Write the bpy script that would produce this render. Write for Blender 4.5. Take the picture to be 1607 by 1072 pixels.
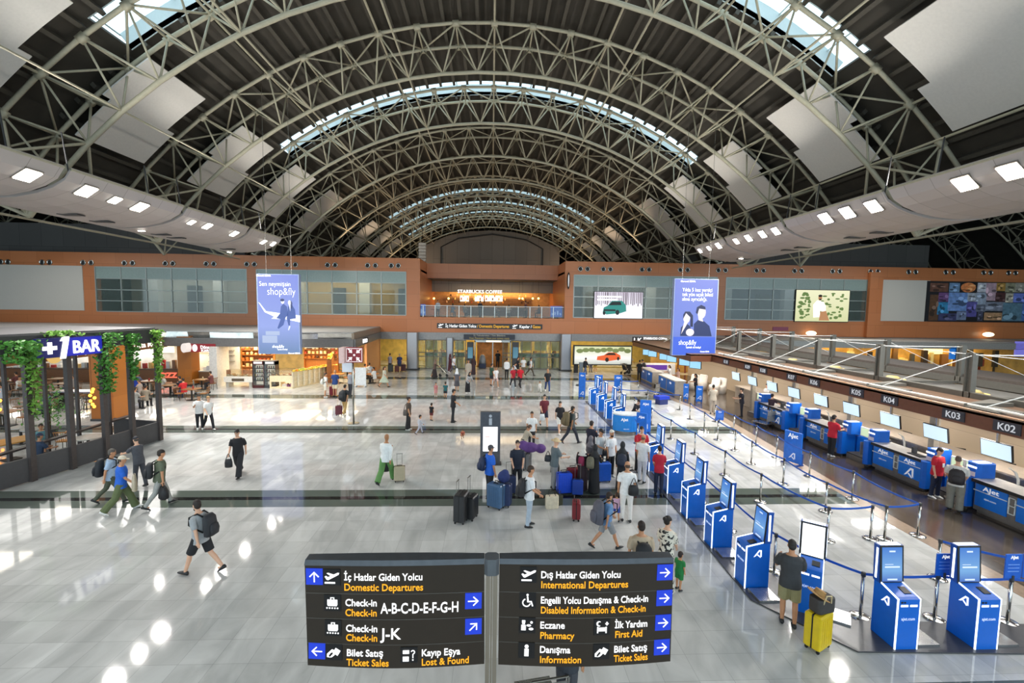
import bpy, math, random
from math import sin, cos, tan, atan, atan2, pi, radians as R, sqrt
from mathutils import Vector as V, Matrix as M, Euler
S = bpy.context.scene
for o in list(bpy.data.objects): bpy.data.objects.remove(o)
COL = S.collection
random.seed(7)
# ------------------------------------------------------------------ camera
F, CX, CY, HC = 720.0, 803.5, 536.0, 6.3
_p, _t, _r = R(2.6), atan(54/720), R(.8)
cf = V((sin(_p)*cos(_t), cos(_p)*cos(_t), -sin(_t)))
_r0 = V((cos(_p), -sin(_p), 0)); _u0 = _r0.cross(cf)
cr = _r0*cos(_r)+_u0*sin(_r); cu = _u0*cos(_r)-_r0*sin(_r)
cd = bpy.data.cameras.new('camera'); cam = bpy.data.objects.new('camera', cd); COL.objects.link(cam)
cd.sensor_width = 36; cd.lens = 36*F/1607; cd.clip_end = 400; cd.clip_start = .1
m = M((cr, cu, -cf)).transposed().to_4x4(); m.translation = (0, 0, HC); cam.matrix_world = m
S.camera = cam
def ray(x, y): return cf+cr*((x-CX)/F)-cu*((y-CY)/F)
def gz(x, y, z=0.0):
    d = ray(x, y); t = (z-HC)/d.z; return V((0, 0, HC))+d*t
def gy(x, y, Y):
    d = ray(x, y); return V((0, 0, HC))+d*(Y/d.y)
def gx(x, y, X):
    d = ray(x, y); return V((0, 0, HC))+d*(X/d.x)
# ------------------------------------------------------------------ world, exposure, render look
W = bpy.data.worlds.new('sky'); S.world = W; W.use_nodes = True
bg = W.node_tree.nodes['Background']; bg.inputs[0].default_value = (.72, .9, 1, 1); bg.inputs[1].default_value = 2.4
vs = S.view_settings; vs.view_transform = 'Standard'; vs.look = 'None'; vs.exposure = 0.0; vs.gamma = 1; vs.use_curve_mapping = False
cy = S.cycles; cy.use_denoising = True; cy.max_bounces = 7; cy.diffuse_bounces = 4; cy.glossy_bounces = 3; cy.transparent_max_bounces = 10
cy.sample_clamp_indirect = 4; cy.caustics_reflective = False; cy.caustics_refractive = False
# ------------------------------------------------------------------ materials
MATS = {}
def lin(h):
    if not isinstance(h, str): return tuple(h)[:3]
    v = [int(h[i:i+2], 16)/255 for i in (0, 2, 4)]
    return tuple(c/12.92 if c <= .04045 else ((c+.055)/1.055)**2.4 for c in v)
def N(nt, t, **k):
    n = nt.nodes.new(t)
    for a, b in k.items():
        if a[0] == '_': n.inputs[int(a[1:])].default_value = b
        else: setattr(n, a, b)
    return n
def mat(c, rough=.6, metal=0., emit=0., alpha=1., var=.1, scale=9., spec=.5):
    key = (c, rough, metal, emit, alpha, var, scale, spec)
    if key in MATS: return MATS[key]
    m = bpy.data.materials.new('m_'+str(c)[:20]); m.use_nodes = True; nt = m.node_tree; b = nt.nodes['Principled BSDF']
    k = lin(c); b.inputs['Base Color'].default_value = (*k, 1); b.inputs['Roughness'].default_value = rough; b.inputs['Metallic'].default_value = metal
    b.inputs['Specular IOR Level'].default_value = spec
    if emit:
        b.inputs['Emission Color'].default_value = (*k, 1); b.inputs['Emission Strength'].default_value = emit
        b.inputs['Base Color'].default_value = (*[x*.3 for x in k], 1)
    elif var:
        tc = N(nt, 'ShaderNodeTexCoord'); no = N(nt, 'ShaderNodeTexNoise'); no.inputs['Scale'].default_value = scale; no.inputs['Detail'].default_value = 3
        mr = N(nt, 'ShaderNodeMapRange', _1=.3, _2=.7, _3=1-var, _4=1+var)
        mx = N(nt, 'ShaderNodeMix', data_type='RGBA', blend_type='MULTIPLY'); mx.inputs[0].default_value = 1; mx.inputs[6].default_value = (*k, 1)
        L = nt.links.new; L(tc.outputs['Object'], no.inputs[0]); L(no.outputs[0], mr.inputs[0]); L(mr.outputs[0], mx.inputs[7]); L(mx.outputs[2], b.inputs['Base Color'])
    if alpha < 1: b.inputs['Alpha'].default_value = alpha
    MATS[key] = m; return m
def glass(c, op=.25, rough=.03):
    key = ('g', c, op)
    if key in MATS: return MATS[key]
    m = bpy.data.materials.new('glass'); m.use_nodes = True; nt = m.node_tree; nt.nodes.clear(); L = nt.links.new
    o = N(nt, 'ShaderNodeOutputMaterial'); t = N(nt, 'ShaderNodeBsdfTransparent'); g = N(nt, 'ShaderNodeBsdfGlossy'); d = N(nt, 'ShaderNodeBsdfDiffuse')
    k = lin(c); t.inputs[0].default_value = (*[.55+.45*x for x in k], 1); d.inputs[0].default_value = (*k, 1); g.inputs['Roughness'].default_value = rough
    f = N(nt, 'ShaderNodeFresnel', _0=1.5); a = N(nt, 'ShaderNodeMixShader', _0=op); b = N(nt, 'ShaderNodeMixShader')
    L(t.outputs[0], a.inputs[1]); L(d.outputs[0], a.inputs[2]); L(f.outputs[0], b.inputs[0]); L(a.outputs[0], b.inputs[1]); L(g.outputs[0], b.inputs[2]); L(b.outputs[0], o.inputs[0])
    MATS[key] = m; return m
def marble():
    m = bpy.data.materials.new('marble_tiles'); m.use_nodes = True; nt = m.node_tree; b = nt.nodes['Principled BSDF']; L = nt.links.new
    tc = N(nt, 'ShaderNodeTexCoord'); sx = N(nt, 'ShaderNodeSeparateXYZ'); L(tc.outputs['Object'], sx.inputs[0])
    br = N(nt, 'ShaderNodeTexBrick', offset=0, squash=1); L(tc.outputs['Object'], br.inputs[0])
    for i, v in ((1, (.50, .50, .485, 1)), (2, (.60, .60, .585, 1)), (3, (.36, .36, .35, 1)), (4, 1.0), (5, .004), (6, .3), (7, 0.), (8, .6), (9, .6)): br.inputs[i].default_value = v
    mp = N(nt, 'ShaderNodeMapping'); mp.inputs['Rotation'].default_value = (0, 0, .6); mp.inputs['Scale'].default_value = (1.2, .45, 1); L(tc.outputs['Object'], mp.inputs[0])
    no = N(nt, 'ShaderNodeTexNoise'); no.inputs['Scale'].default_value = 1.1; no.inputs['Detail'].default_value = 8; no.inputs['Distortion'].default_value = 1.6; L(mp.outputs[0], no.inputs[0])
    mr = N(nt, 'ShaderNodeMapRange', _1=.35, _2=.7, _3=.84, _4=1.1); L(no.outputs[0], mr.inputs[0])
    mx = N(nt, 'ShaderNodeMix', data_type='RGBA', blend_type='MULTIPLY'); mx.inputs[0].default_value = 1; L(br.outputs[0], mx.inputs[6]); L(mr.outputs[0], mx.inputs[7])
    # transverse dark green marble bands with a black line, every 8.4 m
    a = N(nt, 'ShaderNodeMath', operation='ADD', _1=-14.8+4.2); L(sx.outputs[1], a.inputs[0])
    md = N(nt, 'ShaderNodeMath', operation='FLOORED_MODULO', _1=8.4); L(a.outputs[0], md.inputs[0])
    s = N(nt, 'ShaderNodeMath', operation='ADD', _1=-4.2); L(md.outputs[0], s.inputs[0]); ab = N(nt, 'ShaderNodeMath', operation='ABSOLUTE'); L(s.outputs[0], ab.inputs[0])
    b1 = N(nt, 'ShaderNodeMath', operation='LESS_THAN', _1=.66); L(ab.outputs[0], b1.inputs[0]); b2 = N(nt, 'ShaderNodeMath', operation='LESS_THAN', _1=.12); L(ab.outputs[0], b2.inputs[0])
    m1 = N(nt, 'ShaderNodeMix', data_type='RGBA'); m1.inputs[7].default_value = (.105, .125, .108, 1); L(b1.outputs[0], m1.inputs[0]); L(mx.outputs[2], m1.inputs[6])
    m2 = N(nt, 'ShaderNodeMix', data_type='RGBA'); m2.inputs[7].default_value = (.02, .02, .02, 1); L(b2.outputs[0], m2.inputs[0]); L(m1.outputs[2], m2.inputs[6])
    L(m2.outputs[2], b.inputs['Base Color']); b.inputs['Roughness'].default_value = .055; b.inputs['Specular IOR Level'].default_value = .4
    return m
def planks(c1, c2, vert=False, rough=.3, sc=(.12, 2.4), name='planks', mortar=.004, mc=None, coord='Object', rot=(0, 0, 0)):
    m = bpy.data.materials.new(name); m.use_nodes = True; nt = m.node_tree; b = nt.nodes['Principled BSDF']; L = nt.links.new
    tc = N(nt, 'ShaderNodeTexCoord'); mp = N(nt, 'ShaderNodeMapping'); mp.inputs['Rotation'].default_value = rot; L(tc.outputs[coord], mp.inputs[0])
    br = N(nt, 'ShaderNodeTexBrick', offset=.5); L(mp.outputs[0], br.inputs[0])
    for i, v in ((1, (*lin(c1), 1)), (2, (*lin(c2), 1)), (3, (*(lin(mc) if mc else [x*.5 for x in lin(c1)]), 1)), (4, 1.), (5, mortar), (6, .2), (7, 0.), (8, sc[0]), (9, sc[1])): br.inputs[i].default_value = v
    L(br.outputs[0], b.inputs['Base Color']); b.inputs['Roughness'].default_value = rough
    return m
# ------------------------------------------------------------------ mesh builder
class MB:
    def __init__(s): s.v = []; s.f = []; s.mi = []; s.T = None; s.m = 0
    def add(s, vs, fs):
        n = len(s.v)
        if s.T is not None: vs = [s.T @ V(p) for p in vs]
        s.v += [tuple(p) for p in vs]; s.f += [tuple(i+n for i in f) for f in fs]; s.mi += [s.m]*len(fs); return s
    def box(s, x0, x1, y0, y1, z0, z1):
        return s.add([(x0, y0, z0), (x1, y0, z0), (x1, y1, z0), (x0, y1, z0), (x0, y0, z1), (x1, y0, z1), (x1, y1, z1), (x0, y1, z1)],
                     [(0, 3, 2, 1), (4, 5, 6, 7), (0, 1, 5, 4), (1, 2, 6, 5), (2, 3, 7, 6), (3, 0, 4, 7)])
    def bbox(s, x0, x1, y0, y1, z0, z1, b=.02):           # box with chamfered vertical edges
        p = [(x0+b, y0), (x1-b, y0), (x1, y0+b), (x1, y1-b), (x1-b, y1), (x0+b, y1), (x0, y1-b), (x0, y0+b)]
        return s.prism(p, z0, z1)
    def prism(s, p, z0, z1):
        n = len(p); return s.add([(x, y, z0) for x, y in p]+[(x, y, z1) for x, y in p], [tuple(range(n))[::-1], tuple(range(n, 2*n))]+[(i, (i+1) % n, (i+1) % n+n, i+n) for i in range(n)])
    def xprism(s, p, x0, x1):                             # profile in (y, z) swept along x
        n = len(p); return s.add([(x0, y, z) for y, z in p]+[(x1, y, z) for y, z in p], [tuple(range(n))[::-1], tuple(range(n, 2*n))]+[(i, (i+1) % n, (i+1) % n+n, i+n) for i in range(n)])
    def yprism(s, p, y0, y1):                             # profile in (x, z) swept along y
        n = len(p); return s.add([(x, y0, z) for x, z in p]+[(x, y1, z) for x, z in p], [tuple(range(n)), tuple(range(n, 2*n))[::-1]]+[(i, i+n, (i+1) % n+n, (i+1) % n) for i in range(n)])
    def chain(s, pts, rad, n=8, up=None, flat=1.):        # loft of circles along a polyline; closed ends
        P = [V(p) for p in pts]; k = len(P); rad = rad if hasattr(rad, '__len__') else [rad]*k; vs = []
        for i, p in enumerate(P):
            d = (P[min(i+1, k-1)]-P[max(i-1, 0)]).normalized()
            a = d.cross(V((0, 1, 0)) if abs(d.y) < .9 else V((1, 0, 0))).normalized(); b = d.cross(a)
            r = rad[i]; ra, rb = (r if hasattr(r, '__len__') else (r, r))
            vs += [p+a*ra*cos(2*pi*j/n)+b*rb*sin(2*pi*j/n) for j in range(n)]
        fs = [(i*n+j, i*n+(j+1) % n, (i+1)*n+(j+1) % n, (i+1)*n+j) for i in range(k-1) for j in range(n)]
        return s.add(vs, fs+[tuple(range(n))[::-1], tuple(range((k-1)*n, k*n))])
    def rings(s, rs, n=14, fn=None):                      # rs: (cx, cy, cz, rx, ry) horizontal ellipses
        vs = []
        for c in rs: vs += [V((c[0]+c[3]*cos(2*pi*j/n), c[1]+c[4]*sin(2*pi*j/n), c[2])) for j in range(n)]
        if fn: vs = [fn(p) for p in vs]
        k = len(rs); fs = [(i*n+j, i*n+(j+1) % n, (i+1)*n+(j+1) % n, (i+1)*n+j) for i in range(k-1) for j in range(n)]
        return s.add(vs, fs+[tuple(range(n))[::-1], tuple(range((k-1)*n, k*n))])
    def lathe(s, prof, n=20, c=(0, 0)): return s.rings([(c[0], c[1], z, r, r) for r, z in prof], n)
    def ell(s, c, r, n=10, k=7, fn=None):
        return s.rings([(c[0], c[1], c[2]-r[2]*cos(pi*i/k), max(.001, r[0]*sin(pi*i/k)), max(.001, r[1]*sin(pi*i/k))) for i in range(k+1)], n, fn)
    def quad(s, a, b, c, d): return s.add([a, b, c, d], [(0, 1, 2, 3)])
    def poly(s, pts, y=0., th=.004):                      # outline in (x, z), thin plate facing -y
        return s.yprism(pts, y-th, y)
    def build(s, name, mats, parent=None, smooth=False, loc=None, rz=0.):
        me = bpy.data.meshes.new(name); me.from_pydata(s.v, [], s.f)
        if not isinstance(mats, (list, tuple)): mats = [mats]
        for q in mats: me.materials.append(q)
        if any(s.mi): me.polygons.foreach_set('material_index', s.mi)
        if smooth: me.polygons.foreach_set('use_smooth', [True]*len(s.f))
        o = bpy.data.objects.new(name, me); COL.objects.link(o)
        if parent: o.parent = parent
        if loc is not None: o.location = loc
        o.rotation_euler = (0, 0, rz); return o
def tag(o, label=None, cat=None, group=None, kind=None):
    if label: o['label'] = label
    if cat:
        o['category'] = cat
        if not kind: o['kind'] = 'thing'
    if group: o['group'] = group
    if kind: o['kind'] = kind
    return o
def thing(name, label, cat, loc=(0, 0, 0), rz=0., group=None):
    o = bpy.data.objects.new(name, None); COL.objects.link(o); o.location = loc; o.rotation_euler = (0, 0, rz); o.empty_display_size = .1
    return tag(o, label, cat, group)
def struct(name, mb, m, **k): return tag(mb.build(name, m, **k), kind='structure')
def kids(o): return [c for c in bpy.data.objects if c.parent == o]
def dup(o, loc, rz, label, parts=None):
    c = o.copy(); COL.objects.link(c); c.location = loc; c.rotation_euler = (0, 0, rz); c['label'] = label
    for ch in (parts or kids(o)):
        d = ch.copy(); COL.objects.link(d); d.parent = c
        for g in kids(ch) if ch.get('has_kids') else []:
            e = g.copy(); COL.objects.link(e); e.parent = d
    return c
FIT = []
def txt(s, size, m, parent, loc, rot=(pi/2, 0, 0), width=None, bold=.012, align='CENTER', name='lettering', ext=.004):
    c = bpy.data.curves.new(name, 'FONT'); c.body = s; c.size = size; c.extrude = ext; c.offset = bold*size; c.align_x = align; c.resolution_u = 3
    c.materials.append(m); o = bpy.data.objects.new(name, c); COL.objects.link(o); o.parent = parent; o.location = loc; o.rotation_euler = rot
    if width: FIT.append((o, width))
    return o
def area(x, y, z, size, power, col=(1, 1, 1), rot=(0, 0, 0), sy=None, spread=pi, name='lamp_or_fill_light'):
    l = bpy.data.lights.new(name, 'AREA'); l.energy = power; l.color = col; l.size = size; l.spread = spread
    if sy: l.shape = 'RECTANGLE'; l.size_y = sy
    o = bpy.data.objects.new(name, l); COL.objects.link(o); o.location = (x, y, z); o.rotation_euler = rot; return o
ORD = 'first second third fourth fifth sixth seventh eighth ninth tenth eleventh twelfth thirteenth fourteenth fifteenth sixteenth seventeenth eighteenth nineteenth twentieth'.split()
def ordn(i):
    return ORD[i] if i < 20 else ('twenty-'+ORD[i-20] if i < 29 else ('thirtieth' if i == 29 else 'thirty-'+ORD[i-30]))
STEEL = mat('b4b2ac', .25, 1., var=0); OLIVE = mat('b0aa94', .55, var=.06); WHITE = mat('e8e8e4', .5); BLACK = mat('151516', .5)
DGREY = mat('3a3a3c', .5); BLUE = mat('0a62c8', .35, var=.04); LED = mat('f4f8ff', .5, emit=1.5); LEDB = mat('e8f0ff', emit=1.6)
WOOD = planks('bf784a', 'b77042', rough=.35, sc=(2.4, 1.24), name='orange_wood', rot=(pi/2, 0, 0), mortar=.008, mc='8a5430'); BROWN = mat('6e4630', .45)
# ================================================================== SETTING
WY = 46.0                                                 # plane of the back wall
MARB = marble()
DARKF = planks('4a4038', '52483f', rough=.16, sc=(2.4, .14), name='dark_plank_floor', rot=(0, 0, pi/2), mc='2a2420', mortar=.006)
struct('floor', MB().box(-78, 78, -14, 108, -.3, 0), MARB)
dk = [(12.3, 2), (12.45, 13), (13.8, 26.5), (13.1, 30.5), (12.9, 43), (24, 43), (24, 2)]
struct('trim_1', MB().prism([(x-.5, y) for x, y in dk[:5]]+[(13.2, 43), (13.2, 30.6), (14, 26.5), (12.7, 13), (12.6, 2)], .001, .004), mat('8d7a68', .25))
struct('trim_2', MB().prism(dk, .002, .006), DARKF)
# --- vaulted roof: sheet with ribs, skylight openings, three bays wide
ZC, RB, RT, RS = -4.9, 26.55, 28.9, 29.4
TY = [23+8.4*k for k in range(10)]                       # trusses
SKY = {0: 37, 2: 36, 6: 33, 7: 33, 8: 33}                # truss index -> half angle of the skylight there
ROOF = mat('38342d', .75, var=.12, scale=1.5); RIB = mat('4a463e', .7)
def arc(a, r): return (r*sin(a), ZC+r*cos(a))
def sheet(mb, y0, y1, a0, a1, cx=0., n=None, r=RS, th=.25):
    n = n or max(2, int(abs(a1-a0)/R(3)))
    for i in range(n):
        a, b = a0+(a1-a0)*i/n, a0+(a1-a0)*(i+1)/n
        (xa, za), (xb, zb), (xc, zc), (xd, zd) = arc(a, r), arc(b, r), arc(b, r+th), arc(a, r+th)
        mb.yprism([(xa+cx, za), (xb+cx, zb), (xc+cx, zc), (xd+cx, zd)], y0, y1)
A0 = R(55.2)
rf = MB(); ed = [-14.]
for k, h in SKY.items(): ed += [TY[k]-1.2, TY[k]+1.2]
ed = ed+[108.]
for i in range(0, len(ed), 2): sheet(rf, ed[i], ed[i+1], -A0, A0)
for k, h in SKY.items():
    sheet(rf, TY[k]-1.2, TY[k]+1.2, -A0, -R(h)); sheet(rf, TY[k]-1.2, TY[k]+1.2, R(h), A0)
for c in (-49, 49): sheet(rf, -14, 108, -A0, A0, c)
ce = struct('ceiling', rf, ROOF)
rb = MB()
for i in range(-25, 26):
    a = R(i*2.1)
    for i2 in range(0, len(ed), 2):
        y0, y1 = ed[i2], ed[i2+1]
        (x0, z0), (x1, z1), (x2, z2), (x3, z3) = arc(a-.0035, RS), arc(a+.0035, RS), arc(a+.0035, RS-.28), arc(a-.0035, RS-.28)
        rb.yprism([(x3, z3), (x2, z2), (x1, z1), (x0, z0)], y0, y1)
rb.build('rib', RIB, ce)
GL = glass('e8f4f6', .05); SKYW = mat('d4e2e4', .6, var=.02)
for n, (k, h) in enumerate(SKY.items()):                  # skylight wells, mullions and panes
    w = MB(); y0, y1 = TY[k]-1.2, TY[k]+1.2
    sheet(w, y0-.05, y0, -R(h), R(h), r=RS-.02, th=.9); sheet(w, y1, y1+.05, -R(h), R(h), r=RS-.02, th=.9)
    for a in range(-h, h+1, 6):
        x, z = arc(R(a), RS+.8); w.chain([(x, y0, z), (x, y1, z)], .05, 4)
    win = struct('window_%d' % (n+1), w, SKYW)
    p = MB(); q = [arc(R(-h+2*h*i/12), RS+.88) for i in range(13)]; p.add([(x, y, z) for x, z in q for y in (y0, y1)], [(2*i, 2*i+1, 2*i+3, 2*i+2) for i in range(12)]); p.build('pane', GL, win)
# purlins
pu = MB()
for a in range(-43, 44, 1):
    if a % 3 == 0 and abs(a) <= 12:
        x, z = arc(R(a*4.8), RT-.02); pu.chain([(x, -10, z), (x, 106, z)], .065, 6)
    if a in (-9, -6, -3, 3, 6, 9):
        x, z = arc(R((a+.5)*4.8), RB); pu.chain([(x, -10, z), (x, 106, z)], .055, 6)
pu.build('purlin', OLIVE, ce)
# --- arched space trusses
ST = R(4.8); NP = 11
def P3(a, r, y): x, z = arc(a, r); return (x, y, z)
tops = [MB(), MB()]; bot = MB(); web = MB()
for s, t in ((-1.3, tops[0]), (1.3, tops[1])): t.chain([P3(i*ST, RT, s) for i in range(-NP, NP+1)], .105, 8)
bot.chain([P3((i+.5)*ST, RB, 0) for i in range(-NP-1, NP+1)], .12, 8)
for i in range(-NP-1, NP+1):
    b = P3((i+.5)*ST, RB, 0)
    for s in (-1.3, 1.3):
        for q in (i, i+1):
            if -NP <= q <= NP: web.chain([b, P3(q*ST, RT, s)], .055, 6)
    if -NP <= i < NP:
        web.chain([P3(i*ST, RT, -1.3), P3((i+1)*ST, RT, 1.3)] if i % 2 else [P3(i*ST, RT, 1.3), P3((i+1)*ST, RT, -1.3)], .055, 6)
for i in range(-NP, NP+1):
    web.chain([P3(i*ST, RT, -1.3), P3(i*ST, RT, 1.3)], .055, 6)
    for s, gus in ((-1.3, tops[0]), (1.3, tops[1])):
        x, z = arc(i*ST, RT); gus.T = M.Translation((x, s, z)) @ M.Rotation(i*ST, 4, 'Y'); gus.box(-.2, .2, -.13, .13, -.2, .1); gus.T = None
web0 = MB(); web0.add(web.v, web.f)
for s in (-1, 1):                                         # legs of the arch down to the column heads
    for q in (-1.3, 1.3):
        e = P3(s*NP*ST, RT, q); web.chain([e, (s*24.4, q*.6, 11.35)], .12, 6); web.chain([P3(s*(NP-1)*ST, RT, q), (s*22.3, 0, 11.5)], .09, 6)
    e = P3(s*(NP+.5)*ST, RB, 0); web.chain([e, (s*22.3, 0, 11.5)], .13, 6); web.chain([e, (s*24.4, 0, 11.35)], .09, 6)
    web.chain([P3(s*(NP-1.5)*ST, RB, 0), (s*22.3, 4.2, 11.5)], .07, 6); web.chain([P3(s*(NP-1.5)*ST, RB, 0), (s*22.3, -4.2, 11.5)], .07, 6)
    web.chain([(s*22.3, -4.2, 11.5), (s*22.3, 4.2, 11.5)], .09, 6); web.chain([(s*24.4, -4.2, 11.35), (s*22.3, 0, 11.5), (s*24.4, 4.2, 11.35)], .07, 6)
t0 = thing('roof_truss', '', 'roof truss', (0, TY[0], 0), 0, 'arched roof trusses')
tp = [t.build('top_chord', OLIVE, t0, True) for t in tops]+[bot.build('bottom_chord', OLIVE, t0, True), web.build('web_members', OLIVE, t0, True)]
t0['label'] = 'nearest olive steel arched roof truss, its crown cut by the photo top'
for k in range(1, 10):
    lab = 'olive steel arched roof truss, %s one counted from the camera' % ordn(k)
    if k == 2: lab = 'olive steel arched roof truss carrying the widest pale skylight, third from the camera'
    if k == 9: lab = 'farthest olive arched roof truss, smallest arch above the grey end gable'
    dup(t0, (0, TY[k], 0), 0, lab, tp)
for j, c in enumerate((-49, 49)):                         # the neighbouring vaults' trusses, setting
    b = MB()
    for k in range(2, 8):
        b.T = M.Translation((c, TY[k], 0))
        for src in (bot, web0, tops[0], tops[1]): b.add(src.v, src.f)
    struct('trim_%d' % (3+j), b, OLIVE, smooth=True)
struct('wall_rear', MB().box(-78, 78, 107.5, 108, 0, 28), mat('3b3733', .8))
struct('wall_left', MB().box(-78, -77.5, -14, 108, 0, 24), mat('4a4744', .8)); struct('wall_right', MB().box(77.5, 78, -14, 108, 0, 24), mat('4a4744', .8))
g = MB(); ga = [(-14, 4)]+[(14*sin(a)*1.0, 16.2+5.4*cos(a)) for a in [-pi/2+pi*i/16 for i in range(17)]]+[(14, 4)]
g.yprism([(-14, 4), (14, 4), (14, 18.6), (9, 20.8), (4.5, 21.7), (0, 22), (-4.5, 21.7), (-9, 20.8), (-14, 18.6)], 96, 97)
struct('wall_gable', g, planks('7d746c', '766d65', rough=.7, sc=(8, 2.4), name='gable_panels', rot=(pi/2, 0, pi/2), mortar=.03))
gm = MB(); gm.chain([(-10.5, 95.9, 6), (-10.5, 95.9, 18.4), (-7, 95.9, 20.2), (0, 95.9, 21.2), (7, 95.9, 20.2), (10.5, 95.9, 18.4), (10.5, 95.9, 6)], .14, 4)
struct('trim_5', gm, DGREY)
# --- acoustic panels, two white sheets per bay and side
PAN = mat('dcd8d2', .7, var=.03)
def apanel(k, s):
    y0 = TY[k]+.95 if k >= 0 else TY[0]-7.5
    mb = MB()
    def piece(a0, a1, ya, yb):
        n = 4
        for i in range(n):
            a, b = R(a0+(a1-a0)*i/n), R(a0+(a1-a0)*(i+1)/n)
            q = [arc(a, 28.4), arc(b, 28.4), arc(b, 28.47), arc(a, 28.47)]
            q = [(s*x, z) for x, z in q]
            mb.yprism(q if s > 0 else q[::-1], ya, yb)
    piece(36.0, 41.8, y0, y0+4.4); piece(41.8, 46.9, y0+.5, y0+5.0)
    return mb
names = {-1: 'large white ceiling panel at the %s end of the vault, cut by the photo edge', 0: 'white ceiling panel behind the nearest full truss leg on the %s side of the vault'}
for s, sd in ((-1, 'left'), (1, 'right')):
    for k in (-1, 0, 1, 2, 3, 5, 6, 7):
        lab = ('large white acoustic ceiling panel in the upper %s corner of the photo' % sd) if k == -1 else 'white acoustic ceiling panel, %s one along the %s slope of the vault' % (ordn(k+1 if k < 5 else k), sd)
        tag(apanel(k, s).build('acoustic_panel', PAN), lab, 'ceiling panel', 'white acoustic panels in the roof')
# --- curved suspended canopies with floodlights
PROF = [(16.5, 11.38), (16.75, 11.0), (17.2, 10.72), (17.8, 10.5), (18.6, 10.33), (19.6, 10.25), (20.8, 10.32), (22.4, 10.62), (24, 11.2)]
CANO = planks('bdb4b0', 'b5aca8', rough=.4, sc=(1.1, 30), name='perforated_canopy', mortar=.012, mc='8d857e', rot=(0, 0, pi/2))
def zprof(x):
    for (a, za), (b, zb) in zip(PROF, PROF[1:]):
        if a <= x <= b: return za+(zb-za)*(x-a)/(b-a)
    return 11.2
SEG = [5.4, 12.2, 19.0, 25.9, 32.5, 37.4]
cn = {}
for s, sd in ((-1, 'left'), (1, 'right')):
    for i in range(5):
        mb = MB(); p = [(s*x, z) for x, z in PROF]+[(s*x, z+.12) for x, z in PROF[::-1]]
        for (q0, q1, q2, q3) in [(p[j], p[j+1], p[-2-j], p[-1-j]) for j in range(len(PROF)-1)]:
            qq = [q0, q1, q2, q3]; mb.yprism(qq if s > 0 else qq[::-1], SEG[i]+.14, SEG[i+1]-.14)
        o = tag(mb.build('canopy_segment', CANO, smooth=False), 'curved perforated ceiling canopy segment, %s from the near end on the %s side' % (ordn(i), sd), 'ceiling canopy', 'curved canopy segments')
        for x, z in (PROF[0], PROF[-1]): MB().chain([(s*x, SEG[i]+.14, z+.05), (s*x, SEG[i+1]-.14, z+.05)], .05, 6).build('edge_tube', OLIVE, o)
        for y in (SEG[i]+1.2, SEG[i+1]-1.2):
            for x in (17.4, 22.6): MB().chain([(s*x, y, zprof(x)+.1), (s*(x+.3), y, 13.2 if x < 20 else 12.0)], .03, 5).build('hanger', DGREY, o)
LAMP = mat('fff6e8', emit=14.)
def wing_hit(px, py):
    d = ray(px, py); best = None
    for i in range(0, 740):
        x = 16.55+i*.01; t = x/abs(d.x); z = HC+d.z*t
        e = abs(z-zprof(x))
        if best is None or e < best[0]: best = (e, x, d.y*t, z, 1 if d.x > 0 else -1)
    return best[1:]
LP = [(43, 274, 1), (135, 299, 1), (180, 313, .7), (219, 324, 1), (300, 348, .6), (325, 354, .8), (367, 366, .8), (413, 379, .7), (428, 382, .7), (360, 395, .4), (222, 361, .4),
      (1588, 268, 1), (1514, 287, 1), (1371, 323, 1), (1330, 333, 1), (1296, 342, 1), (1218, 362, .8), (1197, 367, .8), (1175, 373, .8), (1156, 378, .7), (1128, 385, .8), (1113, 389, .6), (1099, 393, .6), (1163, 405, .4)]
cnt = {1: 0, -1: 0}
for px, py, w in sorted(LP, key=lambda q: abs(q[0]-770), reverse=True):
    x, y, z, s = wing_hit(px, py)
    sl = atan2(zprof(x+.2)-zprof(x-.2), .4)
    t = thing('floodlight', 'square floodlight in the %s curved canopy, %s counted from the camera' % ('left' if s < 0 else 'right', ordn(cnt[s])), 'floodlight', (s*x, y, z-.02), 0, 'square floodlights in the curved canopies'); cnt[s] += 1
    h = .34*w
    a = MB(); a.T = M.Rotation(-s*sl, 4, 'Y'); a.box(-h, h, -h, h, -.02, .06); a.build('housing', STEEL, t)
    b = MB(); b.T = M.Rotation(-s*sl, 4, 'Y'); b.box(-h*.86, h*.86, -h*.86, h*.86, -.05, -.02); b.build('lens', LAMP, t)
    area(s*x-s*.1, y, z-.2, .5*w, 340*w, (1, .97, .92), (R(6), s*R(22), 0), spread=R(150))
for s in (-1, 1):                                         # added unseen soft lamps, standing in for canopy floodlights out of frame
    for y in (2, 6, 10, 14): area(s*17.3, y, 10.2, 6, 200, (1, .97, .92), (0, s*R(24), 0), spread=R(150))
for s in (-1, 1):                                         # added upward fill lights without fittings, brightening the trusses and vault
    for y in (4, 12, 20, 28, 36, 44): area(s*17.6, y, 12.0, 1.4, 260, (1, .96, .88), (pi, -s*R(48), 0), spread=R(130), name='vault_fill')
    for y in (56, 68, 80, 92): area(s*17.6, y, 12.0, 1.4, 330, (1, .74, .5), (pi, -s*R(48), 0), spread=R(130), name='vault_fill')
    for y in (20, 38): area(s*38, y, 11.0, 9, 420, (1, .97, .93), (0, 0, 0))  # added fill lights, no fittings, to brighten the side halls
    area(s*36, 46.5, 15.5, 6, 600, (1, .97, .93), (R(-40), 0, 0))  # added fill light that lifts the grey upper walls
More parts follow.
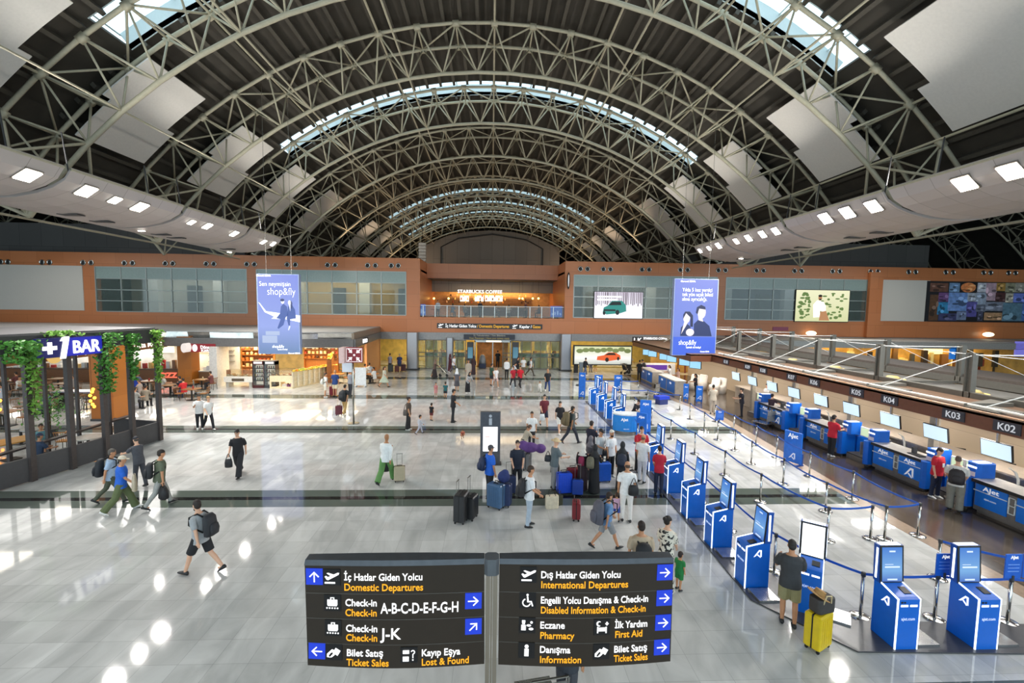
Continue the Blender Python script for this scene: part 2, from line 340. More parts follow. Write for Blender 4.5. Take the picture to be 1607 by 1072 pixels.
for s in (-1, 1):
    for i, y in enumerate((22.4, 24.1, 28.2, 29.5, 35.0)): tag(MB().box(-.45, .45, -.22, .22, -.02, .02).build('air_grille', DGREY, None, loc=(s*19.4, y, zprof(19.4)-.012)), 'dark air grille in the %s curved canopy, %s from the near end' % ('left' if s < 0 else 'right', ordn(i)), 'air grille', 'air grilles in the canopies')
# --- back wall
TOPZ, LOWZ = 10.95, 3.68
def wx(px, py=480): return gy(px, py, WY).x
def wz(px, py): return gy(px, py, WY).z
def wrect(x0, y0, x1, y1, Y=WY):
    a, b = gy(x0, (y0), Y), gy(x1, y1, Y); return a.x, b.x, b.z, a.z
def wall_with_holes(name, x0, x1, z0, z1, y0, y1, holes, m):
    mb = MB(); xs = sorted({x0, x1, *[h[0] for h in holes], *[h[1] for h in holes]})
    for a, b in zip(xs, xs[1:]):
        hs = sorted((h[2], h[3]) for h in holes if h[0] <= a+1e-6 and h[1] >= b-1e-6); z = z0
        for h0, h1 in hs:
            mb.box(a, b, y0, y1, z, h0); z = h1
        mb.box(a, b, y0, y1, z, z1)
    return struct(name, mb, m)
W1 = (wx(152), wx(388), 5.35, 9.6); W2 = (wx(404), wx(637), 5.35, 9.6); W3 = (wx(900), wx(1124), 5.35, 9.6); W4 = (wx(1138), wx(1359), 5.35, 9.6)
XL, XR = wx(659), wx(886)
wall_with_holes('wall_back_left', -77, XL, LOWZ, TOPZ, WY, WY+.6, [W1, W2], WOOD)
wall_with_holes('wall_back_right', XR, 77, LOWZ, TOPZ, WY, WY+.6, [W3, W4], WOOD)
struct('wall_back_center', MB().box(XL, XR, WY, WY+.5, LOWZ, 5.2).box(XL, XR, WY+5, WY+5.5, 9.35, 10.95).box(XL-.4, XL, WY+.6, WY+12, 5.2, 10.95).box(XR, XR+.4, WY+.6, WY+12, 5.2, 10.95), WOOD)
struct('floor_upper', MB().box(-77, 77, WY+.6, WY+14, 5.0, 5.2).box(XL, XR, WY+.5, WY+.6, 5.0, 5.2), mat('8b8680', .4))
struct('ceiling_upper', MB().box(-77, XL, WY+.6, WY+14, 9.75, 9.95).box(XR, 77, WY+.6, WY+14, 9.75, 9.95).box(XL, XR, WY+5.5, WY+14, 9.3, 9.5), mat('5a5854', .7))
struct('trim_6', MB().box(wx(1359), wx(1379), WY-.35, WY, LOWZ, TOPZ-.55), WOOD)
struct('wall_upper_left', MB().box(-77, -26.5, 51, 51.5, 10.9, 14.4).box(-26.5, -23.5, 53, 53.5, 10.9, 13.2), planks('5c5a58', '545250', rough=.6, sc=(2.2, 4), name='grey_panels', rot=(pi/2, 0, 0), mortar=.02))
struct('wall_upper_right', MB().box(25.5, 50, 51, 51.5, 10.9, 14.0).box(22, 25.5, 53, 53.5, 10.9, 12.6), planks('55524f', '4c4a47', rough=.6, sc=(2.2, 4), name='grey_panels', rot=(pi/2, 0, 0), mortar=.02))
gp = mat('c4c0b8', .8, var=.03, scale=30)
for i, (a, b, d) in enumerate((((-76), wx(133), 'left'), (wx(1381), wx(1456), 'right'))):
    tag(MB().box(a, b, WY-.08, WY, 5.4, 9.65).build('grey_board', gp), 'plain pale grey panel set in the orange wall at the far %s' % d, 'wall panel')
ALU = mat('9aa09c', .4, .6, var=0); TEAL = mat('8fa19c', .25, var=.05); PANE = glass('7f948f', .22)
for n, (w, cols, rows) in enumerate(((W1, 6, 0), (W2, 6, 0), (W3, 6, 0), (W4, 6, 0))):
    x0, x1, z0, z1 = w; f = MB(); zz = [z0, z0+1.02, z0+2.08, z0+3.15, z1]
    for i in range(cols+1):
        x = x0+(x1-x0)*i/cols; f.box(x-.045, x+.045, WY-.03, WY+.12, z0, z1)
    for z in zz: f.box(x0, x1, WY-.03, WY+.12, z-.04, z+.04)
    wn = struct('window_%d' % (n+6), f, ALU)
    MB().box(x0, x1, WY+.02, WY+.05, zz[0], zz[3]).build('pane', PANE, wn); MB().box(x0, x1, WY+.02, WY+.08, zz[3], zz[4]).build('spandrel', TEAL, wn)
    r = MB(); r.box(x0-.5, x1+.5, WY+5, WY+5.2, 5.2, 9.7)
    struct('wall_interior', r, mat(('b9b4a6', 'c9a866', '9a968c', '5d6068')[n], .7))
    for q in range(4):                                    # dark door openings and pale columns of the rooms behind the glass
        x = x0+(x1-x0)*(.12+.24*q+.05*(q % 2)); b = MB()
        b.box(x, x+1.1, WY+4.2, WY+5, 5.2, 8.1 if q % 2 else 9.7); struct('trim_%d' % (10+n*4+q), b, mat('3c3a36' if q % 2 else 'd8d6ce', .6))
    area((x0+x1)/2, WY+2.6, 9.6, (x1-x0)*.7, (500, 800, 330, 200)[n], ((1, .97, .9), (1, .86, .6), (1, .95, .85), (.8, .88, 1))[n], (0, 0, 0), 1.5)
# lintel, shopfronts below the wall
struct('trim_30', MB().box(XL-6, 24, WY+.05, WY+.5, 2.95, LOWZ).box(24, 77, WY+.05, WY+.5, 2.9, LOWZ), mat('8f8d8c', .35, .3))
SH = mat('e3c56d', .6, var=.15, scale=2)
struct('wall_shops', MB().box(-77, 77, WY+7, WY+7.3, 0, 5), SH)
struct('ceiling_shops', MB().box(-77, 77, WY+.5, WY+7, 3.7, 3.9), mat('cfc8b4', .7))
for i, x in enumerate((-9, -4.5, 0, 4.5, 9, 14)): area(x, WY+3, 3.6, 3.2, 150, (1, .83, .5), sy=1.5)
sg = MB()
for a, b in ((wx(655), wx(731)), (wx(790), wx(880))):
    n = 6
    for i in range(n+1): x = a+(b-a)*i/n; sg.box(x-.035, x+.035, WY+.1, WY+.18, 0, 2.95)
    for z in (.06, 1.25, 1.65, 2.9): sg.box(a, b, WY+.1, WY+.18, z-.04, z+.04)
dr = struct('door_1', sg, mat('6d675c', .4, .5))
p = MB()
for a, b in ((wx(655), wx(731)), (wx(790), wx(880))): p.box(a, b, WY+.13, WY+.15, 0, 2.95)
p.build('pane', glass('d8e2c8', .06), dr)
COLM = mat('a3a1a4', .28, .75, var=.03)
for i, (a, b, d) in enumerate(((640, 657, 'left'), (880, 896, 'right'))):
    t = thing('column', 'brushed steel clad column %s of the departure doors under the orange wall' % d, 'column', (wx((a+b)/2), WY-.35, 0))
    h = (wx(b)-wx(a))/2; MB().bbox(-h, h, -.45, .5, 0, LOWZ, .08).build('cladding', COLM, t); MB().bbox(-h-.1, h+.1, -.55, .5, 0, .12, .08).build('plinth', DGREY, t)
tag(MB().bbox(-.35, .35, -.3, .3, 0, 3.2, .1).build('column', COLM, None, loc=(wx(707), WY-.5, 0)), 'slim grey column between the shop windows left of the departure doors', 'column')
# ================================================================== BACK WALL: nozzles, screens, signs
def nozzle_row(pxs, side):
    t0 = None
    for i, (px, py) in enumerate(pxs):
        p = gy(px, py, WY); lab = '%s round air nozzle of the %s pair along the orange band, %s half' % ('left' if i % 2 == 0 else 'right', ordn(i//2), side)
        if t0 is None:
            t0 = thing('air_nozzle', lab, 'air nozzle', (p.x, WY, p.z), 0, 'round air nozzles in the orange wall')
            a = MB(); a.T = M.Rotation(pi/2, 4, 'X'); a.lathe([(.26, 0), (.26, .05), (.2, .09), (.18, .03)], 18); parts = [a.build('rim', STEEL, t0, True)]
            a = MB(); a.T = M.Rotation(pi/2, 4, 'X'); a.lathe([(.19, .02), (.14, .06), (.05, .07)], 14); parts.append(a.build('nozzle', BLACK, t0, True)); nozzle_row.parts = parts
        else: dup(t0, (p.x, WY, p.z), 0, lab, nozzle_row.parts)
L1 = [x*420/1407 for x in (5, 43, 222, 262, 438, 480, 655, 698, 870, 910, 1085, 1125, 1298, 1338)]+[380+x/4.122 for x in (292, 345, 553, 602, 812, 862, 965, 1010)]
nozzle_row([(x, 411+x*.0095) for x in L1], 'left')
R1 = [880+x/4.122 for x in (127, 173, 275, 321, 525, 571, 773, 820, 1019, 1065, 1265, 1310)]+[1130+x/3.35 for x in (390, 428, 590, 628, 790, 828, 990, 1027, 1185, 1224, 1384, 1421, 1515, 1552)]
nozzle_row([(x, 422+(x-900)*.0095) for x in R1], 'right')
def P(x0, y0, x1, y1, Y=WY):
    """rectangle seen at these pixels on the plane y = Y: centre x, centre z, width, height"""
    a, b = gy(x0, y0, Y), gy(x1, y1, Y); return (a.x+b.x)/2, (a.z+b.z)/2, b.x-a.x, a.z-b.z
def plate(par, name, pts, c, y, emit=1.0, th=.006):
    m = mat(c, .5, emit=emit) if emit else mat(c)
    return MB().poly(pts, y, th).build(name, m, par)
def blob(cx, cz, rx, rz, n=14, a0=0): return [(cx+rx*cos(a0+2*pi*i/n), cz+rz*sin(a0+2*pi*i/n)) for i in range(n)]
def rect(x0, z0, x1, z1): return [(x0, z0), (x1, z0), (x1, z1), (x0, z1)]
def gradient(c0, c1, axis=2, z0=0., z1=1., emit=1., c2=None):
    m = bpy.data.materials.new('printed_gradient'); m.use_nodes = True; nt = m.node_tree; b = nt.nodes['Principled BSDF']; L = nt.links.new
    tc = N(nt, 'ShaderNodeTexCoord'); sx = N(nt, 'ShaderNodeSeparateXYZ'); L(tc.outputs['Object'], sx.inputs[0])
    mr = N(nt, 'ShaderNodeMapRange', _1=z0, _2=z1); L(sx.outputs[axis], mr.inputs[0]); cr_ = N(nt, 'ShaderNodeValToRGB'); L(mr.outputs[0], cr_.inputs[0])
    e = cr_.color_ramp.elements; e[0].color = (*lin(c0), 1); e[1].color = (*lin(c1), 1)
    if c2: q = e.new(.35); q.color = (*lin(c2), 1)
    L(cr_.outputs[0], b.inputs['Emission Color']); b.inputs['Emission Strength'].default_value = emit; b.inputs['Base Color'].default_value = (.05, .05, .06, 1); b.inputs['Roughness'].default_value = .4
    return m
# two LED screens in the right windows
x, z, w, h = P(933, 458, 1007, 500)
t = thing('led_screen', 'bright led screen showing a green car in a snowy forest', 'screen', (x, WY-.12, z))
MB().box(-w/2-.06, w/2+.06, 0, .14, -h/2-.06, h/2+.06).build('housing', BLACK, t)
sc_ = MB().box(-w/2, w/2, -.01, 0, -h/2, h/2).build('display', gradient('f4f6fb', 'cfc6d6', 2, -h/2, h/2, 1.2), t)
tr = MB()
for i in range(26): q = -w/2+.1+w*(i+.3*random.random())/26.5; tr.poly(rect(q, -.1+.3*random.random(), q+.05+.05*random.random(), h/2-.02), -.012)
tr.build('picture_trees', mat('5d4a56', emit=.8), t)
car = MB(); car.poly([(-1.6, -.75), (-1.5, -.25), (-1.1, -.05), (-.7, .42), (.35, .45), (.75, .0), (.8, -.6), (.2, -.8), (-1.2, -.95)], -.016); car.build('picture_car', mat('2c8f86', emit=.8), t)
car = MB(); car.poly([(-1.0, -.02), (-.68, .34), (.2, .36), (.3, .02)], -.024); car.poly(rect(-1.5, -.6, -.3, -.42), -.024); car.poly(blob(-.1, -.72, .2, .26), -.024); car.poly(blob(-1.45, -.8, .14, .2), -.024); car.build('picture_detail', mat('18282c', emit=.5), t)
car = MB(); car.poly(rect(-w/2+.3, h/2-.55, .3, h/2-.4), -.018); car.poly(rect(-w/2+.3, h/2-.85, -.1, h/2-.68), -.018); car.build('caption_bars', mat('ffffff', emit=1.3), t)
x, z, w, h = P(1249, 455, 1329, 505)
t = thing('led_screen', 'bright led screen showing a seated man in a white shirt among foliage', 'screen', (x, WY-.12, z))
MB().box(-w/2-.06, w/2+.06, 0, .14, -h/2-.06, h/2+.06).build('housing', BLACK, t)
MB().box(-w/2, w/2, -.01, 0, -h/2, h/2).build('display', gradient('cdd09a', 'e6e4bc', 2, -h/2, h/2, 1.1), t)
a = MB()
for i in range(70):
    q = random.random(); X = -w/2+.25+q*1.2 if i < 40 else -.2+random.random()*(w/2-.2); a.poly(blob(X, (random.random()-.5)*(h-.6), .1+.18*random.random(), .06+.12*random.random(), 7, random.random()*3), -.013-.0002*i)
a.build('picture_foliage', mat('6d8a4a', emit=.7), t)
a = MB(); a.poly([(-.9, -1.2), (-1.0, .1), (-.6, .55), (.0, .5), (.35, .0), (.4, -1.1)], -.022); a.build('picture_shirt', mat('fff8ea', emit=1.6), t)
a = MB(); a.poly(blob(-.3, .82, .2, .27), -.03); a.poly([(-.3, -1.5), (-.2, -.6), (.4, -.5), (.8, -1.5)], -.03); a.build('picture_skin', mat('b9855c', emit=.9), t)
a = MB(); a.poly(blob(-.3, 1.02, .21, .13), -.036); a.poly(blob(-.28, .66, .14, .08), -.036); a.build('picture_hair', mat('2a2019', emit=.4), t)
# mural of photographs
x, z, w, h = P(1454, 441, 1645, 507); t = thing('mural', 'long dark mural of many small photographs on the right end of the wall', 'mural', (x, WY-.1, z))
MB().box(-w/2, w/2, 0, .1, -h/2, h/2).build('board', mat('17161a', .4), t)
pics = [(258, 215, 500, 340, '6b4636'), (525, 215, 660, 345, '6d8fb4'), (688, 210, 885, 350, 'e2894e'), (920, 215, 1035, 345, 'c9cbd6'), (1040, 215, 1170, 465, 'b79aa8'), (1185, 215, 1300, 330, 'a8813c'), (1310, 215, 1440, 350, '8d8a72'), (1450, 215, 1581, 350, '9a958a'),
        (255, 380, 355, 745, '5a3d26'), (375, 350, 510, 480, '6d4a7e'), (360, 485, 505, 660, '2f87b8'), (515, 350, 775, 610, '6f93cf'), (780, 355, 890, 475, 'a8b0bd'), (895, 350, 1030, 520, '9aa8bc'), (1170, 350, 1300, 480, '4c2a2a'), (1310, 360, 1410, 490, 'bfb8a8'), (1420, 360, 1581, 490, '6c7fd0'),
        (765, 480, 895, 690, '5a55a0'), (895, 520, 1020, 620, '5f6678'), (1025, 480, 1290, 610, '7d8496'), (1010, 630, 1250, 740, 'b08a66'), (1275, 495, 1535, 750, '5b7f93'), (370, 640, 620, 745, '3a3d66'), (625, 615, 750, 735, '7280a0'), (920, 615, 980, 745, '474a62'), (1545, 500, 1700, 750, '4d6fb0'), (1590, 215, 1720, 350, '8a6a4a'), (1590, 360, 1720, 490, '3d5a48')]
for i, (a, b, c, d, col) in enumerate(pics):
    q0 = gy(1430+a/8.93, 420+b/8.93, WY); q1 = gy(1430+c/8.93, 420+d/8.93, WY); k = MB()
    X0, X1, Z0, Z1 = q0.x-x, min(q1.x-x, w/2-.02), max(q1.z-z, -h/2+.1), q0.z-z
    if X1-X0 < .05: continue
    if i == 2: k.poly(blob((X0+X1)/2, (Z0+Z1)/2, (X1-X0)/2, (Z1-Z0)/2, 20), -.005)
    else: k.poly(rect(X0, Z0, X1, Z1), -.002-.0001*i)
    k.m = 1
    for j in range(5):
        rx = (X1-X0)*(.08+.16*random.random()); rz = (Z1-Z0)*(.06+.14*random.random()); cx_ = X0+rx+(X1-X0-2*rx)*random.random(); cz_ = Z0+rz+(Z1-Z0-2*rz)*random.random()*.8
        k.poly(blob(cx_, cz_, rx, rz, 8), -.006-.0003*j); k.m = 1+j % 2
    kc = lin(col); k.build('photograph', [mat(col, .5, var=.3, scale=3), mat(tuple(round(v*.3, 3) for v in kc), .5), mat(tuple(round(min(1, v*1.7+.08), 3) for v in kc), .5)], t)
# wall direction sign above the doors
YEL = mat('f5b52a', emit=.9); WTX = mat('ffffff', emit=1.1)
x, z, w, h = P(686, 507, 851, 517); t = thing('direction_sign', 'long dark departures sign on the orange wall above the doors', 'sign', (x, WY-.1, z))
MB().box(-w/2, w/2, 0, .1, -h/2, h/2).build('panel', mat('2e2c2e', .4), t)
def at_(px): return gy(px, 510, WY).x-x
txt('İç Hatlar Giden Yolcu', .42, WTX, t, (at_(699), -.01, -.14), width=at_(747)-at_(699), align='LEFT')
txt('/ Domestic Departures', .42, YEL, t, (at_(749), -.01, -.14), width=at_(799)-at_(749), align='LEFT')
txt('Kapılar /', .42, WTX, t, (at_(815), -.01, -.14), width=at_(834)-at_(815), align='LEFT'); txt('Gates', .42, YEL, t, (at_(835.5), -.01, -.14), width=at_(848)-at_(835.5), align='LEFT')
def plane_icon(par, cx, cz, s, y=-.008, m=None):
    k = MB(); k.poly([(cx-.42*s, cz-.34*s), (cx+.2*s, cz-.34*s), (cx+.2*s, cz-.24*s), (cx-.42*s, cz-.24*s)], y)
    k.poly([(cx-.42*s, cz+.12*s), (cx-.34*s, cz+.16*s), (cx-.22*s, cz+.08*s), (cx+.32*s, cz+.3*s), (cx+.44*s, cz+.3*s), (cx+.42*s, cz+.2*s), (cx-.2*s, cz-.1*s), (cx-.3*s, cz-.08*s)], y)
    k.poly([(cx-.25*s, cz+.3*s), (cx-.15*s, cz+.32*s), (cx+.12*s, cz+.22*s), (cx-.02*s, cz+.12*s)], y-.001)
    return k.build('plane_symbol', m or WTX, par)
plane_icon(t, at_(692), 0, .6); plane_icon(t, at_(808), 0, .6)
x, z, w, h = P(728, 524.5, 808, 533); t = thing('notice_board', 'dark two-line notice board over the departure doors', 'sign', (x, WY-.25, z))
MB().box(-w/2, w/2, 0, .3, -h/2, h/2).build('panel', mat('2b2d38', .4), t)
txt('İç Yolcularımız / Tüm Biletlere', .24, mat('b9b6a8', emit=.4), t, (0, -.01, .08), width=w*.62); txt('Dear Passenger / Have your tickets ready', .24, mat('b9a865', emit=.4), t, (0, -.01, -.2), width=w*.78)
# coffee bar on the upper floor
x, z, w, h = P(718, 453, 788, 460.5, WY+9)
struct('trim_31', MB().box(XL, XR, WY+9.2, WY+9.5, 8.0, 9.4), planks('8d8378', '857b70', rough=.6, sc=(2.4, 3), name='bulkhead', rot=(pi/2, 0, 0), mortar=.02))
t = thing('shop_sign', 'white illuminated coffee shop lettering above the upper floor bar', 'sign', (x, WY+9.18, z-.1))
txt('STARBUCKS COFFEE', .55, mat('ffffff', emit=1.5), t, (0, 0, -.16), width=w, bold=.012, ext=.02); MB().box(-w/2, w/2, .0, .1, -.24, -.2).build('rail', DGREY, t)
struct('wall_bar', MB().box(XL, XR, WY+12, WY+12.2, 5.2, 9.4), mat('b98d58', .7, var=.2, scale=3))
cb = thing('bar_counter', 'long coffee bar counter behind the glass railing', 'counter', (0.2, WY+9.6, 5.2))
MB().box(-3.4, 4.2, 0, .8, 0, 1.05).build('front', mat('4a2f20', .5), cb); MB().box(-3.5, 4.3, -.05, .85, 1.05, 1.12).build('worktop', mat('c9a06a', .35), cb)
for i, px in enumerate((729, 752, 775)):
    q = gy(px, 468.5, WY+11.8); tag(MB().box(-.55 if i < 2 else -1.1, .55 if i < 2 else 1.1, 0, .06, -.36, .36).build('menu_board', mat('fff2d8', emit=2.), loc=(q.x, WY+11.7, q.z)), 'lit %s menu board behind the upper coffee bar' % ('left', 'middle', 'wide right')[i], 'menu board')
sh = MB()
for zz in (6.7, 7.1, 7.5): sh.box(-6.5, 4.6, 0, .3, zz, zz+.04)
s_ = tag(sh.build('wall_shelf', mat('7c4a22', .5), loc=(.4, WY+11.6, 0)), 'long wall shelves with goods behind the upper coffee bar', 'shelf')
for i in range(40):
    c = random.choice(['c98a3c', '8a3b20', 'e8c070', '3c2417', 'd9b48a']); X = -6+.26*i+.4; 
    if 1.8 < X < 3.4: continue
    tag(MB().lathe([(.09, 0), (.09, .22), (.05, .28)], 8).build('jar', mat(c, .4), loc=(X, WY+11.72, (6.74, 7.14, 7.54)[i % 3])), 'small jar on the wall shelves behind the upper coffee bar', 'jar', 'jars behind the coffee bar')
for i, px in enumerate((681, 704, 815, 820, 836, 845)):
    q = gy(px, 468.5, WY+8); l = thing('pendant_lamp', 'small warm pendant lamp in the upper coffee bar, %s from the left' % ordn(i), 'lamp', (q.x, WY+8, q.z), 0, 'pendant lamps in the coffee bar')
    MB().ell((0, 0, 0), (.12, .12, .12)).build('bulb', mat('ffc060', emit=8), l); MB().chain([(0, 0, .1), (0, 0, 9.35-q.z)], .012, 4).build('cord', BLACK, l)
area(0, WY+6.5, 9.2, 8, 200, (1, .72, .4), sy=3); area(0, WY+10.8, 9.0, 10, 650, (1, .66, .3), sy=1.6)
# balustrade of the balcony
b = thing('balustrade', 'glass balustrade with steel posts in front of the upper coffee bar', 'railing', (0, WY+.25, 5.2))
pb = MB(); n = 13
for i in range(n+1): xx = XL-.9+(XR-XL+1.0)*i/n; pb.box(xx-.03, xx+.03, -.03, .03, 0, 1.15)
pb.build('post', STEEL, b); MB().chain([(XL-.9, 0, 1.15), (XR+.1, 0, 1.15)], .04, 6).build('handrail', STEEL, b); MB().box(XL-.9, XR+.1, -.01, .01, .06, 1.08).build('glass_panel', glass('a8b0aa', .05), b)
for px, sd in ((659, 'left'), (873, 'right')):
    x, z, w, h = P(px-9, 482, px+9, 497, WY+.6); tt = thing('display_screen', 'blue display screen standing at the %s end of the balcony railing' % sd, 'screen', (x, WY+.55, 5.2))
    MB().box(-w/2, w/2, 0, .1, .15, 1.25).build('panel', mat('3f6fd8', emit=.8), tt); MB().box(-.2, .2, -.1, .2, 0, .15).build('foot', DGREY, tt)
    k = MB()
    for i in range(4): k.poly(rect(-w/2+.1+.28*i, .35, -w/2+.25+.28*i, .55+.12*(i % 3)), -.003)
    k.build('picture', mat('9cc0ff', emit=.9), tt)
for i in range(9):                                        # tables and chairs of the balcony
    X = XL+1.2+i*1.55; k = thing('round_table', 'small round table behind the balcony railing, %s from the left' % ordn(i), 'table', (X, WY+2+(i % 2)*1.4, 5.2), 0, 'balcony tables')
    MB().lathe([(.35, .72), (.35, .76)], 14).build('top', mat('5a3a22'), k); MB().lathe([(.2, 0), (.03, .04), (.03, .72)], 8).build('leg', BLACK, k)
q = gy(663, 398, 60); la = thing('line_array', 'white line array loudspeaker hanging left of the end gable', 'loudspeaker', (q.x, 60, q.z))
for i in range(6): MB().box(-.45, .45, -.3, .3, 1.0-.4*i, 1.34-.4*i).build('cabinet', mat('cfccc6'), la)
MB().chain([(0, 0, 1.3), (0, 0, 14)], .03, 4).build('cable', BLACK, la)
q = gy(891, 441, WY); ck = thing('wall_clock', 'slim oval clock projecting from the orange wall beside the right window', 'clock', (q.x, WY-.45, q.z))
a = MB(); a.ell((0, 0, 0), (.16, .1, .85), 14, 8); a.build('case', BLACK, ck, True); MB().box(-.04, .04, .05, .45, -.05, .05).build('bracket', STEEL, ck); MB().ell((0, -.08, 0), (.06, .05, .62), 12, 8).build('face', mat('f4f4f4', emit=.7), ck)
# ================================================================== ground floor, right rear
def lightbox(name, lab, px, Y, letters=None, m=None, lm=None, cat='sign', size=.4, wfit=.9, py=0):
    x, z, w, h = P(*px, Y); t = thing(name, lab, cat, (x, Y, z)); MB().box(-w/2, w/2, 0, .12, -h/2, h/2).build('panel', m or DGREY, t)
    if letters: txt(letters, size, lm or mat('ffffff', emit=1.8), t, (0, -.01, -size*.36), width=w*wfit, bold=.012)
    return t
lightbox('shop_sign', 'dark lightbox with a white letter K beyond the check-in hood', (993, 528.5, 1008.5, 538.5), 44, 'I K', mat('2a2a2c'), size=.55, wfit=.8)
lightbox('shop_sign', 'white coffee shop sign beside the letter K lightbox', (1009, 528.5, 1048, 533.8), 45.6, 'STARBUCKS COFFEE', mat('6a6668'), size=.3, wfit=.95)
lightbox('gate_sign', 'dark lightbox with a white letter J above the hood', (1257, 531, 1268, 540), 44, 'IJ', mat('222a3c'), size=.5, wfit=.75)
lightbox('shop_sign', 'shop sign with a red badge right of the right banner', (1139, 527, 1152, 536), 45.6, 'E', mat('2a2a30'), mat('ff5048', emit=1.2), size=.5, wfit=.3)
lightbox('shop_sign', 'dark shop sign with coloured squares right of the red badge sign', (1152.5, 526, 1170, 537), 45.6, None, mat('2a2436'))
lightbox('shop_sign', 'long shop sign with thin red and white strokes above a bright window strip', (1172, 527, 1198, 536), 45.6, '/\\/\\-', mat('77707a'), mat('ff9a90', emit=.9), size=.4, wfit=.5)
tag(MB().box(*[v for v in (gy(1131, 537, 45.5).x, gy(1198, 537, 45.5).x)], 45.4, 46.06, 3.0, 3.22).build('light_strip', mat('fff4ff', emit=2)), 'bright white strip light below the shop signs', 'light strip')
lightbox('poster', 'small framed poster in pink and orange on the orange wall', (1213, 513, 1237, 519), WY-.06, None, mat('9a5068'), cat='poster')
lightbox('direction_sign', 'blue wayfinding sign with white arrows over the food hall', (1492, 545, 1500, 564), 41, '<', mat('1f7ad8', emit=.6), size=.4, wfit=.6)
lightbox('direction_sign', 'dark wayfinding sign with two yellow lines over the food hall', (1500, 545, 1510, 564), 41, '=', mat('3a3a3a'), YEL, size=.5, wfit=.6)
for i, (px, py) in enumerate(((1273, 523), (1551, 525))):
    q = gy(px, py, 45.5); o = thing('oval_lamp', 'glowing oval wall lamp near the %s' % ('letter J lightbox', 'right edge below the mural')[i], 'lamp', (q.x, 45.5, q.z))
    MB().ell((0, 0, 0), (.5, .4, .24), 14, 8).build('diffuser', mat('fff0c8', emit=2.5), o, True); MB().box(-.08, .08, .1, .5, -.06, .06).build('bracket', STEEL, o)
struct('trim_32', MB().box(17, 62, 41, 41.6, 2.95, 3.55), mat('a39f9a', .4, .4)); struct('ceiling_hall', MB().box(17, 77, 41.6, 46, 3.5, 3.6), mat('b5b0a8'))
struct('wall_hall', MB().box(16, 77, 45.0, 45.3, 0, 2.95), mat('c99a4c', .6, var=.4, scale=.8))
for i, X in enumerate((20, 27, 34, 41, 48)): area(X, 43.4, 3.4, 4, 170, (1, .78, .38), sy=1)
hr = random.Random(8)
for i in range(44):
    X = 17.5+i*.78; hh = .8+1.9*hr.random(); tag(MB().box(0, .3+.4*hr.random(), 0, .25, .9, .9+hh*.7).box(.1, .2, .05, .2, 0, .9).build('display_case', mat(hr.choice(['3a2c20', '6a4a24', 'e8c878', '8a5a2a', '2a2622', 'f0d890', '7a2c20', '4a4844']), .5), loc=(X, 43.6+1.2*hr.random(), 0)), 'stand in the yellow lit food hall seen above the hood', 'display stand', 'stands in the yellow food hall')
for i in range(12): tag(MB().ell((0, 0, 0), (.1, .1, .12)).chain([(0, 0, .1), (0, 0, .62)], .01, 4).build('pendant_lamp', mat('ffc870', emit=5), loc=(30+i*1.25, 43, 2.9)), 'small pendant bulb of the yellow food hall, %s from the left' % ordn(i), 'lamp', 'pendant bulbs in the food hall')
lightbox('menu_board', 'glowing yellow menu board of the food hall behind the hood', (1451, 544, 1479, 556), 44.9, None, mat('ffe9a0', emit=1.5), cat='menu board')
lightbox('poster', 'purple and blue lit poster at the right edge of the photo', (1595, 536, 1616, 560), 41, None, mat('7a78d8', emit=.7), cat='poster')
# car billboard
x, z, w, h = P(902, 543.5, 990, 572, 44); t = thing('billboard', 'wide lit billboard with an orange car on a pale road', 'billboard', (x, 44, 0)); zb = z
MB().box(-w/2-.1, w/2+.1, 0, .35, z-h/2-.1, z+h/2+.1).box(-w/2, -w/2+.4, 0, .35, 0, z-h/2).box(w/2-.4, w/2, 0, .35, 0, z-h/2).build('frame', BLACK, t)
MB().box(-w/2, w/2, -.02, 0, z-h/2, z+h/2).build('display', gradient('b8bcae', 'cdd09a', 2, z-h/2, z+h/2, 1.1, 'f4f4ee'), t)
k = MB(); k.poly([(-.6, z-.45), (-.55, z-.1), (.1, z+.02), (.5, z+.3), (1.2, z+.3), (1.7, z+.02), (1.75, z-.35), (.6, z-.55)], -.03); k.build('picture_car', mat('e0602c', emit=.9), t)
k = MB(); k.poly(blob(.4, z-.42, .18, .22), -.04); k.poly(blob(1.5, z-.3, .12, .18), -.04); k.poly([(.15, z+.03), (.55, z+.25), (1.1, z+.25), (1.3, z+.05)], -.04); k.build('picture_detail', mat('30261f', emit=.4), t)
k = MB(); 
for i in range(9): k.poly(blob(-w/2+.5+i*w/9.5, z+h/2-.25-.2*random.random(), .35, .22, 9), -.025-.001*i)
k.build('picture_trees', mat('7f8d54', emit=.7), t)
# departure screens left and right of the doors
for i, (px, sd) in enumerate(((738, 'left'), (809, 'right'))):
    x, z, w, h = P(px-5, 537, px+5, 567, 45); t = thing('info_totem', 'tall dark totem with a teal screen %s of the departure doors' % sd, 'totem', (x, 45, 0))
    MB().box(-w/2, w/2, 0, .3, 0, z+h/2).build('case', DGREY, t); MB().box(-w/2+.08, w/2-.08, -.01, 0, z-h/2+.3, z+h/2-.5).build('display', gradient('6f9ab0', '2f5f78', 2, .8, 3, .8, '4a8aa0'), t)
dl = thing('door_portal', 'glowing orange passage with steel frame between the two dark totems', 'portal', (0.1, WY, 0))
a, b_ = wx(745), wx(803); a -= .1; b_ -= .1
MB().box(a, a+.12, -.1, .4, 0, 2.9).box(b_-.12, b_, -.1, .4, 0, 2.9).box(a, b_, -.1, .4, 2.75, 2.95).box((a+b_)/2-.05, (a+b_)/2+.05, -.05, .3, 0, 2.75).build('frame', STEEL, dl)
MB().box(a+.2, b_-.2, 2.2, 2.4, 0, 2.75).build('back_panel', mat('d98a42', .6, var=.3, scale=2), dl)
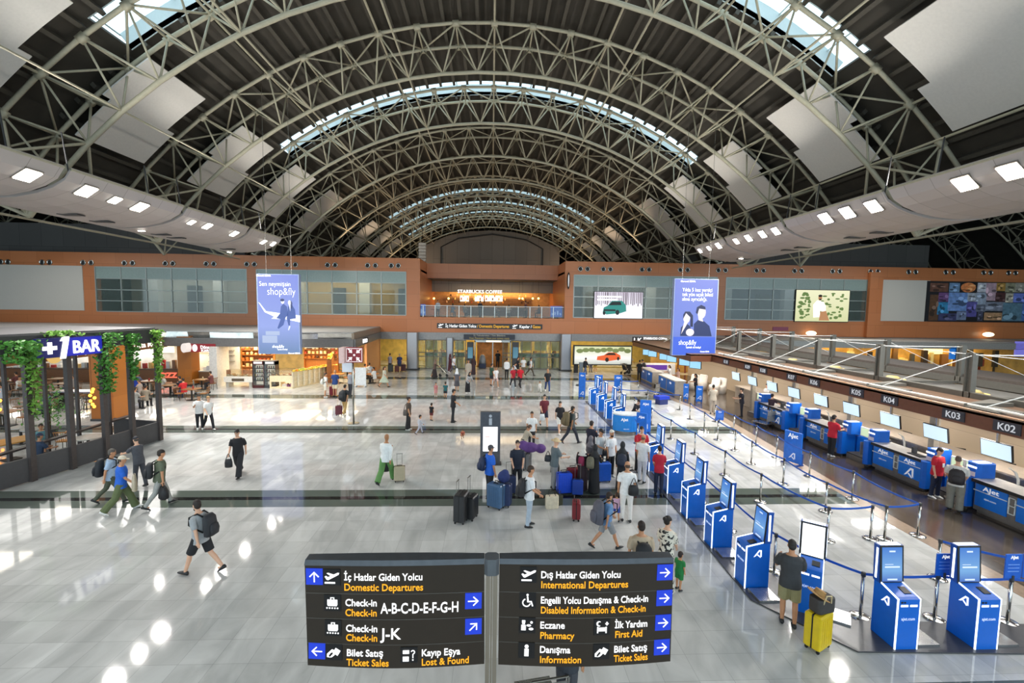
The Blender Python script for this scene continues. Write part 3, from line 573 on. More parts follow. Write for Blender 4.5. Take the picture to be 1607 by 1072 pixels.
MB().box(-.6, .9, -.14, -.1, 2.78, 2.92).build('sign_light', mat('fff4d0', emit=2), dl)
st = random.Random(3)
for i, (X, w_) in enumerate(((-6.2, 1.2), (-4.6, .9), (-3.3, .9), (3.6, 1.1), (5.2, 1.3), (6.8, .9))):
    t = thing('shop_desk', 'teal fronted desk with a cream board above, inside the yellow shops, %s from the left' % ordn(i), 'desk', (X, WY+1.6, 0), 0, 'desks behind the glass doors')
    MB().box(-w_/2, w_/2, 0, .5, 0, 1.15).build('front', mat('d8c890', .5), t); MB().box(-w_/2-.05, w_/2+.05, -.04, .5, 1.15, 1.45).build('worktop', mat('4f7f7c', .35), t); MB().box(-w_/2, w_/2, .4, .45, 1.75, 2.7).box(-.05, .05, .4, .45, 2.7, 3.7).build('board', mat('f2e2a8', .5), t)
for i in range(36):                                       # merchandise boards and boxes of the lit shops behind the doors
    X = XL+.4+i*.44
    if -1.9 < X < 2.2: continue
    c = st.choice(['f0d890', 'b99a50', '8a5a2a', 'efe6c8', '5a4a34', 'd0b060']); hh = .8+st.random()*1.4
    tag(MB().box(0, .4, 0, .3, 0, hh).build('shop_display', mat(c, .5), loc=(X, WY+3+2.6*st.random(), 0)), 'display stand inside the yellow lit shop behind the glass doors', 'display stand', 'display stands behind the glass doors')
# ================================================================== BANNERS, SIGNS, INFO TOTEM
def banner(lab, px, Y):
    x, z, w, h = P(*px, Y); t = thing('hanging_banner', lab, 'banner', (x, Y, z)); w2, h2 = w/2, h/2
    MB().box(-w2-.05, w2+.05, .0, .34, -h2-.04, h2+.04).build('casing', mat('8fa0c8', .4), t)
    k = MB()
    for s in (-.62, .62): k.chain([(s*w2, .17, h2), (s*w2, .17, 21-z)], .012, 4)
    k.build('cable', STEEL, t); return t, w2, h2
BW = mat('ffffff', emit=1.6)
t, w2, h2 = banner('hanging blue lightbox with two seated figures on an aircraft wing, left side', (403.5, 430.5, 470, 555), 31)
MB().box(-w2, w2, -.01, 0, -h2, h2).build('print', gradient('5f86b8', '5b74e0', 2, -h2, h2, .85, '93a8f2'), t)
U = 1/804*120*31/720                                      # one pixel of the 804-wide crop, in metres
def q(x, y): return ((x-372)*U, (550-y)*U)
MB().poly([q(172, 425), q(190, 440), q(250, 520), q(400, 540), q(590, 560), q(590, 630), q(440, 600), q(300, 596), q(330, 575), q(235, 530)], -.012).build('picture_wing', mat('eef2ff', emit=1.2), t)
k = MB(); k.poly([q(400, 470), q(425, 440), q(460, 470), q(470, 560), q(445, 580), q(420, 660), q(370, 700), q(360, 690), q(395, 600), q(350, 590), q(390, 540)], -.016)
k.poly([q(470, 470), q(505, 440), q(540, 500), q(548, 590), q(490, 600), q(485, 665), q(472, 665), q(455, 590), q(465, 540)], -.016); k.build('picture_figures', mat('4a63a8', emit=.6), t)
k = MB(); k.poly(blob(*q(418, 418), 18*U, 26*U), -.02); k.poly(blob(*q(487, 430), 16*U, 26*U), -.02); k.poly([q(480, 455), q(497, 455), q(492, 520)], -.02); k.poly([q(465, 710), q(480, 665), q(492, 672), q(475, 715)], -.02); k.build('picture_faces', mat('d6dcf2', emit=.9), t)
k = MB(); k.poly(blob(*q(415, 404), 21*U, 15*U), -.024); k.poly([q(500, 405), q(515, 430), q(512, 500), q(500, 480)], -.024); k.build('picture_hair', mat('38477c', emit=.5), t)
k = MB(); k.poly(rect(*q(205, 845), *q(355, 770)), -.012); k.poly(rect(*q(240, 765), *q(380, 725)), -.012); k.build('picture_card', mat('a9b8d8', emit=.7), t)
txt('Sen neymişsin', .42, BW, t, (*[q(186, 0)[0], -.014], q(0, 262)[1]), width=310*U, align='LEFT', bold=-.012)
txt('shop&fly', .7, BW, t, (q(262, 0)[0], -.014, q(0, 352)[1]), width=280*U, align='LEFT', bold=-.02)
txt('shop&fly', .3, BW, t, (q(302, 0)[0], -.014, q(0, 897)[1]), width=118*U, align='LEFT', bold=-.01); txt('uçmak ne kolay!', .12, BW, t, (q(355, 0)[0], -.014, q(0, 918)[1]), width=100*U, align='LEFT')
txt('Garanti BBVA', .18, BW, t, (q(160, 0)[0], -.014, q(0, 167)[1]), width=145*U, align='LEFT'); txt('Garanti BBVA', .14, BW, t, (q(462, 0)[0], -.014, q(0, 958)[1]), width=120*U, align='LEFT')
t, w2, h2 = banner('hanging blue lightbox with a woman and a man in a dark jacket, right side', (1060, 438, 1121.5, 557.5), 31)
MB().box(-w2, w2, -.01, 0, -h2, h2).build('print', gradient('4a68c8', '4f6ae0', 2, -h2, h2, .85, '6a86ea'), t)
U = 1/804*120*31/720
def q(x, y): return ((x-402)*U, (590-y)*U)
k = MB(); k.poly([q(245, 790), q(250, 700), q(300, 650), q(345, 680), q(400, 790)], -.012); k.poly([q(390, 790), q(390, 660), q(440, 610), q(500, 630), q(560, 680), q(590, 790)], -.013); k.build('picture_jackets', mat('24386e', emit=.5), t)
k = MB(); k.poly(blob(*q(308, 595), 38*U, 58*U), -.02); k.poly([q(285, 630), q(330, 630), q(300, 690), q(255, 770)], -.016); k.poly(blob(*q(468, 535), 46*U, 68*U), -.02); k.poly([q(430, 570), q(480, 600), q(490, 635), q(440, 620)], -.018); k.poly(blob(*q(350, 750), 45*U, 40*U), -.022); k.build('picture_skin', mat('d8cdd8', emit=1.), t)
k = MB(); k.poly([q(270, 560), q(290, 528), q(340, 528), q(375, 570), q(380, 690), q(350, 690), q(348, 590), q(300, 545), q(268, 610)], -.024); k.poly([q(405, 540), q(415, 480), q(460, 455), q(505, 475), q(510, 505), q(440, 495), q(425, 555)], -.024); k.build('picture_hair', mat('202c58', emit=.5), t)
k = MB(); k.poly(rect(-w2+.01, -h2+.01, w2-.01, q(0, 800)[1]), -.011); k.build('print_footer', mat('3f62d2', emit=.85), t)
for i, s in enumerate(('Yılda 5 kez yurtiçi', 'tek yön uçak bileti', 'alma ayrıcalığı.')): txt(s, .36, BW, t, (q(250, 0)[0], -.014, q(0, 315+49*i)[1]), width=(322, 332, 270)[i]*U, align='LEFT', bold=-.008)
txt('shop&fly', .5, BW, t, (q(230, 0)[0], -.018, q(0, 885)[1]), width=190*U, align='LEFT', bold=-.01); txt('uçmak ne kolay!', .18, BW, t, (q(315, 0)[0], -.018, q(0, 920)[1]), width=160*U, align='LEFT')
txt('Garanti BBVA', .18, BW, t, (q(228, 0)[0], -.014, q(0, 217)[1]), width=160*U, align='LEFT'); txt('Garanti BBVA', .14, BW, t, (q(470, 0)[0], -.018, q(0, 963)[1]), width=100*U, align='LEFT')
# foreground departures sign: two curved panels on one post
SY = 5.75
O = gy(771, 960, SY); post = thing('departure_sign', 'two-winged black airport direction sign on a steel post in the foreground', 'sign', (O.x, SY, 0))
def sx(px, py=960): return gy(px, py, SY).x-O.x
def sz(px, py): return gy(px, py, SY).z
PM = mat('9a8f80', .35, .7, var=.02)
pz = sz(771, 900); MB().box(-.075, -.02, .02, .12, 0, pz).box(-.012, .012, .03, .11, 0, pz).box(.02, .075, .02, .12, 0, pz).build('post', PM, post)
k = MB(); k.bbox(-.095, .095, -.03, .16, pz-.02, pz+.2, .04); k.build('post_cap', mat('55585c', .4), post)
MB().lathe([(.4, 0), (.4, .03), (.12, .06)], 24).build('base_plate', STEEL, post)
SB = mat('2b2117', .3, var=.05); SBL = mat('1b3fd8', emit=.75); SBK = mat('100e10', .3); YT = mat('ffb01e', emit=1.0); WT = mat('ffffff', emit=1.25)
def wing(name, corners, inner):
    """corners: pixel quad tl, tr, br, bl of the sign face; the outer edge bows slightly towards the viewer"""
    tl, tr, br, bl = [(sx(*c), sz(*c)) for c in corners]
    def at(u, v, y=0.):                                   # u, v in 0..1, v down
        x = (tl[0]*(1-u)+tr[0]*u)*(1-v)+(bl[0]*(1-u)+br[0]*u)*v; z = (tl[1]*(1-u)+tr[1]*u)*(1-v)+(bl[1]*(1-u)+br[1]*u)*v
        return V((x, y-.05*sin(pi*u), z+.012*sin(pi*u)*(1-2*v)))
    k = MB(); n = 12; vs = []
    for i in range(n+1):
        u = i/n
        for v in (0, 1): vs += [at(u, v), at(u, v)+V((0, .14+.05*sin(pi*u), 0))]
    fs = []
    for i in range(n):
        a = i*4; b = a+4; fs += [(a, a+2, b+2, b), (a+1, b+1, b+3, a+3), (a, b, b+1, a+1), (a+2, a+3, b+3, b+2)]
    fs += [(0, 1, 3, 2), (n*4, n*4+2, n*4+3, n*4+1)]
    k.add(vs, fs); o = k.build(name, SB, post); o['has_kids'] = 1
    c = MB(); vs = []
    for i in range(n+1):
        u = i/n; p = at(u, 0); vs += [p+V((0, -.015, .005)), p+V((0, .18+.05*sin(pi*u), .005)), p+V((0, .16+.05*sin(pi*u), .06)), p+V((0, .02, .06))]
    fs = [f for i in range(n) for f in ((i*4, i*4+1, i*4+5, i*4+4), (i*4+1, i*4+2, i*4+6, i*4+5), (i*4+2, i*4+3, i*4+7, i*4+6), (i*4+3, i*4, i*4+4, i*4+7))]
    c.add(vs, fs+[(3, 2, 1, 0), (n*4, n*4+1, n*4+2, n*4+3)]); c.build('top_rail', mat('4c4f54', .35, .4), o)
    sm = MB()
    for v in (.272, .52, .768):
        sm.add([at(i/n, v+d, -.003) for i in range(n+1) for d in (-.003, .003)], [(2*i, 2*i+1, 2*i+3, 2*i+2) for i in range(n)])
    sm.build('joint_line', mat('55504a', .4), o)
    return o, at
BEND = {}
def inv(at, px, py):                                      # pixel on the photo -> u, v on a wing
    X, Z = sx(px, py), sz(px, py); u = v = .5
    for _ in range(30):
        p = at(u, v); pu_ = at(u+.01, v)-p; pv_ = at(u, v+.01)-p; ex, ez = X-p.x, Z-p.z
        det = pu_.x*pv_.z-pu_.z*pv_.x; u += .01*(ex*pv_.z-ez*pv_.x)/det; v += .01*(pu_.x*ez-pu_.z*ex)/det
    return u, v
def sq(o, at, px, py, s, m, name, d=.004):                # square tile centred on a pixel
    u, v = inv(at, px, py); p = at(u, v, -d-.0); h = s/2
    t_ = atan2((at(u+.02, v)-at(u-.02, v)).z, (at(u+.02, v)-at(u-.02, v)).x); ty = atan2((at(u+.02, v)-at(u-.02, v)).y, (at(u+.02, v)-at(u-.02, v)).x)
    mm = M.Translation(p) @ M.Rotation(ty, 4, 'Z') @ M.Rotation(-t_, 4, 'Y')
    k = MB(); k.T = mm; k.box(-h, h, -.004, .012, -h, h); k.build(name, m, o); return mm
def draw(o, mm, polys, m, name='symbol', s=1., y=-.006):
    k = MB(); k.T = mm
    for i, p in enumerate(polys): k.poly([(a*s, b*s) for a, b in p], y-.0007*i, .003)
    return k.build(name, m, o)
def word(o, at, px, py, s, pxw, pxh, m, cond=True):       # lettering whose baseline starts at a pixel
    u, v = inv(at, px, py); u2, v2 = inv(at, px+pxw, py); p = at(u, v); d = at(min(u2, 1), v)-p; d = V((d.x, 0, d.z))
    e = txt(s, pxh*SY/720*1.38, m, o, (p.x, 0, p.z), (pi/2, 0, 0), width=pxw*SY/720*1.005, align='LEFT', bold=.013, ext=.002)
    e.rotation_euler = (pi/2, -atan2(d.z, d.x), 0); BEND[e.name] = at; return e
ARROW = [[(-.33, -.035), (.2, -.035), (.2, .035), (-.33, .035)], [(.02, .3), (.32, .0), (.27, -.05), (-.03, .25)], [(.02, -.3), (.32, .0), (.27, .05), (-.03, -.25)]]
def rot(ps, a): return [[(x*cos(a)-y*sin(a), x*sin(a)+y*cos(a)) for x, y in p] for p in ps]
PLANE = [[(-.42, -.38), (.2, -.38), (.2, -.28), (-.42, -.28)], [(-.42, .05), (-.34, .1), (-.22, .02), (.36, .3), (.46, .29), (.42, .18), (-.2, -.16), (-.3, -.14)], [(-.3, .26), (-.2, .29), (.14, .18), (.0, .06)]]
CASE = [[(-.26, -.18), (.26, -.18), (.3, -.1), (.3, .22), (-.3, .22), (-.3, -.1)], [(-.12, .22), (-.12, .36), (.12, .36), (.12, .22), (.07, .22), (.07, .31), (-.07, .31), (-.07, .22)]]+[blob(-.32+.16*i, -.3, .05, .05, 8) for i in range(5)]
HAND = [[(-.4, -.3), (-.4, -.1), (-.1, .2), (.1, .12), (-.18, -.04), (-.3, -.22), (-.24, -.32)], [(-.06, -.02), (.12, .3), (.42, .12), (.24, -.2), (.1, -.1), (.0, -.2)], [(-.24, -.32), (-.05, -.1), (.06, -.16), (-.1, -.3)]]
QM = [[(.24+.13*cos(a), .2+.13*sin(a)), (.24+.07*cos(a), .2+.07*sin(a)), (.24+.07*cos(a-.5), .2+.07*sin(a-.5)), (.24+.13*cos(a-.5), .2+.13*sin(a-.5))] for a in [3.0-.48*i for i in range(9)]]+[[(.21, -.16), (.27, -.16), (.27, .1), (.21, .1)], [(.2, -.32), (.28, -.32), (.28, -.24), (.2, -.24)]]
LOST = QM+[[(-.36, .12), (.02, .12), (.02, .34), (-.36, .34)], [(-.36, -.36), (-.0, -.36), (-.0, -.06), (-.36, -.06)]]
WHEEL = [blob(-.02, .36, .07, .07, 9), [(-.06, .26), (.03, .26), (.06, -.02), (.24, -.02), (.34, -.34), (.26, -.36), (.17, -.1), (-.04, -.1)]]+[[(cos(a)*.26-.08, sin(a)*.26-.12), (cos(a)*.19-.08, sin(a)*.19-.12), (cos(a+.36)*.19-.08, sin(a+.36)*.19-.12), (cos(a+.36)*.26-.08, sin(a+.36)*.26-.12)] for a in [1.9+.35*i for i in range(12)]]
PILL = [[(-.36, -.3), (-.08, -.3), (-.08, .04), (-.36, .04)], [(-.3, .08), (-.14, .08), (-.14, .16), (-.3, .16)], [(-.32, .18), (-.12, .18), (-.12, .34), (-.32, .34)], blob(.1, .02, .14, .07, 10, .6), blob(.24, -.2, .15, .08, 10, .5), blob(.26, .22, .08, .08, 9)]
BED = [[(-.3, -.36), (-.22, -.36), (-.22, .04), (-.3, .04)], [(.22, -.36), (.3, -.36), (.3, .04), (.22, .04)], [(-.24, -.24), (.24, -.24), (.24, .0), (-.24, .0)], [(.2, .2), (.4, .2), (.4, .28), (.2, .28)], [(.26, .14), (.34, .14), (.34, .36), (.26, .36)]]+[[(-.2+.16*cos(a), .26+.16*sin(a)), (-.16+.1*cos(a), .26+.11*sin(a)), (-.16+.1*cos(a+.5), .26+.11*sin(a+.5)), (-.2+.16*cos(a+.5), .26+.16*sin(a+.5))] for a in [.8+.48*i for i in range(9)]]
INFO = [[(-.13, -.36), (.13, -.36), (.13, .12), (-.13, .12)], blob(0, .27, .12, .12, 12)]
TS = 27*SY/720
def tile(o, at, px, py, kind, arrow=None, s=TS):
    mm = sq(o, at, px, py, s, SBL if arrow is not None else SBK, 'arrow_field' if arrow is not None else 'symbol_field')
    draw(o, mm, rot(ARROW, arrow) if arrow is not None else kind, WT, 'arrow' if arrow is not None else 'symbol', s)
lw, la = wing('left_wing', [(478, 887), (760, 885), (760, 1042), (483, 1044)], 1)
rw, ra = wing('right_wing', [(784, 885), (1057, 883), (1052, 1038), (782, 1043)], 0)
tile(lw, la, 494, 904, None, pi/2); tile(lw, la, 522, 904, PLANE); word(lw, la, 541, 908, 'İç Hatlar Giden Yolcu', 124, 12, WT); word(lw, la, 541, 924, 'Domestic Departures', 125, 12, YT)
tile(lw, la, 523, 944, CASE); word(lw, la, 543, 948, 'Check-in', 50, 12, WT); word(lw, la, 543, 963.5, 'Check-in', 50, 12, YT); word(lw, la, 599, 958.5, 'A-B-C-D-E-F-G-H', 124, 18, WT); tile(lw, la, 743, 942, None, 0)
tile(lw, la, 524, 983, CASE); word(lw, la, 544, 988, 'Check-in', 50, 12, WT); word(lw, la, 544, 1002.5, 'Check-in', 50, 12, YT); word(lw, la, 600, 998.5, 'J-K', 33, 19, WT); tile(lw, la, 743, 982, None, pi/4)
tile(lw, la, 498, 1020.5, None, pi); tile(lw, la, 525, 1021, HAND); word(lw, la, 545, 1026, 'Bilet Satış', 58, 12, WT); word(lw, la, 545, 1041, 'Ticket Sales', 68, 12, YT)
tile(lw, la, 643, 1023, LOST); word(lw, la, 662, 1025.5, 'Kayıp Eşya', 62, 12, WT); word(lw, la, 662, 1040, 'Lost & Found', 76, 12, YT)
tile(rw, ra, 829, 900, PLANE); word(rw, ra, 848, 904.5, 'Dış Hatlar Giden Yolcu', 130, 12, WT); word(rw, ra, 848, 920, 'International Departures', 143, 12, YT); tile(rw, ra, 1043, 897.5, None, 0)
tile(rw, ra, 828, 940, WHEEL); word(rw, ra, 847.5, 944, 'Engelli Yolcu Danışma & Check-in', 178, 12, WT); word(rw, ra, 847.5, 959.5, 'Disabled Information & Check-in', 174, 12, YT); tile(rw, ra, 1042, 937.5, None, 0)
tile(rw, ra, 827, 979, PILL); word(rw, ra, 846.5, 983, 'Eczane', 40, 12, WT); word(rw, ra, 846.5, 999, 'Pharmacy', 56, 12, YT)
tile(rw, ra, 943, 980, BED); word(rw, ra, 963, 982, 'İlk Yardım', 55, 12, WT); word(rw, ra, 963, 997, 'First Aid', 46, 12, YT); tile(rw, ra, 1040, 976, None, 0)
tile(rw, ra, 826, 1018, INFO); word(rw, ra, 846, 1021, 'Danışma', 50, 12, WT); word(rw, ra, 846, 1036.5, 'Information', 68, 12, YT)
tile(rw, ra, 942, 1018, HAND); word(rw, ra, 961.5, 1020, 'Bilet Satış', 56, 12, WT); word(rw, ra, 961.5, 1034.5, 'Ticket Sales', 58, 12, YT); tile(rw, ra, 1038, 1014.5, None, 0)
# standing information totem with a lit map
O = gz(769, 728); t = thing('info_totem', 'grey free-standing information totem with a white lit map', 'totem', (O.x, O.y, 0)); zs = 720/O.y
H = gy(769, 646, O.y).z; MB().bbox(-.4, .4, -.1, .1, .04, H, .03).build('case', mat('4d5058', .4), t); MB().box(-.45, .45, -.2, .2, 0, .04).build('foot', DGREY, t)
z1, z0 = gy(769, 669, O.y).z, gy(769, 707, O.y).z; MB().box(-.29, .29, -.112, -.1, z0, z1).build('display', mat('ffffff', emit=1.5), t)
k = MB(); k.poly(rect(-.2, z1-.4, -.02, z1-.37), -.113); k.poly(rect(-.2, z1-.5, .05, z1-.48), -.113); k.build('map_lines', mat('e08a80', emit=1), t)
k = MB(); k.poly(rect(-.06, H-.52, .06, H-.25), -.102); k.poly(blob(0, H-.16, .06, .06), -.102); k.build('info_symbol', mat('b8bcc4', .4), t)
# red assembly sign on a tall pole
O = gz(555, 665); t = thing('pole_sign', 'red and white square sign with four arrows on a tall thin pole', 'sign', (O.x, O.y, 0)); zt, zb = gy(555, 545, O.y).z, gy(555, 569, O.y).z
MB().chain([(0, 0, .04), (0, 0, zt)], .05, 10).build('pole', STEEL, t, True); MB().lathe([(.3, 0), (.3, .04)], 20).build('base', STEEL, t)
s = (zt-zb)/2; zc = (zt+zb)/2; MB().box(-.33, .52, -.1, .06, zc-s, zc+s).build('panel', mat('8a1c28', .4, emit=0), t); RW = mat('fff4f4', emit=.8)
k = MB(); cx_ = .1
for a in range(4): k.poly([(cx_+x, zc+y) for x, y in rot([[(.1, .1), (.14, .3), (.2, .24), (.32, .34), (.36, .3), (.26, .18), (.32, .12)]], a*pi/2)[0]], -.104)
for a, b, c, d in ((-.29, -.36, .49, -.33), (-.29, .33, .49, .36), (-.31, -.36, -.28, .36), (.48, -.36, .51, .36)): k.poly(rect(a, zc+b, c, zc+d), -.104)
k.poly(blob(cx_, zc, .06, .06), -.104); k.build('symbol', RW, t)
MB().box(-.6, -.33, -.4, .3, zc-s, zc+s).build('side_panel', mat('d8b8b4', .5), t); MB().box(-.55, -.05, -.05, .02, zc-s-.5, zc-s-.02).build('notice', mat('dfeaf6', emit=.5), t)
# ================================================================== SELF-SERVICE KIOSKS
KB = mat('0c66cc', .35, var=.03); KD = mat('0a4aa0', .4, var=.03); STRIP = mat('e8f2ff', emit=2.2)
ALOGO = [[(-.5, -.42), (.12, .42), (.3, .42), (-.24, -.3)], [(.12, .42), (.44, .42), (.46, -.42), (.3, -.26), (.28, .2)], [(-.1, -.18), (.3, -.5), (.36, -.4), (.0, -.08)]]
def logo(par, T, s, m, name='logo'):
    k = MB(); k.T = T
    for i, p in enumerate(ALOGO): k.poly([(a*s, b*s) for a, b in p], -.002*i, .004)
    return k.build(name, m, par)
def kiosk_parts(root, screen_m):
    b = MB(); b.xprism([(0, .03), (0, 1.0), (.06, 1.02), (.42, 1.1), (.55, 1.1), (.55, .03)], -.21, .21); b.build('body', KB, root)
    MB().box(-.22, .22, .0, .56, 0, .03).build('plinth', BLACK, root)
    b = MB(); b.xprism([(.40, 1.08), (.46, 1.80), (.58, 1.80), (.55, 1.08)], -.24, .24); b.build('screen_housing', KD, root)
    T = M.Translation((0, .395, 1.08)) @ M.Rotation(-atan(.06/.72), 4, 'X')
    k = MB(); k.T = T; k.box(-.235, .235, -.012, .0, .0, .72); k.build('bezel', BLACK, root)
    k = MB(); k.T = T; k.box(-.2, .2, -.018, -.012, .035, .69); d = k.build('display', screen_m, root)
    k = MB(); k.T = T
    if screen_m is not WSCR:
        for a in (rect(-.15, .3, .15, .33), rect(-.15, .36, .02, .37), rect(-.1, .06, .1, .09), rect(-.06, .6, .06, .63)): k.poly(a, -.019, .002)
        k.build('screen_text', mat('d8e6ff', emit=.9), root)
    s = MB()
    for x in (-.212, .212):
        s.box(x-.009, x+.009, -.006, .018, .03, 1.0); s.add([(x-.009, -.006, .99), (x+.009, -.006, .99), (x+.009, .42, 1.09), (x-.009, .42, 1.09), (x-.009, -.006, 1.015), (x+.009, -.006, 1.015), (x+.009, .42, 1.115), (x-.009, .42, 1.115)], [(0, 3, 2, 1), (4, 5, 6, 7), (0, 1, 5, 4), (1, 2, 6, 5), (2, 3, 7, 6), (3, 0, 4, 7)])
    for x in (-.243, .243): s.box(x-.004, x+.004, .47, .51, 1.14, 1.74)
    s.box(-.2, .2, .47, .57, 1.8, 1.808)
    s.build('light_strip', STRIP, root)
    s = MB()
    for x in (-.09, .09): s.box(x-.07, x+.07, -.004, 0, .86, .9)
    s.build('slot_light', LED, root); s = MB(); s.box(-.16, -.12, -.006, 0, .93, .96).box(-.1, -.07, -.006, 0, .93, .96); s.T = M.Translation((.08, .2, 1.052)) @ M.Rotation(atan(.22), 4, 'X'); s.box(-.07, .07, -.08, .08, 0, .012); s.build('reader', BLACK, root)
    logo(root, M.Translation((.212, .27, .84)) @ M.Rotation(pi/2, 4, 'Z'), .19, LED); logo(root, M.Translation((-.212, .27, .84)) @ M.Rotation(-pi/2, 4, 'Z'), .19, LED, 'logo')
    txt('ajet.com', .085, mat('c8dcff', emit=.8), root, (0, -.003, .6), width=.26, bold=.0)
    MB().box(.27, .72, .05, .52, .0, .07).build('baggage_scale', mat('c8c8c8', .22, .9), root)
BSCR = gradient('2a62c8', '2f7ee0', 2, 1.1, 1.75, .8, '7ab8f4'); WSCR = mat('f6faff', emit=1.5)
kroot = thing('check_in_kiosk', '', 'kiosk', (0, 0, 0), 0, 'blue self-service kiosks'); kiosk_parts(kroot, BSCR); kp = kids(kroot); KFIT = [f for f in FIT if f[0].parent == kroot]
def kfront(px, py, rz):                                   # kiosk whose lit front corner stands at this pixel
    g = gz(px, py); c = V((.21 if rz < -1 else -.21, .0, 0)); c.rotate(Euler((0, 0, rz))); return (g.x-c.x, g.y-c.y, 0)
KL = ['nearest blue kiosk of the long row, left of the man in khaki shorts', 'second blue kiosk from the near end of the long row', 'third blue kiosk from the near end of the long row', 'fourth blue kiosk from the near end, behind the woman in a red shirt', 'blue kiosk beside the man in a red polo shirt, fifth from the near end',
      'first blue kiosk beyond the curved service desk', 'second blue kiosk beyond the curved service desk', 'third blue kiosk beyond the curved service desk', 'farthest blue kiosk of the long row']
KR = [(5.78, 9.69), (5.86, 11.42), (5.93, 13.13), (6.05, 14.97), (6.15, 17.1), (6.55, 23.6), (6.58, 25.5), (6.55, 27.4), (6.5, 29.4)]
for i, (x, y) in enumerate(KR):
    p = (x, y+.21, 0)
    if i == 0: kroot.location = p; kroot.rotation_euler = (0, 0, -pi/2); kroot['label'] = KL[0]
    else: dup(kroot, p, -pi/2, KL[i], kp)
for px, lab in ((1404, 'left of the two blue kiosks facing the camera at the lower right corner'), (1530, 'right of the two blue kiosks facing the camera at the lower right corner')):
    g = gz(px, 1022); dup(kroot, (g.x+.21, g.y, 0), 0, lab, kp)
mk = thing('check_in_kiosk', 'blue kiosk with a bright white screen used by the man in khaki shorts', 'kiosk', (6.62, 8.78, 0), R(-38), 'blue self-service kiosks'); kiosk_parts(mk, WSCR)
# black platform of the kiosks
pf = [(5.7, 9.3), (6.85, 7.75), (11.5, 7.55), (11.5, 8.35), (7.3, 8.6), (6.75, 9.7), (7.0, 18.4), (6.05, 18.4)]
MB().prism(pf, .003, .03).build('kiosk_platform', mat('47474a', .3)); tag(bpy.data.objects['kiosk_platform'], 'dark low platform under the near kiosk row, bent at the corner', 'platform')
tag(MB().prism([(6.4, 23.2), (7.4, 23.2), (7.4, 30.4), (6.4, 30.4)], .003, .03).build('kiosk_platform', mat('47474a', .3)), 'dark low platform under the far kiosks beyond the service desk', 'platform')
# ================================================================== QUEUE STANCHIONS
CHR = mat('c8c6c2', .15, 1., var=0); BELT = mat('1656b8', .6, var=.05)
st0 = thing('queue_post', '', 'queue post', (0, 0, 0), 0, 'chrome queue posts')
stp = [MB().lathe([(.19, 0), (.19, .02), (.15, .035), (.04, .05)], 24).build('base', CHR, st0, True), MB().lathe([(.033, .04), (.033, .9)], 12).build('pole', CHR, st0, True), MB().lathe([(.042, .88), (.042, .96), (.03, .97)], 12).build('belt_head', DGREY, st0, True)]
RUNS = [('beside the kiosk row', [(7.35, 23.0), (6.9, 20.8), (6.9, 18.4), (6.92, 16.4), (6.94, 14.34), (6.88, 12.4), (6.89, 10.35), (7.7, 8.72), (9.19, 8.61), (10.62, 8.48), (11.9, 8.4)]),
        ('in the first inner queue line', [(8.75, 27.2), (8.75, 24.2), (8.78, 21.57), (8.94, 19.28), (8.96, 16.73), (8.92, 14.32), (9.3, 11.79), (10.6, 11.87)]),
        ('in the middle queue line', [(11.47, 25.54), (11.22, 23.21), (11.03, 21.4), (11.01, 19.77), (10.75, 18.01), (10.68, 15.83), (10.59, 13.58), (11.0, 11.86), (12.12, 12.02), (12.23, 14.53), (12.19, 16.57), (12.31, 18.8), (12.43, 20.54), (12.47, 22.6), (12.7, 25.0)]),
        ('in the far cross queue', [(6.7, 33.5), (8.2, 33.6), (9.7, 33.6), (11.0, 33.4)]), ('in the cross queue by the trolleys', [(8.6, 30.0), (10.4, 29.6), (11.9, 28.0)]), ('behind the right front kiosk', [(10.66, 10.0), (12.2, 8.9)])]
first = True
for nm, pts in RUNS:
    for i, (x, y) in enumerate(pts):
        lab = 'chrome queue post %s, %s from its start' % (nm, ordn(i))
        if first: o = st0; o.location = (x, y, 0); o['label'] = lab; first = False
        else: o = dup(st0, (x, y, 0), 0, lab, stp)
        if i+1 < len(pts):
            X, Y = pts[i+1]; L_ = sqrt((X-x)**2+(Y-y)**2); k = MB(); n = 6
            if L_ > 3.6 and 'far' not in nm: n = 8
            dx, dy = (X-x)/L_, (Y-y)/L_
            for j in range(n):
                a, b = j/n, (j+1)/n; za, zb_ = .93-.09*4*a*(1-a)*min(1, L_/3), .93-.09*4*b*(1-b)*min(1, L_/3)
                ax, ay, bx, by = (X-x)*a, (Y-y)*a, (X-x)*b, (Y-y)*b; nx, ny = -dy*.004, dx*.004
                k.add([(ax-nx, ay-ny, za-.027), (bx-nx, by-ny, zb_-.027), (bx+nx, by+ny, zb_-.027), (ax+nx, ay+ny, za-.027), (ax-nx, ay-ny, za+.027), (bx-nx, by-ny, zb_+.027), (bx+nx, by+ny, zb_+.027), (ax+nx, ay+ny, za+.027)], [(0, 3, 2, 1), (4, 5, 6, 7), (0, 1, 5, 4), (1, 2, 6, 5), (2, 3, 7, 6), (3, 0, 4, 7)])
            k.build('belt', BELT, o)
def airline(par, x, z, s, y=-.006, m=None): return txt('AJet', s, m or mat('ffffff', emit=.7), par, (x, y, z), bold=.015)
def post_sign(x, y, rz, lab, w=.36, h=.46, z=.95):
    t = thing('queue_sign', lab, 'sign', (x, y, z), rz); MB().box(-w/2, w/2, -.012, .012, .06, h+.06).build('panel', mat('1c5fc4', .4), t); MB().box(-.02, .02, -.03, -.012, 0, .12).build('clip', DGREY, t)
    airline(t, 0, h-.03, .09, -.016); k = MB()
    for i in range(3): k.poly(rect(-w/2+.05, .2+.07*i, w/2-.05, .215+.07*i), -.013, .002)
    k.build('text_lines', mat('7fa6e8', .5), t); return t
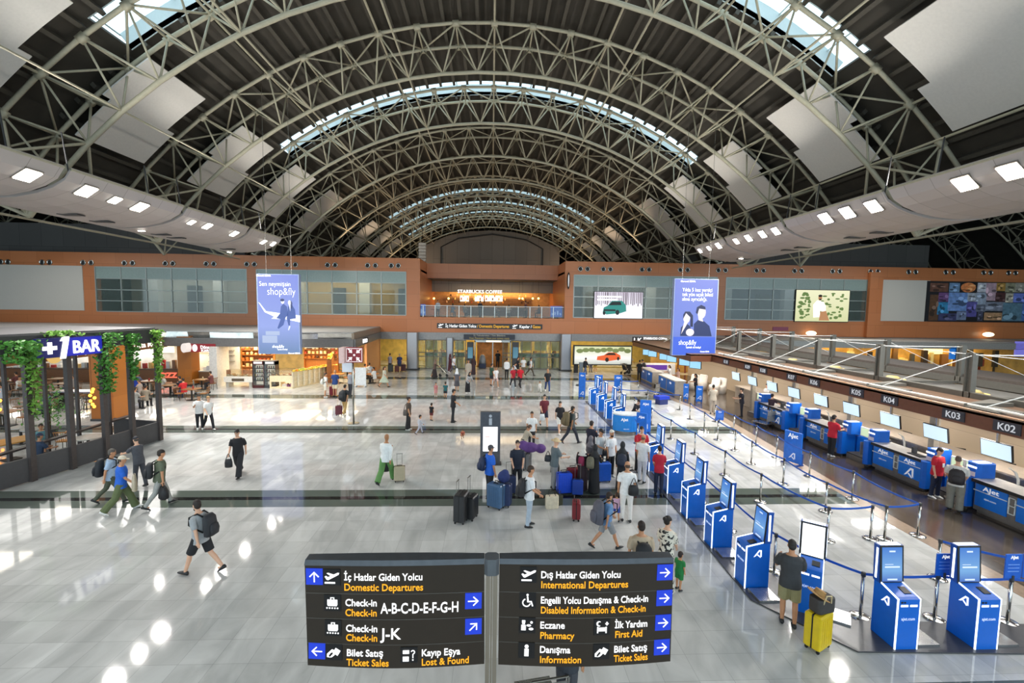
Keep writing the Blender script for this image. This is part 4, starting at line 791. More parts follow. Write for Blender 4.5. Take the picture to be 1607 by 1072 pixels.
post_sign(9.19, 8.5, 0, 'blue airline sign on the post between the two front kiosks'); post_sign(10.5, 8.38, 0, 'left of two blue airline signs behind the right front kiosk', .34, .5); post_sign(10.9, 8.4, 0, 'right of two blue airline signs behind the right front kiosk', .34, .5); post_sign(11.03, 21.3, R(-15), 'small blue airline sign on a post in the middle of the queue')
def stand_sign(x, y, rz, lab, w=.5, h=1.5):
    t = thing('floor_stand', lab, 'display stand', (x, y, 0), rz); MB().box(-w/2, w/2, -.03, .03, .08, h).build('panel', mat('1468cc', .4), t); k = MB()
    for X in (-w/2+.06, w/2-.06): k.box(X-.04, X+.04, -.2, .2, 0, .05); k.box(X-.02, X+.02, -.02, .18, .05, .5)
    k.build('foot', mat('1a3f8a', .5), t); airline(t, 0, h-.25, w*.32, -.034); logo(t, M.Translation((0, -.034, .35)), .3, mat('dfeaff', emit=.5)); return t
g = gz(1243, 728); stand_sign(g.x, g.y, R(-70), 'tall blue display board on feet standing on the dark floor', .75, 1.35)
stand_sign(7.85, 22.6, R(-10), 'blue roll-up display right of the curved service desk', .55, 1.7); stand_sign(7.3, 21.5, R(-35), 'second blue display right of the service desk, half behind a screen', .5, 1.3); stand_sign(8.1, 33.9, 0, 'blue stand left of the pair at the far cross queue', .6, 1.3); stand_sign(9.6, 33.9, 0, 'blue stand right of the pair at the far cross queue', .6, 1.3)
stand_sign(6.4, 31.6, R(-20), 'narrow blue display behind the farthest kiosk', .45, 1.8)
# curved service desk
t = thing('service_desk', 'curved light blue airline service desk among the kiosks', 'desk', (6.85, 22.4, 0), R(-6))
cvp = [(.78*sin(a), -.75*cos(a)+.35) for a in [R(-62+12.4*i) for i in range(11)]]
MB().prism(cvp+[(.5, .35), (-.5, .35)], .22, 1.02).build('front', mat('1f86dc', .35, var=.04), t, False); MB().prism([(x*1.06, y-.02) for x, y in cvp]+[(.56, .4), (-.56, .4)], 1.02, 1.08).build('worktop', mat('e2e6ea', .3), t)
MB().prism([(x*.8, y*.8+.06) for x, y in cvp]+[(.4, .3), (-.4, .3)], 0, .22).build('plinth', mat('8d8a84', .3, .6), t); airline(t, -.2, .78, .2, -.46); txt('ajet.com', .08, mat('d0e4ff', emit=.6), t, (-.1, -.44, .35)); MB().box(.55, .95, -.1, .35, 0, 1.0).build('side_panel', mat('dfe4ea', .4), t)
# ================================================================== CHECK-IN COUNTERS
CXF = 15.35
GREEN = mat('d6ecc0', emit=.85); MONW = mat('cfe6f6', emit=1.0)
def tower(par, y, name):
    k = MB(); k.T = M.Translation((0, y, 0)); k.bbox(-.14, .62, -.12, .12, .12, 1.08, .08); k.prism([(.62, -.15), (1.15, -.3), (1.15, .3), (.62, .15)], .12, .9); k.build(name, BLUE, par)
    k = MB(); k.T = M.Translation((.45, y, 0)); k.bbox(-.3, .35, -.22, .22, 1.0, 1.52, .1); k.build('tower_head', BLUE, par)
    k = MB(); k.T = M.Translation((.45, y, 0)); k.box(-.2, .25, -.1, .1, 1.52, 1.535); k.box(-.315, -.3, -.15, .15, 1.36, 1.42); k.build('head_light', LED, par)
    k = MB(); k.T = M.Translation((.14, y, 0)); k.box(-.017, 0, -.12, .12, 1.1, 1.24); k.build('ticket', mat('e8d8d8', .5), par)
    k = MB(); k.T = M.Translation((.05, y, 0)); k.lathe([(.06, 0), (.04, .12)], 8); k.build('foot', BLACK, par)
def counter(y1, lab):                                     # counter front from y1-2.35 to y1-.15, facing -x
    t = thing('check_in_counter', lab, 'counter', (CXF, y1, 0)); a, b = -2.35, -.2
    k = MB(); k.box(.08, .75, a, b, .1, 1.02); k.box(.16, .6, a+.05, b-.05, 0, .1); k.build('body', mat('77716c', .4, .3), t)
    k = MB(); k.box(.0, .85, a-.03, b+.03, 1.02, 1.07); k.build('worktop', mat('e6e0da', .3), t); k = MB(); k.box(-.02, .0, a-.03, b+.03, .98, 1.08); k.build('edge', BLACK, t)
    for i, (p, q_) in enumerate(((b-.05, b-.95), (b-1.2, a+.05))):
        k = MB(); k.box(.05, .08, q_, p, .25, .95); k.build('blue_panel', mat('1173d6', .35, var=.03), t)
        k = MB(); k.box(.035, .05, q_, p+.05, .72, .745); k.build('white_line', WHITE, t)
        txt('AJet', .19, mat('ffffff', emit=.5), t, (.04, (p+q_)/2, .79), (pi/2, 0, -pi/2), width=.46)
        if i == 0: txt('ajet.com', .08, mat('dcebff', emit=.3), t, (.04, (p+q_)/2, .52), (pi/2, 0, -pi/2), width=.34)
        else: logo(t, M.Translation((.045, (p+q_)/2, .46)) @ M.Rotation(-pi/2, 4, 'Z'), .4, mat('f4f8ff', emit=.4))
    k = MB(); 
    for z0, z1 in ((.38, .395), (.62, .635), (.86, .875)): k.box(.04, .08, b-1.17, b-.98, z0, z1)
    for y in (b-1.17, b-.995): k.box(.04, .08, y, y+.015, .38, .875)
    k.build('white_frame', WHITE, t); tower(t, 0, 'end_tower'); tower(t, -2.5, 'near_tower')
    k = MB(); k.box(.35, .5, a+.7, a+.78, 1.07, 1.3); k.box(.2, .5, a+.3, a+.8, 1.07, 1.1); k.build('keyboard', DGREY, t)
    return t
def scale_bay(y1, lab):                                   # two-screen weighing bay between counters
    t = thing('baggage_belt', lab, 'baggage belt', (CXF, y1, 0))
    k = MB(); k.box(.1, 1.0, -3.7, -2.72, .0, .22); k.build('belt_body', mat('9c968e', .3, .7), t); k = MB(); k.box(.1, 1.0, -3.68, -2.74, .22, .26); k.build('belt', mat('3a3733', .6), t)
    k = MB(); k.box(1.0, 1.15, -3.75, -2.7, .0, 1.05); k.box(.35, 1.0, -3.16, -3.12, .26, .8); k.build('back_panel', mat('a79f94', .3, .5), t)
    for i, y in enumerate((-3.0, -3.5)):
        k = MB(); k.box(.62, .68, y-.23, y+.23, .98, 1.38); k.build('monitor', WHITE, t); k = MB(); k.box(.61, .62, y-.19, y+.19, 1.02, 1.34); k.build('display', GREEN, t); k = MB(); k.box(.65, 1.0, y-.02, y+.02, 1.1, 1.16); k.build('arm', STEEL, t)
    return t
CY_ = [13.75, 17.65, 21.55, 25.45]; 
for i, y in enumerate(CY_):
    lab = ['blue airline check-in counter at the right edge of the photo, nearest of the row', 'blue check-in counter left of the man in the red polo shirt, second of the row', 'blue check-in counter behind the red-shirted man with the phone, third of the row', 'blue check-in counter with a staff woman leaning on it, fourth of the row'][i]
    counter(y, lab); scale_bay(y, 'steel baggage belt with two pale green screens beside the %s check-in counter' % ordn(i))
scale_bay(29.3, 'steel baggage belt with two pale green screens at the far end of the counters')
k = MB()
k.box(16.8, 17.2, 9, 30.5, .0, 1.1); k.box(16.7, 17.9, 9, 30.5, 1.1, 1.16); tag(k.build('back_counter', mat('b3a596', .3, .3)), 'long stone-topped back counter running behind the check-in row', 'counter')
tag(MB().box(18.9, 19.0, 9, 43, 0, 3.2).build('partition_wall', planks('c8b49a', 'bfa98e', rough=.4, sc=(1.6, 3.2), name='stone_panels', rot=(pi/2, 0, pi/2), mortar=.006)), 'beige panelled wall behind the check-in staff under the hood', 'partition'); 
for i, y in enumerate((12.0, 15.9, 19.8, 23.7, 27.6)):
    t = thing('monitor_post', 'square post with a hanging bright monitor, %s along the check-in hood' % ordn(i), 'monitor', (16.35, y, 0), 0, 'monitors under the check-in hood')
    MB().box(-.11, .11, -.11, .11, 0, 2.8).build('post', mat('a39a8c', .4, .3), t)
    for dy in (-.3, 1.6):
        k = MB(); k.T = M.Translation((-.25, dy, 1.98)) @ M.Rotation(R(-8), 4, 'Y'); k.box(-.03, .03, -.46, .46, -.27, .27); k.build('housing', BLACK, t)
        k = MB(); k.T = M.Translation((-.25, dy, 1.98)) @ M.Rotation(R(-8), 4, 'Y'); k.box(-.036, -.03, -.44, .44, -.25, .25); k.build('display', MONW, t)
        MB().box(-.27, -.2, dy-.03, dy+.03, 2.2, 2.8).build('hanger', STEEL, t)
for i, y in enumerate((12.6, 14.9, 16.5, 18.9, 20.5, 22.9, 24.4)):
    t = thing('office_chair', 'dark staff chair behind the check-in counters, %s from the near end' % ordn(i), 'chair', (17.95, y, 0), R(90+20*(i % 3)), 'staff chairs')
    MB().bbox(-.24, .24, -.24, .24, .45, .52, .05).build('seat', BLACK, t); MB().bbox(-.22, .22, -.28, -.22, .6, 1.1, .02).build('backrest', BLACK, t)
    k = MB(); k.lathe([(.03, .06), (.03, .45)], 8)
    for a in range(5): k.chain([(0, 0, .08), (.28*cos(a*1.257), .28*sin(a*1.257), .04)], .02, 5)
    k.build('base', DGREY, t)
for i in range(3):
    y = (13.0, 16.9, 20.9)[i]; t = thing('handle_lamp', 'pale curved luggage-tag arm behind the check-in towers, %s from the near end' % ordn(i), 'arm', (16.2, y, 1.0), 0, 'curved pale arms')
    MB().chain([(0, 0, 0), (0, .02, .25), (.02, .12, .42), (.02, .3, .5)], .035, 8).build('arm', mat('ddd8cf', .4), t, True)
# --- hood above the counters
FZ0, FZ1 = 2.8, 3.27; HB = mat('6d3f28', .4, var=.06); COR = planks('755a45', '684e3a', rough=.5, sc=(12, .11), name='bronze_slats', mortar=.02, mc='4a382a', rot=(0, 0, pi/2)); PG = mat('6f6c65', .5, .2, var=.05)
h = thing('check_in_hood', 'brown hood with slatted bronze roof and steel frame above the check-in counters', 'hood', (0, 0, 0))
k = MB(); k.box(14.9, 15.1, 2, 30.2, FZ0, FZ1); k.box(13.45, 15.1, 30.2, 30.4, FZ0, FZ1); k.box(13.45, 13.65, 30.4, 43, FZ0, FZ1); k.build('fascia', HB, h)
k = MB(); k.box(14.9, 17.1, 2, 30.2, 3.2, 3.3); k.box(20.9, 23.4, 2, 43, 3.25, 3.35); k.box(13.45, 17.1, 30.2, 43, 3.2, 3.3); k.build('slat_roof', COR, h)
k = MB(); 
for x in (17.1, 20.85): k.box(x-.1, x+.1, 2, 43, 3.2, 3.5)
for i in range(9): k.box(17.1, 20.85, 7.8+3.85*i-.06, 7.8+3.85*i+.06, 3.2, 3.3)
k.build('frame_beam', PG, h); k = MB(); k.box(17.2, 20.75, 2, 43, 3.12, 3.16); k.build('glass_roof', mat('7d7b77', .35), h)
for i in range(9):
    y = 7.8+3.85*i; zb = 3.3
    for x in (17.1, 20.85):
        k = MB(); k.box(x-.1, x+.1, y-.13, y-.09, zb, 4.9); k.box(x-.1, x+.1, y+.09, y+.13, zb, 4.9); k.box(x-.02, x+.02, y-.09, y+.09, zb, 4.9); k.build('post', PG, h)
    k = MB(); k.chain([(17.1, y, 4.8), (15.5, y+1.9, 3.36)], .02, 6); k.chain([(20.85, y, 4.8), (22.6, y-1.9, 3.4)], .014, 6); k.chain([(17.1, y, 4.85), (17.1, y+3.85, 4.85)], .013, 6); k.chain([(17.1, y, 4.82), (20.85, y, 4.82)], .02, 5); k.build('tie_rod', WHITE, h)
MB().chain([(15.35, 2, 3.38), (15.35, 30.2, 3.38)], .05, 8).build('white_tube', mat('e6e2da', .35), h); MB().chain([(15.0, 2, 3.3), (15.0, 30.2, 3.3)], .03, 6).build('trim_tube', mat('a8703c', .4), h)
k = MB(); k.box(20.85, 23.3, 8, 43, 3.5, 3.62); k.box(23.2, 23.4, 2, 43, 2.8, 3.3); k.build('far_roof', mat('5f5650', .5), h)
for i in range(5):
    y = 13.4+3.85*i; k = MB(); k.box(15.2, 16.2, y-.5, y+.5, 3.3, 3.34); k.prism([(15.2, y+.5), (16.9, y+.5), (16.9, y+1.2)], 3.3, 3.42); k.build('access_hatch', PG, h)
for i, (px, n_) in enumerate(((1579, 'K02'), (1495, 'K03'), (1395, 'K04'), (1343.5, 'K05'), (1277, 'K06'), (1241.5, 'K07'), (1197, 'K08'), (1173, 'K09'), (1139, 'K10'))):
    p = gx(px, (674, 655.5, 630, 618, 602, 593, 582, 576, 568)[i], 14.87)
    t = thing('counter_number', 'dark counter number plate reading %s on the brown hood' % n_, 'number sign', (14.87, p.y, 3.035)); MB().box(0, .03, -.36, .36, -.16, .16).build('plate', mat('35343c', .4), t)
    txt(n_, .29, mat('e6e8ee', emit=.55), t, (-.004, 0, -.1), (pi/2, 0, -pi/2), width=.46, bold=.01)
for i, y in enumerate((17.0, 20.6, 24.2, 27.8)):
    t = thing('downlight', 'warm flat lamp glowing under the glass roof of the hood, %s from the near end' % ordn(i), 'lamp', (18.9, y, 3.2), 0, 'warm lamps in the hood'); MB().lathe([(.34, 0), (.2, .12), (.02, .14)], 16).build('shade', mat('c9b67c', .4), t, True); MB().lathe([(.5, -.02), (.5, -.01)], 16).build('diffuser', mat('ffe08a', emit=1.2), t)
for y in (10.5, 14.4, 18.3, 22.2, 26.1, 29.5): area(16.4, y, 2.75, 1.6, 110, (1, .95, .88), sy=.6)
for y in (33, 37, 41): area(15.8, y, 2.9, 2, 130, (1, .93, .82), sy=1)  # added fill lights brightening the far beige wall and covered seats
# --- far check-in section beyond the corner
for i, (y, w) in enumerate(((39.2, 3.0), (34.6, 3.4))):
    t = thing('check_in_counter', 'blue far check-in counter, %s' % ('farthest one beside the dark-clothed pair' , 'with two blue panels beside two seated staff')[i], 'counter', (13.55, y, 0))
    MB().box(.03, .8, -w/2, w/2, 0, 1.0).build('body', mat('b9aea2', .4), t); MB().box(-.02, .85, -w/2, w/2, 1.0, 1.06).build('worktop', mat('e8e2da', .3), t)
    for j in range(2): a = -w/2+.1+j*w/2; MB().box(0, .03, a, a+w/2-.2, .1, .95).build('blue_panel', mat('1173d6', .35), t); airline(t, 0, .7, .2).matrix_basis = M.Translation((-.004, a+w/4-.1, .7)) @ Euler((pi/2, 0, -pi/2)).to_matrix().to_4x4()
for i, (px, py) in enumerate(((1076, 628), (1097, 632))):
    g = gz(px, py); stand_sign(g.x, g.y, R(-25), 'blue display panel in front of the far counters, %s' % ('left of the two', 'right of the two, larger')[i], .42 if i else .34, 1.15)
for i, px in enumerate((1015, 1024, 1042, 1054, 1074, 1091)):
    q = gx(px, 553+ (px-1015)*.26, 14.3); t = thing('hanging_monitor', 'bright blue hanging monitor over the far counters, %s from the left' % ordn(i), 'monitor', (q.x, q.y, q.z), R(-50), 'hanging monitors over the far counters')
    MB().box(-.42, .42, 0, .07, -.27, .27).box(-.03, .03, .02, .06, .2, max(.3, 3.25-q.z)).build('housing', BLACK, t); MB().box(-.39, .39, -.01, 0, -.24, .24).build('display', mat('9ed4f0', emit=1.), t)
q = gz(1062, 600); t = thing('display_wall', 'low white counter with a purple screen behind the far check-in staff', 'counter', (15.4, 42.3, 0)); MB().box(-1.2, 2.0, 0, .3, 0, 1.2).build('body', mat('e0dcd8'), t); MB().box(-1.1, 1.2, -.02, 0, .6, 1.05).build('screen', mat('6a3aa8', emit=.6), t)
wc = mat('e9e0d6', .8, var=.06)
for i, (px, py) in enumerate(((1088, 611), (1101, 611), (1121, 617), (1131, 617))):
    g = gz(px, py); k = MB(); k.rings([(0, 0, 0, .38, .4), (0, 0, .5, .42, .42), (0, .02, .62, .4, .42), (0, .16, .66, .36, .26), (0, .22, 1.1, .36, .18), (0, .22, 1.16, .3, .1)], 10)
    tag(k.build('draped_seat', wc, None, True, (g.x, g.y, 0), R(-60)), 'seat wrapped in a white cover by the beige wall, %s from the left' % ordn(i), 'covered seat', 'white covered seats')
# ================================================================== FOOD COURT (left)
CAN = mat('9b9894', .3, .5, var=.12, scale=.7); MIR = mat('c8c6c0', .18, .9, var=.25, scale=1.2); FAS = mat('6d6a68', .4, .2)
c = thing('food_court_canopy', 'grey metal canopy over the food counters with a mirrored upper band', 'canopy', (0, 0, 0))
MB().prism([(-50, 35.4), (-10.5, 35.4), (-11.05, 46), (-50, 46)], 4.12, 4.2).build('top', mat('a8a5a2', .45, .2), c)
k = MB()
xs = [-50+i*1.6 for i in range(25)]+[-10.5]
for i in range(len(xs)-1):
    d0, d1 = .12*sin(i*1.9), .12*sin((i+1)*1.9); k.add([(xs[i], 35.5+d0, 3.65), (xs[i+1], 35.5+d1, 3.65), (xs[i+1], 35.5-d1, 4.15), (xs[i], 35.5-d0, 4.15)], [(0, 1, 2, 3)])
k.build('mirror_band', MIR, c, True); MB().box(-50, -10.45, 35.2, 35.5, 3.05, 3.68).prism([(-10.6, 35.3), (-10.3, 35.3), (-10.9, 46), (-11.2, 46)], 3.05, 3.68).build('fascia', FAS, c)
MB().prism([(-10.62, 35.35), (-10.42, 35.35), (-11.0, 46), (-11.2, 46)], 3.68, 4.15).build('side_band', mat('8a7a68', .35, .3), c)
struct('ceiling_food', MB().prism([(-50, 35.5), (-10.6, 35.5), (-11.2, 46), (-50, 46)], 3.0, 3.1), mat('e0d6c0', .7))
struct('wall_food', MB().box(-50, -11, 45.6, 45.8, 0, 4), mat('ecd49c', .6, var=.25, scale=1.2)); struct('wall_food_side', MB().box(-11.2, -11.0, 41, 46, 0, 3.05), mat('c98e5e', .5))
for X in (-48, -43, -38, -33, -28): area(X, 38.5, 2.95, 2.4, 160, (1, .93, .82), sy=1.5)
for X in (-23.5, -19.5, -16, -12.8): area(X, 38.6, 2.95, 2.6, 290, (1, .83, .52), sy=3)
t = thing('shop_sign', 'small white illuminated letters on the dark canopy side above the food court corner', 'sign', (-10.42, 38.2, 3.36), R(86)); MB().box(-.9, .9, 0, .05, -.26, .26).build('panel', DGREY, t); txt('EGO', .42, mat('ffffff', emit=2), t, (.1, -.01, -.14), width=1.1, bold=.04)
# stands
def P36(x0, y0, x1, y1, Y): return P(x0, y0, x1, y1, Y)
x, z, w, h = P(299, 539.5, 338, 553, 35.15); t = thing('shop_sign', 'red food stand sign with a white round emblem and white lettering', 'sign', (x, 35.15, z)); MB().box(-w/2, w/2, 0, .15, -h/2, h/2).build('panel', mat('a01a26', .4, emit=.5), t)
MB().poly(blob(-w/2+.3, 0, .19, .27), -.003).build('emblem', mat('ffffff', emit=1.2), t); txt('Döner', .34, mat('ffffff', emit=1.2), t, (w*.12, -.01, -.05), width=.8, bold=.03); txt('Köfte', .26, mat('ffffff', emit=1.2), t, (w*.12, -.01, -.28), width=.7, bold=.03)
t = thing('food_counter', 'brown food stand counter under the red sign', 'counter', (x, 36, 0)); MB().box(-w/2, w/2, 0, .7, 0, 1.02).build('front', mat('6b4a2c', .5), t); MB().box(-w/2, w/2, -.05, .75, 1.02, 1.1).build('worktop', mat('d8d2c8', .3), t)
for i in range(6): tag(MB().bbox(-.12, .12, -.1, .1, 0, .25+.1*(i % 3), .02).build('box', mat(('e8e4da', 'b9bcc0', 'd8c8a0')[i % 3], .4), loc=(x-w/2+.3+i*.26, 36.3, 1.1)), 'container standing on the counter under the red sign', 'box', 'containers on the red stand counter')
struct('wall_kitchen', MB().box(-46, -20.8, 38.6, 38.8, 0, 3.0), mat('e6e4e0', .5, var=.2, scale=1.3)); k = MB()
for z in (1.5, 2.0, 2.4): k.box(-23, -21.1, 38.2, 38.6, z, z+.05)
tag(k.build('kitchen_shelf', STEEL), 'steel shelves in the white kitchen behind the red sign stand', 'shelf')
tag(MB().box(-20.95, -20.4, 34.9, 36.5, 0, 3.05).build('pillar', mat('d6d2cc', .5)), 'white square pillar between the red sign stand and the bakery', 'pillar')
def brown_pillar(px0, px1, py, top, lab, w):
    a, b = gz(px0, py), gz(px1, py); t = thing('pillar', lab, 'pillar', ((a.x+b.x)/2, a.y+w/2, 0)); MB().box(-w/2, w/2, -w/2, w/2, 0, top).build('cladding', planks('a8641c', '9c5c18', rough=.45, sc=(3, 1.3), name='amber_wood', rot=(pi/2, 0, 0), mortar=.004), t); MB().box(-w/2-.04, w/2+.04, -w/2-.04, w/2+.04, 0, .12).build('skirting', DGREY, t); return a, b
brown_pillar(146, 178, 661, 4.4, 'amber wooden pillar inside the bar enclosure', 1.15)
brown_pillar(281, 301, 606, 3.75, 'amber wooden pillar left of the red food stand sign', 1.0)
q = gy(290, 546, 34.7); tag(MB().poly(blob(0, 0, .2, .34, 20), .6, .65).build('round_badge', mat('f2e6e0', emit=.8), loc=(q.x, 34.6, q.z)), 'oval white badge fixed on the amber pillar', 'badge')
t = thing('food_stand_fascia', 'brown sign beam with white lettering over the food stands at the left', 'sign', (-24.4, 26, 0)); MB().box(-.3, 0, -4, 9.6, 2.95, 3.7).build('beam', mat('7a4a26', .5), t)
txt('POPEYES', .62, mat('fff4ec', emit=1.5), t, (.01, 3.4, 3.1), (pi/2, 0, pi/2), width=3.0, bold=.05); txt('Usta Mesut', .5, mat('fff4ec', emit=1.3), t, (.01, 7.7, 3.12), (pi/2, 0, pi/2), width=2.7, bold=.03)
k = MB(); k.T = M.Translation((.02, .6, 3.3)) @ M.Rotation(pi/2, 4, 'Z'); k.poly(blob(0, 0, .5, .5, 20), 0, .03); k.build('round_emblem', mat('e8c070', emit=.7), t)
t = thing('food_counter', 'long dark-topped brown counter of the white lit kitchens', 'counter', (-34.5, 36.8, 0)); MB().box(-11, 11, 0, .7, 0, 1.02).build('front', mat('6e4626', .5), t); MB().box(-11, 11, -.08, .75, 1.02, 1.1).build('worktop', mat('4a3424', .4), t)
txt('PiZZ', .55, mat('ff6a50', emit=1.4), t, (9.3, -.02, .42), width=1.25, bold=.04); rr = random.Random(11)
for i in range(46):
    cc = rr.choice(['e9e6e0', 'b8b8b8', 'a02020', '3c3c3c', 'd0a860', '704c30', 'c8c4bc']); hh = .2+.5*rr.random(); X = -45.2+.46*i
    tag(MB().bbox(-.14, .14, -.12, .12, 0, hh, .03).build('kitchen_box', mat(cc, .4), loc=(X, 37.1+.2*rr.random(), 1.1)), 'small appliance or container on the long brown counter', 'container', 'containers on the long food counter')
for i in range(8): q_ = -44+2.9*i; tag(MB().box(-.7, .7, 0, .06, -.35, .35).build('menu_screen', mat(('fff0d0', 'ffd9a0', 'fff8f0')[i % 3], emit=1.6), loc=(q_, 38.5, 2.55)), 'lit menu screen above the long counter, %s from the left' % ordn(i), 'menu board')
# bakery
t = thing('display_counter', 'white low display counter with wide glass top at the bakery entrance', 'counter', (-18.85, 34.8, 0)); MB().box(-1.05, 1.05, 0, .9, .42, .82).build('body', mat('eae4d8', .4), t); k = MB(); 
for X in (-.85, .85): k.box(X-.1, X+.1, .1, .8, 0, .42)
k.build('leg', mat('b8b4aa', .4), t); MB().box(-.45, .45, -.02, 0, .5, .7).build('grille', mat('5a4c3a', .5), t); MB().box(-1.0, 1.0, .3, .9, .82, 1.3).build('glass_case', glass('f4e8c8', .1), t)
def fridge(x, lab, redm):
    t = thing('drinks_fridge', lab, 'fridge', (x, 34.75, 0)); MB().box(-.42, -.38, 0, .6, .1, 2.0).box(.38, .42, 0, .6, .1, 2.0).box(-.42, .42, .55, .6, .1, 2.0).box(-.42, .42, 0, .6, 0, .2).box(-.42, .42, 0, .6, 1.75, 2.05).build('case', redm, t)
    MB().box(-.38, .38, .5, .54, .2, 1.75).build('back_light', mat('fff2dc', emit=.9), t); k = MB()
    for z in (.5, .8, 1.1, 1.42): k.box(-.38, .38, .1, .52, z, z+.03)
    k.build('shelf', DGREY, t); MB().box(-.3, .3, -.012, 0, 1.83, 1.98).build('header', mat('fff6ea', emit=1.4), t); MB().box(-.38, .38, .0, .02, .2, 1.75).build('glass_door', glass('c8d0d0', .06), t)
    return t
fridge(-17.35, 'left drinks fridge with a dark red base at the bakery', mat('4a1a1c', .4)); fridge(-16.5, 'right drinks fridge with white lit shelves at the bakery', mat('3a3c40', .4)); rr = random.Random(5)
for s_, X0 in enumerate((-17.68, -16.83)):
    for r_ in range(4):
        for j in range(5): tag(MB().lathe([(.045, 0), (.045, .14), (.02, .2)], 8).build('bottle', mat(rr.choice(['e8e0d0', '8a2020', '3a6a3a', 'c8a040', '28406a']), .3), loc=(X0+.16*j, 35.05, (.53, .83, 1.13, 1.45)[r_])), 'small bottle standing in the %s drinks fridge' % ('left', 'right')[s_], 'bottle', 'bottles in the %s fridge' % ('left', 'right')[s_])
t = thing('bakery_counter', 'cream L-shaped bakery counter with open cubbies and price strips', 'counter', (-15.6, 34.6, 0)); CRM = mat('efdcb4', .4)
MB().box(-.85, .8, 0, .8, 0, .12).box(-.85, .8, 0, .8, .5, .95).box(-.85, -.75, 0, .8, .12, .5).box(-.15, -.05, 0, .8, .12, .5).box(.72, .8, 0, .8, .12, .5).build('front_block', CRM, t)
SB_ = [(.8, 0), (.8, .8), (2.2, 4.6), (2.2, 3.7)]; MB().prism(SB_, 0, .1).prism(SB_, 1.2, 1.26).prism([(.8, .2), (.8, .8), (2.2, 4.6), (2.2, 4.0)], .1, 1.2).build('side_block', CRM, t); k = MB()
for f_ in range(8): a = f_/7; k.prism([(.78+1.4*a, 0+3.7*a), (.84+1.4*a, .02+3.7*a), (.84+1.4*a, .3+3.7*a), (.78+1.4*a, .3+3.7*a)], .1, 1.2)
for z in (.45, .8): k.prism([(.79, .0), (.85, .2), (2.25, 3.95), (2.19, 3.7)], z, z+.04)
k.build('cubby_divider', mat('f6ead0', .4), t); MB().box(-.8, .75, .1, .75, .95, 1.35).build('glass_case', glass('fff0d0', .12), t)
for i in range(10): tag(MB().bbox(-.055, .055, -.05, .05, 0, .16+.05*(i % 3), .01).build('packet', mat(rr.choice(['8a4a90', 'e8e0d0', '5a2a20', 'c8a0b0']), .5), loc=(-15.55+.075*i, 34.75, .12)), 'small packet in the lower cubby of the bakery counter', 'packet', 'packets in the bakery cubby')
def shelf_unit(x, y, rz, w, lab, cols, n, top=2.1, rows=(.5, .9, 1.3, 1.7), item='bread basket', grp='baskets'):
    t = thing('shop_shelf', lab, 'shelf', (x, y, 0), rz); k = MB(); k.box(-w/2, w/2, .32, .36, 0, top)
    for X in (-w/2, w/2-.05): k.box(X, X+.05, 0, .36, 0, top)
    for z in rows: k.box(-w/2, w/2, .0, .36, z-.04, z)
    k.build('frame', mat('a8662c', .5), t)
    for z in rows:
        for j in range(n):
            v = V((-w/2+.12+(w-.24)*j/(n-1), .14, 0)); v.rotate(Euler((0, 0, rz))); e = MB(); cc = rr.choice(cols); hh = .1+.14*rr.random()
            if rr.random() < .5: e.lathe([(.09, 0), (.12, hh*.6), (.1, hh), (.02, hh*1.2)], 8)
            else: e.bbox(-.11, .11, -.1, .1, 0, hh*1.3, .02)
            tag(e.build(item.replace(' ', '_'), mat(cc, .5), loc=(x+v.x, y+v.y, z)), '%s on the %s' % (item, grp.split(' on the ')[1]), item.split()[-1], grp)
    return t
YS = ['e8c23c', 'd8a82c', 'f0d860', 'b8c040', 'e0902c']; BS = ['7a2c18', 'c06a28', 'e8c890', '4a2a18', 'a83a24', 'f0e0c0']
shelf_unit(-13.6, 38.8, R(-75), 3.2, 'stepped wooden shelf of yellow goods along the bakery side', YS, 9, 1.9, (1.3, 1.6, 1.9), 'yellow package', 'yellow goods on the bakery shelf'); shelf_unit(-15.2, 41.5, 0, 3.0, 'back wall shelf of dark red and brown goods in the bakery', BS, 9, 3.0, (1.5, 1.9, 2.3, 2.7), 'brown package', 'goods on the bakery back shelf')
shelf_unit(-19.2, 38.4, 0, 2.6, 'brown slanted shelf with loaves left of the fridges', BS, 8, 2.7, (1.1, 1.6, 2.1, 2.5), 'bread loaf', 'loaves on the left bakery shelf')
def goods(n, f, lab, grp, cols, nm, s=.1):
    for i in range(n):
        x, y, z = f(i); e = MB(); h = s*(.7+.8*rr.random())
        (e.ell((0, 0, h*.5), (s, s*.8, h*.5), 8, 6) if i % 3 else e.bbox(-s, s, -s*.8, s*.8, 0, h*1.3, .02))
        tag(e.build(nm, mat(rr.choice(cols), .5), loc=(x, y, z)), lab, nm.replace('_', ' '), grp)
goods(48, lambda i: (-14.72+1.4*((i//3)/15)+.22*(i % 3), 34.75+3.7*((i//3)/15)+.1*(i % 3), 1.26+.0), 'yellow wrapped food on the long side block of the bakery counter', 'wrapped food on the bakery side block', YS, 'food_parcel', .09)
goods(14, lambda i: (-16.3+.22*(i % 7), 34.85+.3*(i//7), .95), 'pastry under the glass case of the bakery counter', 'pastries in the bakery case', BS, 'pastry', .08)
goods(16, lambda i: (-19.75+.25*(i % 8), 35.2+.28*(i//8), .82), 'pastry in the white low display counter', 'pastries in the low display', ['f0e6d0', 'e8c890', 'd0a060'], 'pastry', .09)
for i, X in enumerate((-20.0, -18.4, -15.9, -14.2, -12.6)): tag(MB().box(-.55, .55, 0, .06, -.3, .3).build('menu_screen', mat(('fff0c8', 'ffe2a0', 'fff6e0')[i % 3], emit=1.4), loc=(X, 41.2, 2.75)), 'warm lit menu screen at the back of the bakery, %s from the left' % ordn(i), 'menu board')
